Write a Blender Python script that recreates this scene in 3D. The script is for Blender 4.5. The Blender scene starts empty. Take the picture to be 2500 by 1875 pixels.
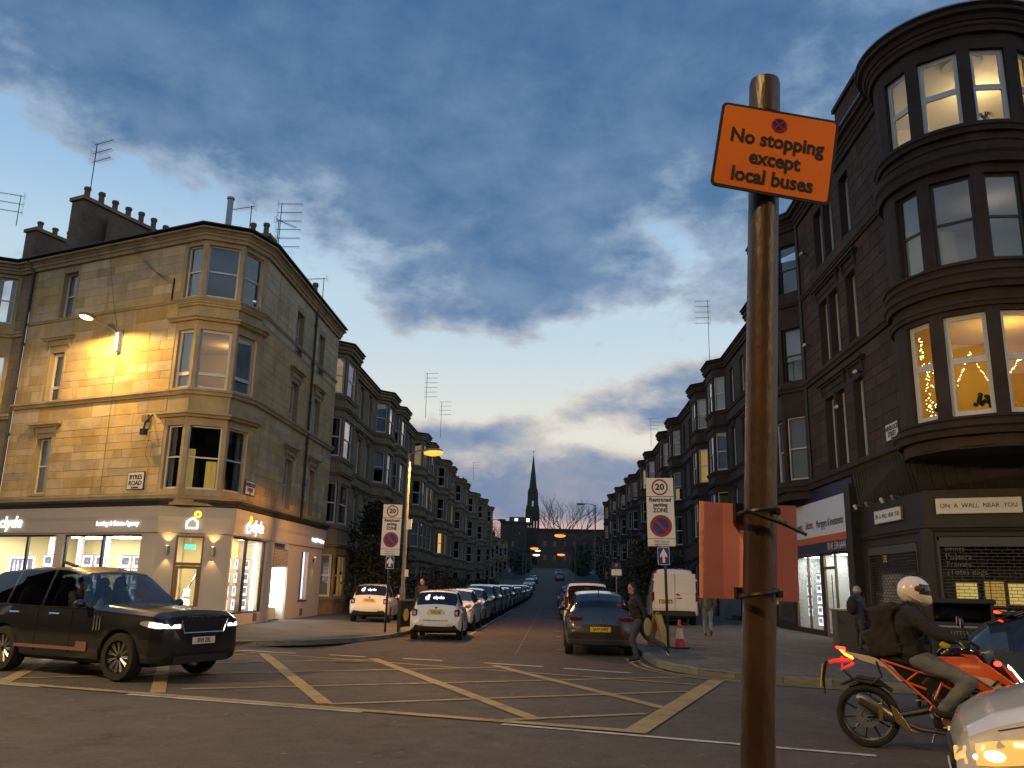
import bpy, bmesh, math, random
from math import sin, cos, radians, pi, sqrt, atan2, floor
from mathutils import Vector, Matrix
random.seed(7)
S = bpy.context.scene
COL = S.collection
# ------------------------------------------------------------------ camera
CAM_H = 1.7
def camera():
    P, R, Y = radians(13.44), radians(1.3), radians(-3.0185)
    f = Vector((sin(Y)*cos(P), cos(Y)*cos(P), sin(P))); r = Vector((cos(Y), -sin(Y), 0)); u = r.cross(f)
    r2 = cos(R)*r + sin(R)*u; u2 = -sin(R)*r + cos(R)*u
    cd = bpy.data.cameras.new('camera'); cd.sensor_width = 36; cd.lens = 2050/2500*36; cd.clip_start = .05; cd.clip_end = 3000
    c = bpy.data.objects.new('camera', cd); COL.objects.link(c)
    m = Matrix((r2, u2, -f)).transposed().to_4x4(); m.translation = (0, 0, CAM_H); c.matrix_world = m
    S.camera = c
camera()
# ------------------------------------------------------------------ world: dusk sky with broken cloud
def world():
    w = bpy.data.worlds.new('World'); S.world = w; w.use_nodes = True
    w.cycles.sampling_method = 'MANUAL'; w.cycles.sample_map_resolution = 256
    nt = w.node_tree; N = nt.nodes; L = nt.links; N.clear()
    def n(t, **k):
        o = N.new(t)
        for a, b in k.items(): setattr(o, a, b)
        return o
    def put(sock, v):
        if hasattr(v, 'is_linked'): L.new(v, sock)
        else: sock.default_value = v
    def M(op, a, b=0., c=0.):
        o = n('ShaderNodeMath', operation=op); put(o.inputs[0], a); put(o.inputs[1], b); put(o.inputs[2], c); return o.outputs[0]
    def ramp(fac, stops, interp='EASE'):
        o = n('ShaderNodeValToRGB'); o.color_ramp.interpolation = interp; e = o.color_ramp.elements
        while len(e) < len(stops): e.new(.5)
        for i, (p, c) in enumerate(stops): e[i].position = p; e[i].color = (*c, 1)
        L.new(fac, o.inputs[0]); return o.outputs[0]
    def mix(fac, a, b, mode='MIX'):
        o = n('ShaderNodeMix', data_type='RGBA', blend_type=mode); put(o.inputs[0], fac); put(o.inputs[6], a); put(o.inputs[7], b); return o.outputs[2]
    tc = n('ShaderNodeTexCoord'); sp = n('ShaderNodeSeparateXYZ'); L.new(tc.outputs['Generated'], sp.inputs[0])
    x, y, z = sp.outputs
    az = M('MULTIPLY', M('ARCTAN2', x, y), 57.2958); el = M('MULTIPLY', M('ARCSINE', z), 57.2958)
    ele = M('ABSOLUTE', el)
    cb = n('ShaderNodeCombineXYZ'); L.new(az, cb.inputs[0]); L.new(el, cb.inputs[1])
    def noise(sx, sy, detail, rough, dist, off):
        mp = n('ShaderNodeMapping'); mp.inputs['Scale'].default_value = (sx, sy, 1); mp.inputs['Location'].default_value = (off, off*.7, 0)
        L.new(cb.outputs[0], mp.inputs[0])
        o = n('ShaderNodeTexNoise', noise_dimensions='2D'); o.inputs['Scale'].default_value = 1; o.inputs['Detail'].default_value = detail
        o.inputs['Roughness'].default_value = rough; o.inputs['Distortion'].default_value = dist
        L.new(mp.outputs[0], o.inputs['Vector']); return o.outputs['Fac']
    wob = M('MULTIPLY', M('SUBTRACT', noise(.10, .16, 2, .55, 0, 3.3), .5), 11.)
    big = noise(.075, .13, 6, .58, .12, 11.7)
    fine = noise(.26, .50, 5, .6, .15, 5.1)
    dens = M('ADD', M('MULTIPLY', M('SUBTRACT', big, .5), 1.5), M('MULTIPLY', M('SUBTRACT', fine, .5), .9))
    # the cloud masses of this evening: azimuth, elevation, half widths, weight
    for a0, e0, sa, se, wt in BLOBS:
        da = M('DIVIDE', M('SUBTRACT', M('ADD', az, wob), a0), sa); de = M('DIVIDE', M('SUBTRACT', M('ADD', el, M('MULTIPLY', wob, .4)), e0), se)
        d2 = M('ADD', M('MULTIPLY', da, da), M('MULTIPLY', de, de))
        dens = M('ADD', dens, M('MULTIPLY', M('POWER', 2.718, M('MULTIPLY', d2, -1.)), wt))
    cov = n('ShaderNodeMapRange', interpolation_type='SMOOTHSTEP'); L.new(dens, cov.inputs[0])
    cov.inputs[1].default_value = -.12; cov.inputs[2].default_value = .20
    rim = n('ShaderNodeMapRange', interpolation_type='SMOOTHSTEP'); L.new(dens, rim.inputs[0])
    rim.inputs[1].default_value = .0; rim.inputs[2].default_value = .65
    e01 = M('DIVIDE', ele, 90.)
    clear = ramp(e01, [(0, (.52, .31, .29)), (.035, (.66, .43, .37)), (.06, (.72, .57, .47)), (.11, (.70, .70, .65)), (.20, (.48, .63, .74)), (.30, (.28, .47, .70)), (.44, (.15, .34, .62)), (1, (.05, .13, .33))])
    lit = ramp(e01, [(0, (.46, .28, .27)), (.05, (.60, .42, .36)), (.11, (.62, .58, .52)), (.24, (.33, .43, .55)), (.46, (.14, .245, .40)), (1, (.06, .12, .24))])
    dark = ramp(e01, [(0, (.19, .19, .25)), (.06, (.15, .225, .36)), (.14, (.115, .205, .37)), (.26, (.074, .160, .31)), (.46, (.052, .130, .28)), (1, (.03, .07, .16))])
    skyt = n('ShaderNodeTexSky', sky_type='NISHITA'); skyt.sun_disc = False; skyt.sun_elevation = radians(1.0); skyt.sun_rotation = radians(12)
    clear = mix(.04, clear, mix(1., skyt.outputs[0], (.12, .12, .12, 1), 'MULTIPLY'))
    soft = M('ADD', M('MULTIPLY', M('SUBTRACT', noise(.16, .30, 4, .6, .15, 21.3), .5), 1.5), .35)
    cloud = mix(rim.outputs[0], lit, mix(M('MULTIPLY', soft, .5), dark, lit))
    out = mix(cov.outputs[0], clear, cloud)
    bg = n('ShaderNodeBackground'); L.new(out, bg.inputs[0]); bg.inputs[1].default_value = 1.12
    wo = n('ShaderNodeOutputWorld'); L.new(bg.outputs[0], wo.inputs[0])
BLOBS = [(-30, 40, 27, 9.5, 1.15), (-6, 37, 22, 9, .6), (1, 27, 13, 9, .55), (19, 38, 18, 9, .62), (-5.5, 19, 6, 4.5, .34), (16, 18.5, 8, 4, .50), (11, 13, 8, 2.2, .95), (-6.5, 10.4, 6, 1.5, .8), (2.5, 6.2, 13, 3.0, 1.05), (-12, 6.5, 6, 2, .35),
         (-33, 23, 10, 3.4, -.7), (-18, 16, 8, 4.5, -.6), (-15, 28, 13, 6, .55), (-33, 33, 14, 5, .35), (8.6, 24, 3.4, 4, -.55), (3, 15.8, 8, 2.0, -.70), (-10, 14, 6, 2.6, -.45), (11, 9.6, 10, .8, -.55), (-2, 1.2, 40, 2.2, -1.0), (-4, 12.8, 8, 2.6, -.45), (5.5, 4.6, 4, .8, -.4)]
world()
# ------------------------------------------------------------------ the sun is down behind the cloud: a last soft glow from the west
def sun():
    l = bpy.data.lights.new('sun', 'SUN'); l.energy = .03; l.angle = radians(25); l.color = (1, .72, .55)
    o = bpy.data.objects.new('sun', l); COL.objects.link(o); o.rotation_euler = (radians(84), 0, radians(180-12))
sun()
vs = S.view_settings; vs.view_transform = 'Standard'; vs.look = 'None'; vs.exposure = 0.0; vs.gamma = 1.0; vs.use_curve_mapping = False
S.cycles.use_denoising = True
S.cycles.max_bounces = 7; S.cycles.diffuse_bounces = 3; S.cycles.glossy_bounces = 3; S.cycles.transparent_max_bounces = 12; S.cycles.transmission_bounces = 3
S.cycles.sample_clamp_indirect = 4; S.cycles.caustics_reflective = False; S.cycles.caustics_refractive = False
# ------------------------------------------------------------------ helpers
WM = {}; KIDS = {}
def T(x, y=None, z=None): return Matrix.Translation(Vector(x) if y is None else Vector((x, y, z)))
def RZ(a): return Matrix.Rotation(radians(a), 4, 'Z')
def RX(a): return Matrix.Rotation(radians(a), 4, 'X')
def RY(a): return Matrix.Rotation(radians(a), 4, 'Y')
def SC(x, y, z): return Matrix.Diagonal((x, y, z, 1))
ID = Matrix.Identity(4)
def frame(p0, p1, z=0.):
    """wall frame seen from outside: local x runs from p0 (viewer's left) to p1, z up, y into the wall"""
    x = Vector((p1[0]-p0[0], p1[1]-p0[1], 0)).normalized(); y = Vector((0, 0, 1)).cross(x)
    m = Matrix((x, y, (0, 0, 1))).transposed().to_4x4(); m.translation = (p0[0], p0[1], z); return m
def look(p, xdir, up):
    x = Vector(xdir).normalized(); z = Vector(up); z = (z - x*z.dot(x)).normalized(); y = z.cross(x)
    m = Matrix((x, y, z)).transposed().to_4x4(); m.translation = p; return m
class MB:
    def __init__(s): s.v = []; s.f = []
    def add(s, vs, fs):
        n = len(s.v); s.v += [tuple(v) for v in vs]; s.f += [tuple(i+n for i in f) for f in fs]; return s
    def box(s, x0, x1, y0, y1, z0, z1, M=None):
        vs = [(x, y, z) for z in (z0, z1) for y in (y0, y1) for x in (x0, x1)]
        if M is not None: vs = [M @ Vector(v) for v in vs]
        return s.add(vs, [(0, 2, 3, 1), (4, 5, 7, 6), (0, 1, 5, 4), (2, 6, 7, 3), (0, 4, 6, 2), (1, 3, 7, 5)])
    def quad(s, a, b, c, d): return s.add([a, b, c, d], [(0, 1, 2, 3)])
    def prism(s, poly, z0, z1, M=None):
        n = len(poly); vs = [(p[0], p[1], z0) for p in poly] + [(p[0], p[1], z1) for p in poly]
        if M is not None: vs = [M @ Vector(v) for v in vs]
        return s.add(vs, [tuple(range(n-1, -1, -1)), tuple(range(n, 2*n))] + [(i, (i+1) % n, n+(i+1) % n, n+i) for i in range(n)])
    def prismy(s, poly, y0, y1, M=None):
        """polygon in (x,z), seen from -y, extruded from y0 to y1"""
        m = Matrix(((1, 0, 0, 0), (0, 0, 1, 0), (0, 1, 0, 0), (0, 0, 0, 1)))
        return s.prism(poly, y0, y1, m if M is None else M @ m)
    def prismx(s, poly, x0, x1, M=None):
        """polygon in (y,z) extruded along x"""
        m = Matrix(((0, 0, 1, 0), (1, 0, 0, 0), (0, 1, 0, 0), (0, 0, 0, 1)))
        return s.prism(poly, x0, x1, m if M is None else M @ m)
    def tube(s, pts, r, n=8, cap=True, squash=1.):
        pts = [Vector(p) for p in pts]; rs = r if isinstance(r, (list, tuple)) else [r]*len(pts); k = len(pts); vs = []; up = None
        for i, p in enumerate(pts):
            t = (pts[min(i+1, k-1)] - pts[max(i-1, 0)]).normalized()
            if up is None: up = Vector((0, 0, 1)) if abs(t.z) < .9 else Vector((0, 1, 0))
            a = t.cross(up)
            if a.length < 1e-4: a = t.cross(Vector((1, 0, 0)))
            a.normalize(); b2 = a.cross(t); up = b2
            for j in range(n):
                an = 2*pi*j/n; vs.append(p + a*cos(an)*rs[i] + b2*sin(an)*rs[i]*squash)
        fs = [(i*n+j, i*n+(j+1) % n, (i+1)*n+(j+1) % n, (i+1)*n+j) for i in range(k-1) for j in range(n)]
        if cap: fs += [tuple(range(n-1, -1, -1)), tuple(range((k-1)*n, k*n))]
        return s.add(vs, fs)
    def lathe(s, prof, n=16, M=ID, cap=True):
        vs = [M @ Vector((r*cos(2*pi*j/n), r*sin(2*pi*j/n), z)) for r, z in prof for j in range(n)]; k = len(prof)
        fs = [(i*n+j, i*n+(j+1) % n, (i+1)*n+(j+1) % n, (i+1)*n+j) for i in range(k-1) for j in range(n)]
        if cap: fs += [tuple(range(n-1, -1, -1)), tuple(range((k-1)*n, k*n))]
        return s.add(vs, fs)
    def ell(s, c, r, nu=14, nv=9, M=ID):
        c = Vector(c); r = (r, r, r) if not isinstance(r, (list, tuple)) else r
        prof = []
        vs = []; fs = []
        for i in range(nv+1):
            th = pi*i/nv
            for j in range(nu): vs.append(M @ (c + Vector((r[0]*sin(th)*cos(2*pi*j/nu), r[1]*sin(th)*sin(2*pi*j/nu), -r[2]*cos(th)))))
        for i in range(nv):
            for j in range(nu): fs.append((i*nu+j, i*nu+(j+1) % nu, (i+1)*nu+(j+1) % nu, (i+1)*nu+j))
        return s.add(vs, fs)
    def ring(s, r0, r1, y0, y1, n=32, c=(0, 0)):
        """flat ring in the xz plane between y0 (front) and y1"""
        vs = []
        for y in (y0, y1):
            for r in (r0, r1):
                vs += [(c[0]+r*cos(2*pi*j/n), y, c[1]+r*sin(2*pi*j/n)) for j in range(n)]
        fs = []
        for j in range(n):
            k = (j+1) % n; fs += [(j, k, n+k, n+j), (2*n+j, 3*n+j, 3*n+k, 2*n+k), (j, 2*n+j, 2*n+k, k), (n+j, n+k, 3*n+k, 3*n+j)]
        return s.add(vs, fs)
    def xf(s, M): s.v = [tuple(M @ Vector(v)) for v in s.v]; return s
    def mesh(s, name, smooth=False):
        me = bpy.data.meshes.new(name); me.from_pydata(s.v, [], s.f); me.validate()
        bm = bmesh.new(); bm.from_mesh(me); bmesh.ops.remove_doubles(bm, verts=bm.verts, dist=1e-5) if smooth else None
        bmesh.ops.recalc_face_normals(bm, faces=bm.faces); bm.to_mesh(me); bm.free()
        if smooth:
            me.polygons.foreach_set('use_smooth', [True]*len(me.polygons))
            try: me.set_sharp_from_angle(angle=radians(smooth if smooth is not True else 40))
            except Exception: pass
        return me
    def build(s, name, m, parent=None, M=ID, smooth=False, bev=0):
        return put(name, s.mesh(name, smooth), m, parent, M, bev)
def put(name, me, m, parent=None, M=ID, bev=0):
    o = bpy.data.objects.new(name, me); COL.objects.link(o); WM[o] = M.copy()
    if m is not None:
        m = mat(m) if isinstance(m, str) else m
        if len(me.materials) == 0: me.materials.append(m)
        elif me.materials[0] != m: o.material_slots[0].link = 'OBJECT'; o.material_slots[0].material = m
    if parent is not None: KIDS.setdefault(parent, []).append(o); o.parent = parent; o.matrix_basis = WM[parent].inverted() @ M
    else: o.matrix_basis = M
    if bev:
        b = o.modifiers.new('edges', 'BEVEL'); b.width = bev; b.segments = 2; b.limit_method = 'ANGLE'; b.angle_limit = radians(35)
    return o
def tag(o, label, cat, group=None, kind=None):
    o['label'] = label; o['category'] = cat
    if group: o['group'] = group
    if kind: o['kind'] = kind
    return o
def thing(name, label, cat, M=ID, group=None):
    o = bpy.data.objects.new(name, None); COL.objects.link(o); o.empty_display_size = .2
    M = M if isinstance(M, Matrix) else T(M); o.matrix_basis = M; WM[o] = M.copy(); return tag(o, label, cat, group)
def struct(o, kind='structure'): o['kind'] = kind; return o
def dup(root, M, label=None, recol=None):
    r = root.copy(); COL.objects.link(r); r.matrix_basis = M; WM[r] = M.copy()
    if label: r['label'] = label
    def rec(a, b):
        for ch in KIDS.get(a, ()):
            c = ch.copy(); COL.objects.link(c); c.parent = b; KIDS.setdefault(b, []).append(c); c.matrix_basis = ch.matrix_basis.copy(); WM[c] = WM[b] @ c.matrix_basis
            if recol and ch.name.split('.')[0] in recol:
                c.material_slots[0].link = 'OBJECT'; c.material_slots[0].material = mat(recol[ch.name.split('.')[0]])
            rec(ch, c)
    rec(root, r); return r
_txt = {}; TS = bpy.data.scenes.new('letters')
def text(body, size, m, parent, M, name='lettering', ext=.004, align='CENTER', sx=1., shear=0., bold=0.):
    """flat lettering in the local xz plane facing -y"""
    key = (body, size, ext, align, sx, shear, bold)
    if key not in _txt:
        cu = bpy.data.curves.new('lettering', 'FONT'); cu.body = body; cu.size = size; cu.extrude = ext; cu.align_x = align; cu.align_y = 'CENTER'; cu.shear = shear; cu.offset = bold; cu.resolution_u = 3
        ob = bpy.data.objects.new('lettering', cu); TS.collection.objects.link(ob); 
        with bpy.context.temp_override(scene=TS, view_layer=TS.view_layers[0]):
            dg = bpy.context.evaluated_depsgraph_get(); dg.update(); me = bpy.data.meshes.new_from_object(ob.evaluated_get(dg))
        bpy.data.objects.remove(ob)
        me.transform(Matrix(((sx, 0, 0, 0), (0, 0, -1, 0), (0, 1, 0, 0), (0, 0, 0, 1)))); me.materials.clear(); _txt[key] = me
    return put(name, _txt[key].copy() if False else _txt[key], m, parent, M)
# ------------------------------------------------------------------ materials
MATS = {}; SPEC = {}
def mdef(name, col, rough=.6, metal=0., col2=None, nscale=4., bump=0., bscale=40., emit=0., ecol=None, rand=0., kind='std', spec=.5, coat=0., stretch=(1, 1, 1), dirt=0., world=0): SPEC[name] = dict(locals())
def mat(name):
    if name in MATS: return MATS[name]
    d = SPEC[name]; m = bpy.data.materials.new(name); m.use_nodes = True; nt = m.node_tree; N = nt.nodes; L = nt.links; MATS[name] = m
    p = N['Principled BSDF']; out = N['Material Output']
    col = (*d['col'], 1); p.inputs['Base Color'].default_value = col; p.inputs['Roughness'].default_value = d['rough']; p.inputs['Metallic'].default_value = d['metal']
    p.inputs['Specular IOR Level'].default_value = d['spec']; p.inputs['Coat Weight'].default_value = d['coat']; p.inputs['Coat Roughness'].default_value = .05
    if d['emit']:
        p.inputs['Emission Color'].default_value = (*(d['ecol'] or d['col']), 1); p.inputs['Emission Strength'].default_value = d['emit']
    k = d['kind']
    if k == 'glass':
        t = N.new('ShaderNodeBsdfTransparent'); t.inputs[0].default_value = col
        g = N.new('ShaderNodeBsdfGlossy'); g.inputs['Roughness'].default_value = d['rough']; g.inputs[0].default_value = (.95, .95, .95, 1)
        lw = N.new('ShaderNodeLayerWeight'); lw.inputs[0].default_value = .5; pw = N.new('ShaderNodeMath'); pw.operation = 'POWER'; L.new(lw.outputs['Facing'], pw.inputs[0]); pw.inputs[1].default_value = 3.5
        mr = N.new('ShaderNodeMath'); mr.operation = 'MULTIPLY_ADD'; L.new(pw.outputs[0], mr.inputs[0]); mr.inputs[1].default_value = .6; mr.inputs[2].default_value = d['spec']
        mx = N.new('ShaderNodeMixShader'); L.new(mr.outputs[0], mx.inputs[0]); L.new(t.outputs[0], mx.inputs[1]); L.new(g.outputs[0], mx.inputs[2]); L.new(mx.outputs[0], out.inputs[0])
        return m
    tc = N.new('ShaderNodeTexCoord'); vec = tc.outputs['Object']
    if d['world']: vec = N.new('ShaderNodeNewGeometry').outputs['Position']
    if d['stretch'] != (1, 1, 1):
        mp = N.new('ShaderNodeMapping'); mp.inputs['Scale'].default_value = d['stretch']; L.new(vec, mp.inputs[0]); vec = mp.outputs[0]
    def noise(sc, det=5, ro=.6):
        o = N.new('ShaderNodeTexNoise'); o.inputs['Scale'].default_value = sc; o.inputs['Detail'].default_value = det; o.inputs['Roughness'].default_value = ro; L.new(vec, o.inputs['Vector']); return o.outputs['Fac']
    def mixc(f, a, b, mode='MIX'):
        o = N.new('ShaderNodeMix'); o.data_type = 'RGBA'; o.blend_type = mode
        for s, v in ((o.inputs[0], f), (o.inputs[6], a), (o.inputs[7], b)):
            if hasattr(v, 'is_linked'): L.new(v, s)
            else: s.default_value = v
        return o.outputs[2]
    def rng(f, a, b, c=0., e=1.):
        o = N.new('ShaderNodeMapRange'); L.new(f, o.inputs[0]); o.inputs[1].default_value = a; o.inputs[2].default_value = b; o.inputs[3].default_value = c; o.inputs[4].default_value = e; return o.outputs[0]
    cs = None; hgt = None
    if d['col2'] is not None: cs = mixc(rng(noise(d['nscale'], 6), .34, .66), col, (*d['col2'], 1))
    if d['rand']:
        oi = N.new('ShaderNodeObjectInfo'); hs = N.new('ShaderNodeHueSaturation'); put_ = rng(oi.outputs['Random'], 0, 1, 1-d['rand'], 1+d['rand']); L.new(put_, hs.inputs['Value'])
        mu = N.new('ShaderNodeMath'); mu.operation = 'FRACT'; mm = N.new('ShaderNodeMath'); mm.operation = 'MULTIPLY'; mm.inputs[1].default_value = 7.3; L.new(oi.outputs['Random'], mm.inputs[0]); L.new(mm.outputs[0], mu.inputs[0])
        L.new(rng(mu.outputs[0], 0, 1, .85, 1.3), hs.inputs['Saturation'])
        if cs is None: hs.inputs['Color'].default_value = col
        else: L.new(cs, hs.inputs['Color'])
        cs = hs.outputs[0]
    if k == 'ashlar':     # coursed stone where the blocks are too far off to pick apart
        sp = N.new('ShaderNodeSeparateXYZ'); L.new(tc.outputs['Object'], sp.inputs[0]); cb = N.new('ShaderNodeCombineXYZ'); L.new(sp.outputs[0], cb.inputs[0]); L.new(sp.outputs[2], cb.inputs[1])
        br = N.new('ShaderNodeTexBrick'); L.new(cb.outputs[0], br.inputs[0]); br.inputs['Scale'].default_value = 1; br.inputs['Brick Width'].default_value = .8; br.inputs['Row Height'].default_value = .34; br.inputs['Mortar Size'].default_value = .008
        br.inputs['Color1'].default_value = (.8, .8, .8, 1); br.inputs['Color2'].default_value = (1.1, 1.05, 1, 1); br.inputs['Mortar'].default_value = (.6, .6, .6, 1)
        cs = mixc(1., cs if cs is not None else col, br.outputs[0], 'MULTIPLY'); hgt = br.outputs['Fac']
    if k == 'brick':
        sp = N.new('ShaderNodeSeparateXYZ'); L.new(tc.outputs['Object'], sp.inputs[0]); ad = N.new('ShaderNodeMath'); ad.operation = 'ADD'; L.new(sp.outputs[0], ad.inputs[0]); L.new(sp.outputs[1], ad.inputs[1])
        cb = N.new('ShaderNodeCombineXYZ'); L.new(ad.outputs[0], cb.inputs[0]); L.new(sp.outputs[2], cb.inputs[1])
        br = N.new('ShaderNodeTexBrick'); L.new(cb.outputs[0], br.inputs[0]); br.inputs['Scale'].default_value = 1; br.inputs['Brick Width'].default_value = .225; br.inputs['Row Height'].default_value = .075; br.inputs['Mortar Size'].default_value = .008
        br.inputs['Color1'].default_value = (.75, .75, .75, 1); br.inputs['Color2'].default_value = (1.1, 1.05, 1, 1); br.inputs['Mortar'].default_value = (1.3, 1.3, 1.25, 1)
        cs = mixc(1., cs if cs is not None else col, br.outputs[0], 'MULTIPLY'); hgt = br.outputs['Fac']
    if k == 'slate':
        sp = N.new('ShaderNodeSeparateXYZ'); L.new(tc.outputs['Object'], sp.inputs[0]); cb = N.new('ShaderNodeCombineXYZ'); L.new(sp.outputs[0], cb.inputs[0]); L.new(sp.outputs[1], cb.inputs[1])
        br = N.new('ShaderNodeTexBrick'); L.new(cb.outputs[0], br.inputs[0]); br.inputs['Scale'].default_value = 1; br.inputs['Brick Width'].default_value = .3; br.inputs['Row Height'].default_value = .22; br.inputs['Mortar Size'].default_value = .01
        br.inputs['Color1'].default_value = (.7, .7, .7, 1); br.inputs['Color2'].default_value = (1.2, 1.2, 1.2, 1); br.inputs['Mortar'].default_value = (.4, .4, .4, 1)
        cs = mixc(1., cs if cs is not None else col, br.outputs[0], 'MULTIPLY'); hgt = br.outputs['Fac']
    if k == 'paint':      # worn road paint
        f = rng(noise(1.6, 9, .8), .47, .66); f2 = rng(noise(34, 4, .7), .42, .70)
        ad = N.new('ShaderNodeMath'); ad.operation = 'MAXIMUM'; L.new(f, ad.inputs[0]); mu = N.new('ShaderNodeMath'); mu.operation = 'MULTIPLY'; L.new(f2, mu.inputs[0]); mu.inputs[1].default_value = .55; L.new(mu.outputs[0], ad.inputs[1])
        cs = mixc(ad.outputs[0], col, (.075, .066, .058, 1))
    if k == 'asphalt':
        sp = noise(160, 2, .5); big = noise(.35, 6, .65); f = rng(big, .3, .7)
        c0 = mixc(f, col, (*d['col2'], 1)); c0 = mixc(rng(noise(22, 6, .75), .40, .62, 0, .55), c0, (.04, .035, .03, 1)); c0 = mixc(rng(noise(7.3, 2, .5), .70, .735, 0, .5), c0, (.30, .27, .23, 1)); c1 = mixc(rng(sp, .55, .75), c0, (.16, .145, .13, 1)); blot = rng(noise(.9, 7, .72), .55, .72, 0, .75)
        cs = mixc(blot, c1, (.028, .026, .025, 1)); L.new(rng(noise(3., 5), .3, .7, d['rough']-.14, d['rough']+.12), p.inputs['Roughness']); hgt = sp
        mu = N.new('ShaderNodeMath'); mu.operation = 'MULTIPLY'
    if k == 'card':       # a printed photograph in a lit card: blotches of sky, stone and grass
        cr = N.new('ShaderNodeValToRGB'); e = cr.color_ramp.elements; e[0].position = .36; e[0].color = (.16, .24, .42, 1); e[1].position = .64; e[1].color = (.75, .80, .9, 1)
        e.new(.48).color = (.36, .40, .55, 1); e.new(.55).color = (.42, .26, .18, 1)
        oi = N.new('ShaderNodeObjectInfo'); vm = N.new('ShaderNodeVectorMath'); vm.operation = 'ADD'; L.new(tc.outputs['Object'], vm.inputs[0]); L.new(oi.outputs['Location'], vm.inputs[1]); vec = vm.outputs[0]
        L.new(noise(9, 4), cr.inputs[0]); L.new(cr.outputs[0], p.inputs['Emission Color']); cs = cr.outputs[0]
    if k == 'slabs':
        sp = N.new('ShaderNodeSeparateXYZ'); L.new(tc.outputs['Object'], sp.inputs[0]); cb = N.new('ShaderNodeCombineXYZ'); L.new(sp.outputs[0], cb.inputs[0]); L.new(sp.outputs[1], cb.inputs[1])
        br = N.new('ShaderNodeTexBrick'); L.new(cb.outputs[0], br.inputs[0]); br.inputs['Scale'].default_value = 1; br.inputs['Brick Width'].default_value = .9; br.inputs['Row Height'].default_value = .62; br.inputs['Mortar Size'].default_value = .012
        br.inputs['Color1'].default_value = (.82, .82, .82, 1); br.inputs['Color2'].default_value = (1.12, 1.1, 1.06, 1); br.inputs['Mortar'].default_value = (.45, .45, .45, 1)
        cs = mixc(1., cs if cs is not None else col, br.outputs[0], 'MULTIPLY'); cs = mixc(rng(noise(3.1, 7, .7), .55, .7, 0, .6), cs, (.045, .04, .036, 1))
    if k == 'slats':      # corrugated metal
        w = N.new('ShaderNodeTexWave'); w.inputs['Scale'].default_value = d['nscale']; w.bands_direction = 'Z'; w.inputs['Distortion'].default_value = 0; L.new(tc.outputs['Object'], w.inputs[0]); hgt = w.outputs['Fac']
    if d['dirt']:
        base = cs if cs is not None else None
        f = rng(noise(1.1, 7, .7), .5, .8, 0, d['dirt']); dk = (*(c*.35 for c in d['col']), 1)
        cs = mixc(f, base if base is not None else col, dk)
        if d['world']:      # rain and soot runs down the face
            mp = N.new('ShaderNodeMapping'); mp.inputs['Scale'].default_value = (2.6, 2.6, .16); L.new(vec, mp.inputs[0]); v0 = vec; vec = mp.outputs[0]; f2 = rng(noise(1., 5, .65), .52, .72, 0, .55); vec = v0
            cs = mixc(f2, cs, (*(c*.42 for c in d['col']), 1))
    if cs is not None: L.new(cs, p.inputs['Base Color'])
    if d['bump'] or hgt is not None:
        b = N.new('ShaderNodeBump'); b.inputs['Strength'].default_value = d['bump'] or .3; b.inputs['Distance'].default_value = .01
        h = noise(d['bscale'], 4)
        if hgt is not None:
            if k in ('ashlar', 'brick', 'slate'):
                inv = N.new('ShaderNodeMath'); inv.operation = 'MULTIPLY_ADD'; L.new(hgt, inv.inputs[0]); inv.inputs[1].default_value = -1.; L.new(h, inv.inputs[2]); h = inv.outputs[0]
            else: h = hgt
        L.new(h, b.inputs['Height']); L.new(b.outputs[0], p.inputs['Normal'])
    return m
mdef('asphalt', (.082, .068, .055), .82, col2=(.125, .105, .086), kind='asphalt', bump=.35, spec=.25)
mdef('asphalt_side', (.085, .066, .055), .86, col2=(.12, .092, .076), kind='asphalt', bump=.35, spec=.15)
mdef('pavement', (.085, .078, .07), .9, spec=.15, col2=(.13, .12, .105), nscale=.8, bump=.3, bscale=60)
mdef('paving', (.12, .105, .088), .88, spec=.2, col2=(.16, .14, .12), nscale=.7, bump=.3, bscale=50, kind='slabs'); mdef('asphalt_patch', (.068, .057, .048), .8, col2=(.10, .086, .072), kind='asphalt', bump=.35, spec=.25); mdef('kerb', (.20, .185, .16), .85, col2=(.12, .11, .095), nscale=2.5, bump=.35, bscale=30, rand=.25)
mdef('yellow_paint', (.38, .265, .09), .7, kind='paint'); mdef('white_paint', (.55, .53, .48), .7, kind='paint')
mdef('soil', (.05, .045, .035), .95, col2=(.03, .035, .02), nscale=2)
mdef('mortar', (.33, .25, .15), .95, bump=.3, bscale=30); mdef('sandstone', (.50, .375, .21), .9, col2=(.40, .30, .165), nscale=1.1, bump=.5, bscale=22, rand=.2, dirt=.5, world=1)
mdef('sand_trim', (.43, .325, .185), .9, col2=(.32, .245, .14), nscale=1.3, bump=.35, bscale=25, dirt=.6, world=1)
mdef('sand_far', (.31, .225, .135), .9, col2=(.20, .145, .09), nscale=.7, bump=.4, bscale=20, kind='ashlar', dirt=.4)
mdef('sand_far_b', (.25, .18, .115), .9, col2=(.165, .12, .08), nscale=.6, bump=.4, bscale=20, kind='ashlar', dirt=.4)
mdef('sand_far_trim', (.27, .20, .125), .9, col2=(.17, .125, .08), nscale=1, bump=.3, bscale=20, dirt=.4)
mdef('red_mortar', (.045, .034, .028), .95); mdef('redstone', (.078, .043, .028), .9, col2=(.042, .025, .018), nscale=.9, bump=.5, bscale=20, rand=.3, dirt=.6, world=1)
mdef('red_trim', (.055, .033, .023), .9, col2=(.030, .019, .014), nscale=1.2, bump=.4, bscale=22, dirt=.5, world=1)
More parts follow.
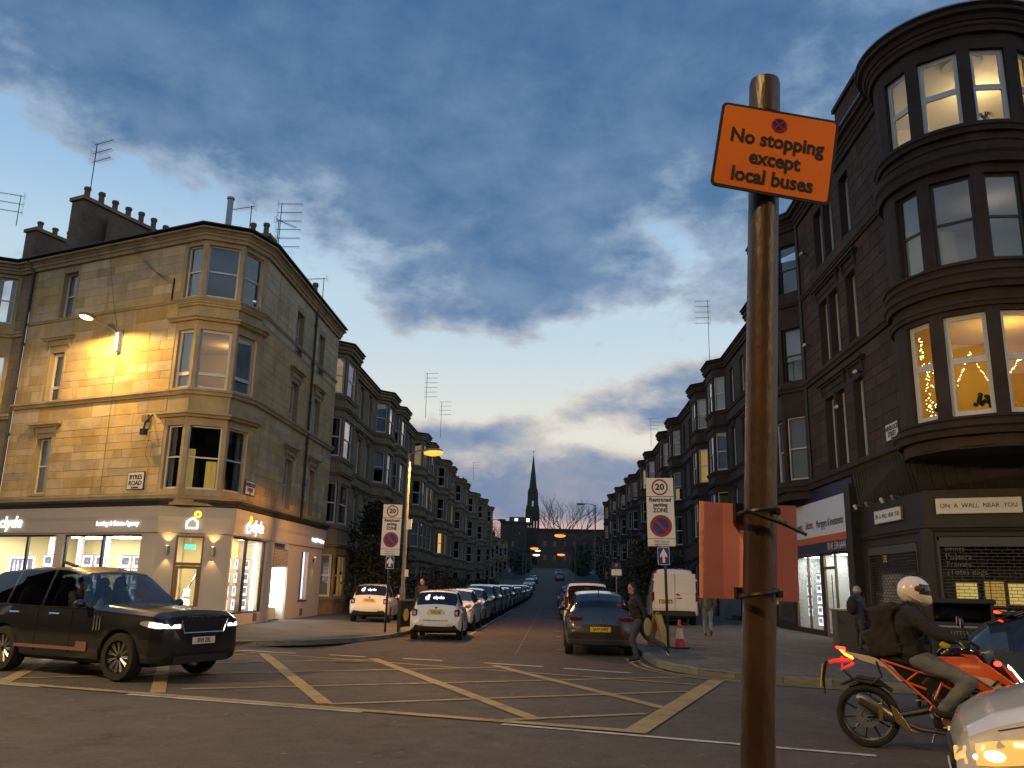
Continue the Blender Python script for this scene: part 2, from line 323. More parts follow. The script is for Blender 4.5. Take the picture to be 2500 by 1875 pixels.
mdef('red_far', (.060, .043, .034), .9, col2=(.04, .029, .023), nscale=.7, bump=.4, bscale=20, kind='ashlar'); mdef('red_far_b', (.12, .058, .042), .9, col2=(.08, .04, .03), nscale=.7, bump=.4, bscale=20, kind='ashlar')
mdef('slate', (.045, .045, .05), .6, col2=(.03, .03, .033), nscale=2, kind='slate', bump=.4); mdef('brick', (.17, .125, .085), .9, col2=(.12, .085, .06), nscale=1.2, kind='brick', bump=.4); mdef('pot', (.20, .13, .085), .85, col2=(.12, .08, .055), nscale=5)
mdef('lead', (.10, .10, .105), .6); mdef('gutter', (.022, .022, .024), .5); mdef('zinc', (.28, .29, .30), .45, .6)
mdef('white_frame', (.62, .60, .56), .5, col2=(.55, .53, .5), nscale=6); mdef('dark_frame', (.03, .028, .028), .5); mdef('brown_frame', (.10, .055, .03), .6)
mdef('pane', (.86, .88, .9), .015, kind='glass', spec=.055); mdef('shop_pane', (.95, .96, .97), .01, kind='glass', spec=.03); mdef('dark_pane', (.008, .009, .011), .04, spec=.8); mdef('car_glass', (.30, .33, .36), .01, kind='glass', spec=.05); mdef('privacy_glass', (.01, .011, .013), .03, spec=.6)
mdef('curtain', (.30, .27, .23), .9, col2=(.22, .2, .17), nscale=9, stretch=(3, 3, .1)); mdef('blind', (.38, .38, .38), .8); mdef('net', (.30, .32, .34), .9)
mdef('lit_room', (.8, .6, .3), .9, emit=.85, ecol=(1, .63, .2)); mdef('lit_room_dim', (.6, .45, .25), .9, emit=.30, ecol=(1, .66, .30)); mdef('lit_curtain', (.7, .5, .15), .9, col2=(.45, .3, .08), nscale=8, stretch=(4, 4, .1), emit=.3, ecol=(1, .62, .12))
mdef('cream_wall', (.80, .74, .60), .9); mdef('yellow_wall', (.80, .70, .36), .9); mdef('room_white', (.75, .74, .70), .9); mdef('ceiling_light', (1, 1, 1), .5, emit=34., ecol=(1, .96, .86)); mdef('cool_light', (1, 1, 1), .5, emit=22, ecol=(.92, 1., .94)); mdef('lilac_light', (.8, .8, 1), .5, emit=1.3, ecol=(.82, .84, 1.))
mdef('taupe', (.44, .39, .355), .75, col2=(.41, .365, .33), nscale=1.5, bump=.1, bscale=50); mdef('taupe_dark', (.10, .08, .065), .7); mdef('fascia_black', (.02, .019, .018), .7); mdef('sign_white', (.72, .70, .66), .6); mdef('letter_glow', (1, 1, 1), .5, emit=1.6, ecol=(1, .97, .92)); mdef('lime_glow', (.8, .9, .1), .5, emit=1.0, ecol=(.85, .95, .08)); mdef('ring_green', (.12, .2, .03), .6)
mdef('card_white', (.9, .9, .95), .6, emit=2.0, ecol=(.93, .94, 1.)); mdef('card_photo', (.3, .3, .4), .6, emit=.75, kind='card'); mdef('card_frame', (.35, .33, .5), .5, emit=.35, ecol=(.5, .48, .8)); mdef('poster_lilac', (.45, .42, .6), .6, emit=.5, ecol=(.55, .55, .8)); mdef('bread', (.5, .3, .12), .7, emit=.3, ecol=(.8, .45, .2)); mdef('orange_glow', (1, .5, .1), .5, emit=1.2, ecol=(1, .55, .1))
mdef('exit_green', (.1, .8, .6), .5, emit=1.3, ecol=(.15, .95, .75)); mdef('timber', (.20, .115, .06), .6, col2=(.15, .085, .045), nscale=3, stretch=(6, 6, .5)); mdef('pale_metal', (.5, .5, .48), .35, .8); mdef('chrome', (.75, .75, .76), .12, 1.); mdef('black_metal', (.02, .02, .021), .4, .3); mdef('dark_floor', (.10, .09, .08), .7)
mdef('bulb', (1, .8, .4), .5, emit=5, ecol=(1, .74, .30)); mdef('sodium', (1, .5, .1), .5, emit=2.8, ecol=(1, .22, .02)); mdef('sodium_far', (1, .5, .1), .5, emit=2.6, ecol=(1, .2, .018)); mdef('white_lamp', (1, .95, .8), .5, emit=2, ecol=(1, .9, .62)); mdef('lamp_metal', (.22, .21, .20), .5, .4); mdef('lamp_post', (.20, .19, .175), .6, .2, col2=(.13, .125, .115), nscale=3)
mdef('sign_plate', (.66, .62, .58), .55); mdef('black_print', (.01, .01, .01), .6); mdef('red_print', (.28, .012, .012), .5); mdef('blue_print', (.008, .02, .17), .5); mdef('orange_plate', (.72, .175, .008), .5, col2=(.62, .14, .007), nscale=3, dirt=.12); mdef('maroon_print', (.10, .012, .01), .5)
mdef('post_paint', (.022, .009, .004), .42, col2=(.075, .030, .007), nscale=7, bump=.5, bscale=28, spec=.7, dirt=.4, stretch=(1, 1, .35)); mdef('coral_board', (.85, .31, .29), .55, col2=(.78, .26, .24), nscale=5, dirt=.2, bump=.1, bscale=12); mdef('coral_edge', (.75, .32, .16), .5); mdef('plastic_black', (.012, .012, .012), .4)
mdef('navy', (.025, .02, .06), .5); mdef('agent_white', (.74, .71, .73), .6); mdef('agent_orange', (.55, .11, .015), .6); mdef('shopfront_black', (.018, .015, .013), .55, col2=(.03, .024, .02), nscale=3, bump=.2, bscale=14); mdef('shutter', (.075, .075, .078), .55, .2); mdef('shutter_grey', (.14, .145, .15), .6, kind='slats', nscale=5.5, bump=.6); mdef('lumber_lit', (.7, .55, .2), .8, emit=.5, ecol=(1, .75, .2))
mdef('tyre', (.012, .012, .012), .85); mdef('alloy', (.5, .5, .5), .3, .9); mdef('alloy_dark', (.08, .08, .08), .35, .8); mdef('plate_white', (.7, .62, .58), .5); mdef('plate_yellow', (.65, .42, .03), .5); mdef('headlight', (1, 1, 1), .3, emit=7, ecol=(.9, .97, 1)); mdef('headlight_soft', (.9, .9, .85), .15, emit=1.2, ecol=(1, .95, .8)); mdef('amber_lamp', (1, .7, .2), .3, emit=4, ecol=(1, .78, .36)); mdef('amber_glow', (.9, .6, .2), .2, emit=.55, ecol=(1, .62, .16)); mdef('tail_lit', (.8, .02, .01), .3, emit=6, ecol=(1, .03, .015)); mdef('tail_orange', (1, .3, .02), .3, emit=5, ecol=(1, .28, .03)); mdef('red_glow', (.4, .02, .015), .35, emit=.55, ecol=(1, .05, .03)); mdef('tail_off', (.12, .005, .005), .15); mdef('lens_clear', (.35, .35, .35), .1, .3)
for nm, c in dict(black=(.006, .006, .008), white=(.62, .61, .6), silver=(.28, .29, .31), grey=(.09, .095, .105), dark=(.02, .02, .023), navy=(.018, .025, .045), red=(.14, .012, .012), pearl=(.72, .68, .65), teal=(.022, .036, .042), bronze=(.018, .016, .014)).items():
    mdef('paint_'+nm, c, .28 if nm != 'white' else .35, .35 if nm in ('silver', 'grey') else 0., coat=1.)
mdef('car_trim', (.012, .012, .012), .5); mdef('car_inside', (.02, .019, .018), .8); mdef('rose_trim', (.5, .26, .22), .3, .8)
mdef('skin', (.32, .18, .12), .6); mdef('hair', (.012, .009, .007), .7); mdef('black_cloth', (.011, .010, .010), .9, col2=(.02, .018, .017), nscale=8, bump=.7, bscale=16); mdef('brown_cloth', (.014, .010, .008), .9, col2=(.026, .017, .011), nscale=6, bump=.4, bscale=10); mdef('jeans', (.13, .16, .20), .9, col2=(.20, .225, .26), nscale=5, bump=.3, bscale=25); mdef('grey_jeans', (.10, .10, .105), .9, col2=(.15, .15, .155), nscale=5, bump=.3, bscale=25); mdef('dark_jeans', (.035, .037, .042), .9, col2=(.05, .052, .058), nscale=6); mdef('blue_cloth', (.05, .065, .115), .9, col2=(.035, .045, .08), nscale=7, bump=.3, bscale=20); mdef('knit', (.42, .36, .28), .95, bump=.6, bscale=60); mdef('tan_cloth', (.22, .18, .13), .9); mdef('grey_cloth', (.10, .09, .085), .9); mdef('shoe_white', (.6, .56, .5), .6); mdef('shoe_brown', (.10, .04, .025), .7)
mdef('helmet_white', (.72, .62, .56), .25, coat=1.); mdef('visor', (.03, .03, .03), .05, spec=.8); mdef('bike_orange', (.62, .085, .01), .35, coat=1.); mdef('decal', (.5, .4, .33), .4); mdef('engine', (.05, .05, .052), .45, .7); mdef('exhaust', (.20, .18, .15), .35, .9); mdef('brass', (.42, .30, .15), .35, .9); mdef('yellow_sticker', (.6, .45, .04), .5)
mdef('cone_red', (.40, .045, .02), .6); mdef('cone_white', (.6, .45, .38), .5); mdef('yellow_plastic', (.55, .28, .015), .5); mdef('bin_black', (.018, .018, .018), .45); mdef('bin_text', (.25, .24, .23), .6)
mdef('leaf', (.045, .055, .022), .8, col2=(.07, .065, .03), nscale=3, rand=.2); mdef('leaf_dark', (.03, .035, .018), .85, col2=(.045, .045, .022), nscale=3); mdef('leaf_rust', (.10, .05, .022), .85, col2=(.06, .035, .018), nscale=3); mdef('bark', (.05, .038, .03), .9); mdef('far_stone', (.055, .048, .046), .9, col2=(.04, .036, .036), nscale=.2, kind='ashlar'); mdef('far_roof', (.04, .04, .045), .8); mdef('hill', (.04, .04, .038), .95, col2=(.03, .032, .026), nscale=.05); mdef('spire_stone', (.05, .047, .045), .9, col2=(.035, .033, .033), nscale=.4)
mdef('fairy', (1, .7, .3), .5, emit=10, ecol=(1, .66, .24)); mdef('plant', (.04, .06, .02), .8); mdef('gold_room', (.78, .58, .22), .9); mdef('picture', (.05, .05, .055), .6)
# ------------------------------------------------------------------ ground, roads, pavements
def hz(y):
    """level of the side street: flat, then climbing towards the church"""
    t = max(0., min(y, 248)-105); return .0011*t*t if t < 20 else .44 + .044*(t-20)
BD = Vector((-sin(radians(68)), cos(radians(68)), 0)); BN = Vector((.3746, .927, 0))   # along the main road (to the left), and across it, away from the camera
def grid(name, m, xs, ys, zf, M=ID):
    b = MB(); b.v = [(x, y, zf(x, y)) for y in ys for x in xs]; n = len(xs)
    b.f = [(j*n+i, j*n+i+1, (j+1)*n+i+1, (j+1)*n+i) for j in range(len(ys)-1) for i in range(n-1)]
    return b.build(name, m, None, M)
struct(grid('ground', 'soil', [-1500, -300, -60, 60, 300, 1500], [-1500, -100] + list(range(0, 420, 10)) + [1500], lambda x, y: hz(min(y, 340))-.05))
road = MB(); pts = [BD*120 + BN*3.4, BD*-90 + BN*3.4, BD*-90 + BN*18.0, BD*120 + BN*18.0]
road = struct(MB().add(pts, [(0, 1, 2, 3)]).build('main_road', 'asphalt'))
ys = [17.0, 20, 30, 45, 60, 80, 100] + list(range(105, 345, 6))
side = MB(); 
for i, y in enumerate(ys):
    x0, x1 = (-6.2, 2.75) if y < 29 else (-4.83, 2.42)
    side.v += [(x0 if y > 18 else -4.6, y, hz(y)+.004), (x1 if y > 18 else 1.6, y, hz(y)+.004)]
side.f = [(2*i, 2*i+1, 2*i+3, 2*i+2) for i in range(len(ys)-1)]
side = struct(side.build('side_street', 'asphalt_side'))
def smooth_poly(pts, n=4):
    out = []
    for i in range(len(pts)-1):
        p0, p1, p2, p3 = (Vector(pts[max(0, min(len(pts)-1, i+k))]) for k in (-1, 0, 1, 2))
        for j in range(n):
            t = j/n; out.append(.5*((2*p1)+(p2-p0)*t+(2*p0-5*p1+4*p2-p3)*t*t+(3*p1-p0-3*p2+p3)*t**3))
    out.append(Vector(pts[-1])); return out
kl = [(-4.79, 62), (-4.79, 45), (-4.79, 32), (-4.8, 28.7), (-5.1, 26.3), (-5.76, 24.5), (-6.7, 23.15), (-8.3, 22.1)]
kl = smooth_poly([(a, b, 0) for a, b in kl]) + [Vector((-8.3, 22.1, 0)) + BD*s for s in (3, 6, 10, 15, 25)]
kr = [(2.35, 62), (2.35, 45), (2.32, 30), (2.28, 24), (2.26, 21.3), (2.36, 19.4), (2.8, 18.25), (3.5, 17.45), (4.3, 17.0)]
kr = smooth_poly([(a, b, 0) for a, b in kr]) + [Vector((4.3, 17.0, 0)) - BD*s for s in (2, 5, 9, 14, 22)]
def pavement(name, line, extra, m='pavement'):
    poly = [(p.x, p.y) for p in line] + extra
    b = MB(); n = len(poly); b.v = [(x, y, .12) for x, y in poly]; bm = None
    b.f = [tuple(range(n))]
    o = b.build(name, m); struct(o)
    # kerb stones along the edge
    acc = 0.; stones = []; L_ = [0.]
    for p, q in zip(line, line[1:]): L_.append(L_[-1] + (q-p).length)
    def at(s):
        for i in range(len(line)-1):
            if s <= L_[i+1]: return line[i].lerp(line[i+1], (s-L_[i])/max(1e-6, L_[i+1]-L_[i]))
        return line[-1]
    k = MB().box(0, 1, -.5, .5, 0, 1).mesh('kerb_stone'); s = 0.; side_ = 1 if extra[0][0] < 0 else -1
    far = MB()
    while s < L_[-1]-.3:
        ln = random.uniform(.75, 1.05); a, c = at(s), at(min(s+ln-.012, L_[-1])); d = c-a; y = (a.y+c.y)/2
        M = T(a) @ Matrix.Rotation(atan2(d.y, d.x), 4, 'Z') @ SC(d.length, .16, .128 + random.uniform(-.006, .006)) @ T(0, .5*side_*(-1), 0)
        if y < 48 and a.x > -20 and a.x < 16: put('kerb_stone', k, 'kerb', o, M)
        else: far.box(0, 1, -.5, .5, 0, 1, M)
        s += ln
    if far.v: far.build('kerb_stones', 'kerb', o)['kind'] = 'stuff'
    return o
pavement('pavement_left', kl, [(-60, 48), (-60, 62)])
pavement('pavement_right', kr, [(60, -5), (60, 62)], 'paving')
# pavements further up the hill
for nm, x0, x1 in (('pavement_left_far', -13, -4.79), ('pavement_right_far', 2.35, 13)):
    yy = [62, 80, 100] + list(range(105, 345, 8)); b = MB(); b.v = [(x, y, hz(y)+.12) for y in yy for x in (x0, x1)] + [(x1 if x1 < 0 else x0, y, hz(y)-.02) for y in yy]; n = len(yy)
    b.f = [(2*i, 2*i+1, 2*i+3, 2*i+2) for i in range(n-1)] + [((2*i+1 if x1 < 0 else 2*i), 2*n+i, 2*n+i+1, (2*i+3 if x1 < 0 else 2*i+2)) for i in range(n-1)]
    struct(b.build(nm, 'pavement'))
nearp = MB(); nearp.add([BD*60 + BN*3.5, BD*-60 + BN*3.5, BD*-60 + BN*-8, BD*60 + BN*-8], [(0, 1, 2, 3)]); nearp.v = [(x, y, .12) for x, y, z in nearp.v]
nearp = struct(nearp.build('pavement_near', 'pavement'))
# ---- painted markings, each stripe its own piece of its road
def stripe(name, m, a, b, w, z=.009, parent=None):
    a, b = Vector((*a, 0)), Vector((*b, 0)); d = (b-a).normalized(); nn = Vector((-d.y, d.x, 0))*w/2
    q = [a-nn, b-nn, b+nn, a+nn]; MB().add([(p.x, p.y, z) for p in q], [(0, 1, 2, 3)]).build(name, m, parent or road)
Y, Wt = 'yellow_paint', 'white_paint'
stripe('yellow_box_line', Y, (-17.2, 16.1), (1.03, 10.9), .2, .0135); stripe('yellow_box_line', Y, (.98, 10.8), (3.13, 17.05), .3, .013); stripe('yellow_box_line', Y, (-14.6, 23.4), (-6.83, 20.27), .12, .0125); stripe('yellow_box_line', Y, (-6.83, 20.27), (2.62, 16.23), .12, .0125)
for a, b, w in [((-6.67, 20.09), (-3.2, 12.45), .22), ((-4.03, 19.7), (-.2, 11.6), .22), ((-1.26, 18.93), (1.62, 13.05), .2), ((-5.9, 13.05), (-9.2, 20.6), .22), ((-8.75, 13.75), (-11.9, 21.6), .22)]: stripe('yellow_cross_line', Y, a, b, w, .0115)
for a, b in [((-11.2, 15.2), (-4.02, 19.51)), ((-9.6, 13.95), (-.89, 18.66)), ((-5.75, 13.55), (2.54, 17.54)), ((-3.14, 12.42), (2.3, 15.19)), ((-.6, 11.5), (1.3, 12.42)), ((-12.6, 16.6), (-6.6, 20.2))]: stripe('yellow_cross_line', Y, a, b, .13, .0105)
for a, b in [((-6.24, 12.81), (-2.52, 11.78)), ((-13.5, 14.9), (-7.9, 13.33)), ((-.62, 11.16), (3.47, 9.83)), ((5.4, 9.25), (9.4, 7.9))]: stripe('white_lane_line', Wt, a, b, .11, .009)
for a, b in [((-7.6, 20.9), (-6.04, 20.46)), ((-5.2, 20.34), (-4.29, 20.04)), ((-3.39, 19.9), (-2.47, 19.66)), ((-1.5, 19.35), (-.2, 18.85)), ((.25, 18.6), (1.6, 18.0))]: stripe('give_way_dash', Wt, a, b, .16, .0155)
for k, off in ((0, 0), (1, .22)):
    pp = smooth_poly([(2.02-off, 21.5, 0), (2.1-off, 19.4, 0), (2.58-off*.8, 18.0-off*.5, 0), (3.38-off*.4, 17.2-off*.9, 0), (4.2, 16.75-off, 0), (7.0, 15.62-off, 0)], 5); b = MB()
    for i, p in enumerate(pp):
        d = (pp[min(i+1, len(pp)-1)]-pp[max(i-1, 0)]).normalized(); nn = Vector((-d.y, d.x, 0))*.045; b.v += [(p.x-nn.x, p.y-nn.y, .017), (p.x+nn.x, p.y+nn.y, .017)]
    b.f = [(2*i, 2*i+1, 2*i+3, 2*i+2) for i in range(len(pp)-1)]; b.build('double_yellow_line', Y, road)
b = MB()
for y in (24, 30, 33.5, 37, 43.5, 50, 57): b.box(.05 if y > 30 else .1, .32, y, y+.09, .008, .012)
for y in (33.5, 44, 55): b.box(-3.0, -2.2, y, y+.1, .008, .012)
b.box(-2.85, -2.78, 30, 62, .008, .0115); b.build('parking_bay_line', Wt, side)
MB().box(-.93, -.9, 22, 110, .006, .008).build('tar_seam', 'kerb', side)
# ------------------------------------------------------------------ building pieces
def wall(th, M, x0, x1, z0, z1, ops, m, dep=.22, name='wall', skin=0.):
    """sheet wall with rectangular openings and their reveals"""
    xs = sorted({x0, x1} | {o[0] for o in ops} | {o[1] for o in ops}); zs = sorted({z0, z1} | {o[2] for o in ops} | {o[3] for o in ops})
    xs = [x for x in xs if x0 <= x <= x1]; zs = [z for z in zs if z0 <= z <= z1]; b = MB()
    for xa, xb in zip(xs, xs[1:]):
        for za, zb in zip(zs, zs[1:]):
            cx, cz = (xa+xb)/2, (za+zb)/2
            if any(o[0] < cx < o[1] and o[2] < cz < o[3] for o in ops): continue
            b.quad((xa, 0, za), (xb, 0, za), (xb, 0, zb), (xa, 0, zb))
    for xa, xb, za, zb in (o[:4] for o in ops):
        b.quad((xa, 0, za), (xa, dep, za), (xa, dep, zb), (xa, 0, zb)); b.quad((xb, 0, zb), (xb, dep, zb), (xb, dep, za), (xb, 0, za))
        b.quad((xa, 0, zb), (xa, dep, zb), (xb, dep, zb), (xb, 0, zb)); b.quad((xa, dep, za), (xa, 0, za), (xb, 0, za), (xb, dep, za))
    return b.build(name, m, th, M)
_win = {}
def win(th, M, xa, xb, za, zb, dep=.15, style='sash', lit=None, fm='white_frame', cur=None, pane='pane', fw=.055, split=.5, name='window', sill=None):
    w, h = round(xb-xa, 3), round(zb-za, 3); key = (w, h, style, fw, split)
    if key not in _win:
        b = MB(); d = .07; zm = h*split
        b.box(0, w, 0, d, 0, fw*1.25); b.box(0, w, 0, d, h-fw, h); b.box(0, fw, 0, d, fw*1.25, h-fw); b.box(w-fw, w, 0, d, fw*1.25, h-fw)
        if style != 'fixed': b.box(fw, w-fw, .012, d-.01, zm-fw*.45, zm+fw*.45)
        if style == 'upvc':
            for z0, z1 in ((fw*1.25, zm-fw*.45), (zm+fw*.45, h-fw)):
                g = fw*.6; b.box(fw, fw+g, .006, d-.006, z0, z1); b.box(w-fw-g, w-fw, .006, d-.006, z0, z1); b.box(fw+g, w-fw-g, .006, d-.006, z0, z0+g); b.box(fw+g, w-fw-g, .006, d-.006, z1-g, z1)
        fr = b.mesh('window'); ps = []
        if style == 'fixed': ps = [MB().box(fw*.8, w-fw*.8, .03, .036, fw, h-fw*.8).mesh('pane')]
        else:
            ps = [MB().box(fw*.8, w-fw*.8, .045, .05, fw, zm).mesh('pane'), MB().box(fw*.8, w-fw*.8, .025, .03, zm, h-fw*.8).mesh('pane')]
        cl = MB(); cr = MB()
        for bb, x0, x1 in ((cl, fw, w*.33), (cr, w*.70, w-fw)):
            k = 9; bb.v = [(x0+(x1-x0)*i/k, .13+.025*sin(i*2.4), z) for z in (.04, h-.04) for i in range(k+1)]; bb.f = [(i, i+1, k+2+i, k+1+i) for i in range(k)]
        bl = MB().box(fw, w-fw, .11, .12, h*.42, h-.05).mesh('blind'); rm = MB().box(-.1, w+.1, .5, .52, -.1, h+.1).mesh('lit_room'); nt = MB().box(fw, w-fw, .10, .104, .02, h-.03).mesh('net_curtain')
        _win[key] = (fr, ps, cl.mesh('curtain'), cr.mesh('curtain'), bl, rm, nt)
    fr, ps, cl, cr, bl, rm, nt = _win[key]; Mw = M @ T(xa, dep, za); o = put(name, fr, fm, th, Mw)
    for p in ps: put('pane', p, pane, o, Mw)
    if cur == 'drapes': put('curtain', cl, 'curtain', o, Mw); put('curtain', cr, 'curtain', o, Mw)
    elif cur == 'gold': put('curtain', cl, 'lit_curtain', o, Mw); put('curtain', cr, 'lit_curtain', o, Mw)
    elif cur == 'blind': put('blind', bl, 'blind', o, Mw)
    elif cur == 'net': put('net_curtain', nt, 'net', o, Mw)
    if lit: put('lit_room', rm, lit, o, Mw)
    if sill: MB().box(-.06, w+.06, -dep-.06, 0, -.1, -.002).build('sill', sill, o, Mw)
    return o
STONE = None
def stones(th, M, x0, x1, z0, z1, ops, m, course=.335, lens=(.6, 1.4), budget=[300], gap=.004, proud=.009, seed=1):
    """coursed blocks in front of the wall sheet; the first of them single pieces, the others one mass"""
    global STONE
    if STONE is None:
        c = .03; b = MB(); b.v = [(0, 1, 0), (1, 1, 0), (1, 1, 1), (0, 1, 1), (c*.4, 0, c), (1-c*.4, 0, c), (1-c*.4, 0, 1-c), (c*.4, 0, 1-c)]
        b.f = [(4, 5, 6, 7), (0, 1, 5, 4), (1, 2, 6, 5), (2, 3, 7, 6), (3, 0, 4, 7)]; STONE = b.mesh('stone')
    rnd = random.Random(seed); rest = MB(); out = []; zl = [z0]
    while z1-zl[-1] > course*1.7: zl.append(zl[-1]+course*rnd.choice([.78, .9, 1., 1.1, 1.28]))
    zl.append(z1)
    for za, zb in zip(zl, zl[1:]):
        cuts = sorted([(o[0], o[1]) for o in ops if o[2] < zb-.02 and o[3] > za+.02]); segs = []; x = x0
        for a, b_ in cuts:
            if a > x: segs.append((x, a))
            x = max(x, b_)
        if x < x1: segs.append((x, x1))
        for a, b_ in segs:
            x = a
            while x < b_-.01:
                l = rnd.choice([rnd.uniform(*lens), rnd.uniform(lens[0], lens[1]*1.25), lens[0]*.75])
                if b_-x-l < lens[0]*.6: l = b_-x
                out.append((x, x+l, za, zb)); x += l
    rnd.shuffle(out)
    sm = MB()
    for xa, xb, za, zb in out:
        pr = proud + rnd.uniform(-.002, .004)
        if xb-xa < 3*gap: continue
        Ms = M @ T(xa+gap, -pr, za+gap) @ SC(xb-xa-2*gap, pr, zb-za-2*gap)
        if budget[0] > 0: put('stone', STONE, m, th, Ms); budget[0] -= 1
        else: sm.add([Ms @ v.co for v in STONE.vertices], [tuple(p.vertices) for p in STONE.polygons])
    if sm.v:
        Mi = M.inverted(); sm.v = [tuple(Mi @ Vector(v)) for v in sm.v]; sm.build('stones', m, th, M)['kind'] = 'stuff'
def band(th, line, z0, z1, proj, m, name='string_course', closed=False, back=.05):
    """a projecting course following a plan line (outside on the viewer's side, left to right)"""
    P = [Vector((p[0], p[1], 0)) for p in line]; off = []
    def nrm(a, b): d = (b-a).normalized(); return Vector((d.y, -d.x, 0))
    for i, p in enumerate(P):
        ns = []
        if i > 0: ns.append(nrm(P[i-1], p))
        if i < len(P)-1: ns.append(nrm(p, P[i+1]))
        a = sum(ns, Vector())/len(ns); a = a/max(.3, a.length_squared); off.append(a)
    b = MB(); n = len(P); prof = [(-back, z0), (proj*.55, z0), (proj*.7, z0+(z1-z0)*.45), (proj, z0+(z1-z0)*.6), (proj, z1-.012), (-back, z1)]
    for p, a in zip(P, off): b.v += [(p.x+a.x*o, p.y+a.y*o, z) for o, z in prof]
    k = len(prof); b.f = [(i*k+j, (i+1)*k+j, (i+1)*k+(j+1) % k, i*k+(j+1) % k) for i in range(n-1) for j in range(k)] + [tuple(range(k)), tuple(range((n-1)*k, n*k))]
    return b.build(name, m, th)
def pediment(th, M, xc, w, z, m):
    b = MB(); b.box(xc-w/2, xc+w/2, -.2, 0, z+.28, z+.36); b.box(xc-w/2+.07, xc+w/2-.07, -.13, 0, z+.2, z+.28); b.box(xc-w/2+.16, xc+w/2-.16, -.05, 0, z-.02, z+.2)
    for s in (-1, 1):
        x = xc+s*(w/2-.26); b.prismx([(0, z+.2), (-.12, z+.2), (-.10, z+.02), (-.04, z-.14), (0, z-.2)], x-.06, x+.06)
    return b.build('pediment', m, th, M)
def pipe(th, pts, r=.055, m='gutter', name='downpipe'):
    b = MB().tube(pts, r, 8)
    for p, q in zip(pts, pts[1:]):
        p, q = Vector(p), Vector(q); L_ = (q-p).length; d = (q-p)/max(L_, 1e-6); k = int(L_/1.8)
        for i in range(k): c = p+d*(1+i*1.8); b.tube([c-d*.05, c+d*.05], r*1.35, 8)
    return b.build(name, m, th, smooth=True)
def chimney(th, M, w, d, z0, z1, npots, m='brick', potm='pot', along='y', poth=.62, pr=.14):
    """stack with cope and pots; local x width, y depth"""
    o = MB().box(-w/2, w/2, 0, d, z0, z1).build('chimney_stack', m, th, M)
    MB().box(-w/2-.09, w/2+.09, -.09, d+.09, z1, z1+.16).build('cope', 'sand_far_trim' if m == 'brick' else m, o, M)
    key = ('pot', round(poth, 2), pr)
    if key not in _win: _win[key] = MB().lathe([(pr*1.05, 0), (pr*.92, .08), (pr*.85, poth*.75), (pr*1.1, poth*.8), (pr*1.12, poth*.93), (pr*.95, poth), (pr*.7, poth), (pr*.65, poth*.8)], 12).mesh('chimney_pot', 40)
    for i in range(npots):
        t = (i+.5)/npots; x, y = (0, d*t) if along == 'y' else (-w/2+w*t, d/2)
        put('chimney_pot', _win[key], potm, o, M @ T(x, y, z1+.158) @ SC(1, 1, random.choice([1, 1, .8, 1.12])))
    return o
def aerial(label, p, h, n, ang, style='yagi', mst=.02):
    t = thing('television_aerial', label, 'aerial', T(p) @ RZ(ang)); M = WM[t]
    MB().tube([(0, 0, 0), (0, 0, h)], mst, 6).build('mast', 'black_metal', t, M)
    for k in range(n):
        z = h-.05-k*.42; b = MB().tube([(-.15, 0, z), (.95, 0, z+.04)], .014, 5)
        for j in range(9): x = .05+j*.11; b.tube([(x, -.16, z+.01), (x, .16, z+.01)], .007, 4)
        b.build('boom', 'black_metal', t, M); rf = MB()
        for q in (-.14, -.07, 0, .07, .14): rf.tube([(-.16, -.16, z+q), (-.16, .16, z+q)], .006, 4)
        rf.build('reflector', 'black_metal', t, M)
    return t
def flat_sign(th, M, w, h, m, t=.02, name='plate', edge=None, r=.03, n=5):
    """rounded plate in xz, front at y=0"""
    def rr(w, h, r): 
        pts = []
        for cx, cz, a0 in ((w/2-r, -h/2+r, -90), (w/2-r, h/2-r, 0), (-w/2+r, h/2-r, 90), (-w/2+r, -h/2+r, 180)):
            pts += [(cx+r*cos(radians(a0+90*i/n)), cz+r*sin(radians(a0+90*i/n))) for i in range(n+1)]
        return pts
    o = MB().prismy(rr(w, h, r), 0, t).build(name, m, th, M)
    return o, rr
# ------------------------------------------------------------------ pale sandstone tenement on the far left corner
BL0 = Vector((-13.19, 27.83, 0)); HLX = -10.9
def bl(s, d=0., z=0.): v = BL0 + BD*s - BN*d; return Vector((v.x, v.y, z))       # s metres left of the corner, d metres out from the wall
A_, B_, C_, D_ = (-13.45, 27.94), (-12.55, 27.58), (-11.33, 28.16), (-10.9, 29.35)
LB = thing('corner_tenement', 'pale sandstone corner tenement with canted corner bay above a taupe shopfront', 'building', T(BL0))
FB = frame(bl(8.4), bl(0)); wb = 8.4                        # byres-side frame: x = 8.4 - s
def bx(s): return 8.4 - s
opsB = [(bx(6.76), bx(5.95), 4.58, 6.66), (bx(6.72), bx(5.95), 8.07, 9.98), (bx(6.62), bx(5.83), 11.36, 13.24)]
xB1 = bx(.28)
wall(LB, FB, 0, xB1, 4.05, 13.75, opsB, 'mortar')
BUD = [300]
big = [(o[0]-.1, o[1]+.1, o[2]-.02, o[3]+.02) for o in opsB]
for o in opsB:   # dressed margins round the openings
    for a, c in ((o[0]-.1, o[0]), (o[1], o[1]+.1)): MB().box(a+.003, c-.001, -.012, 0, o[2]-.018, o[3]+.018).build('window_margin', 'sand_trim', LB, FB)
for z0, z1 in ((4.47, 7.83), (8.07, 11.24), (11.38, 13.5)): stones(LB, FB, .02, xB1-.01, z0, z1, big, 'sandstone', budget=BUD, seed=int(z0*7))
win(LB, FB, *opsB[0][:4], dep=.2, cur='net', sill='sand_trim'); win(LB, FB, *opsB[1][:4], dep=.2, split=.3, style='upvc', cur='drapes', sill='sand_trim'); win(LB, FB, *opsB[2][:4], dep=.2, cur='net')
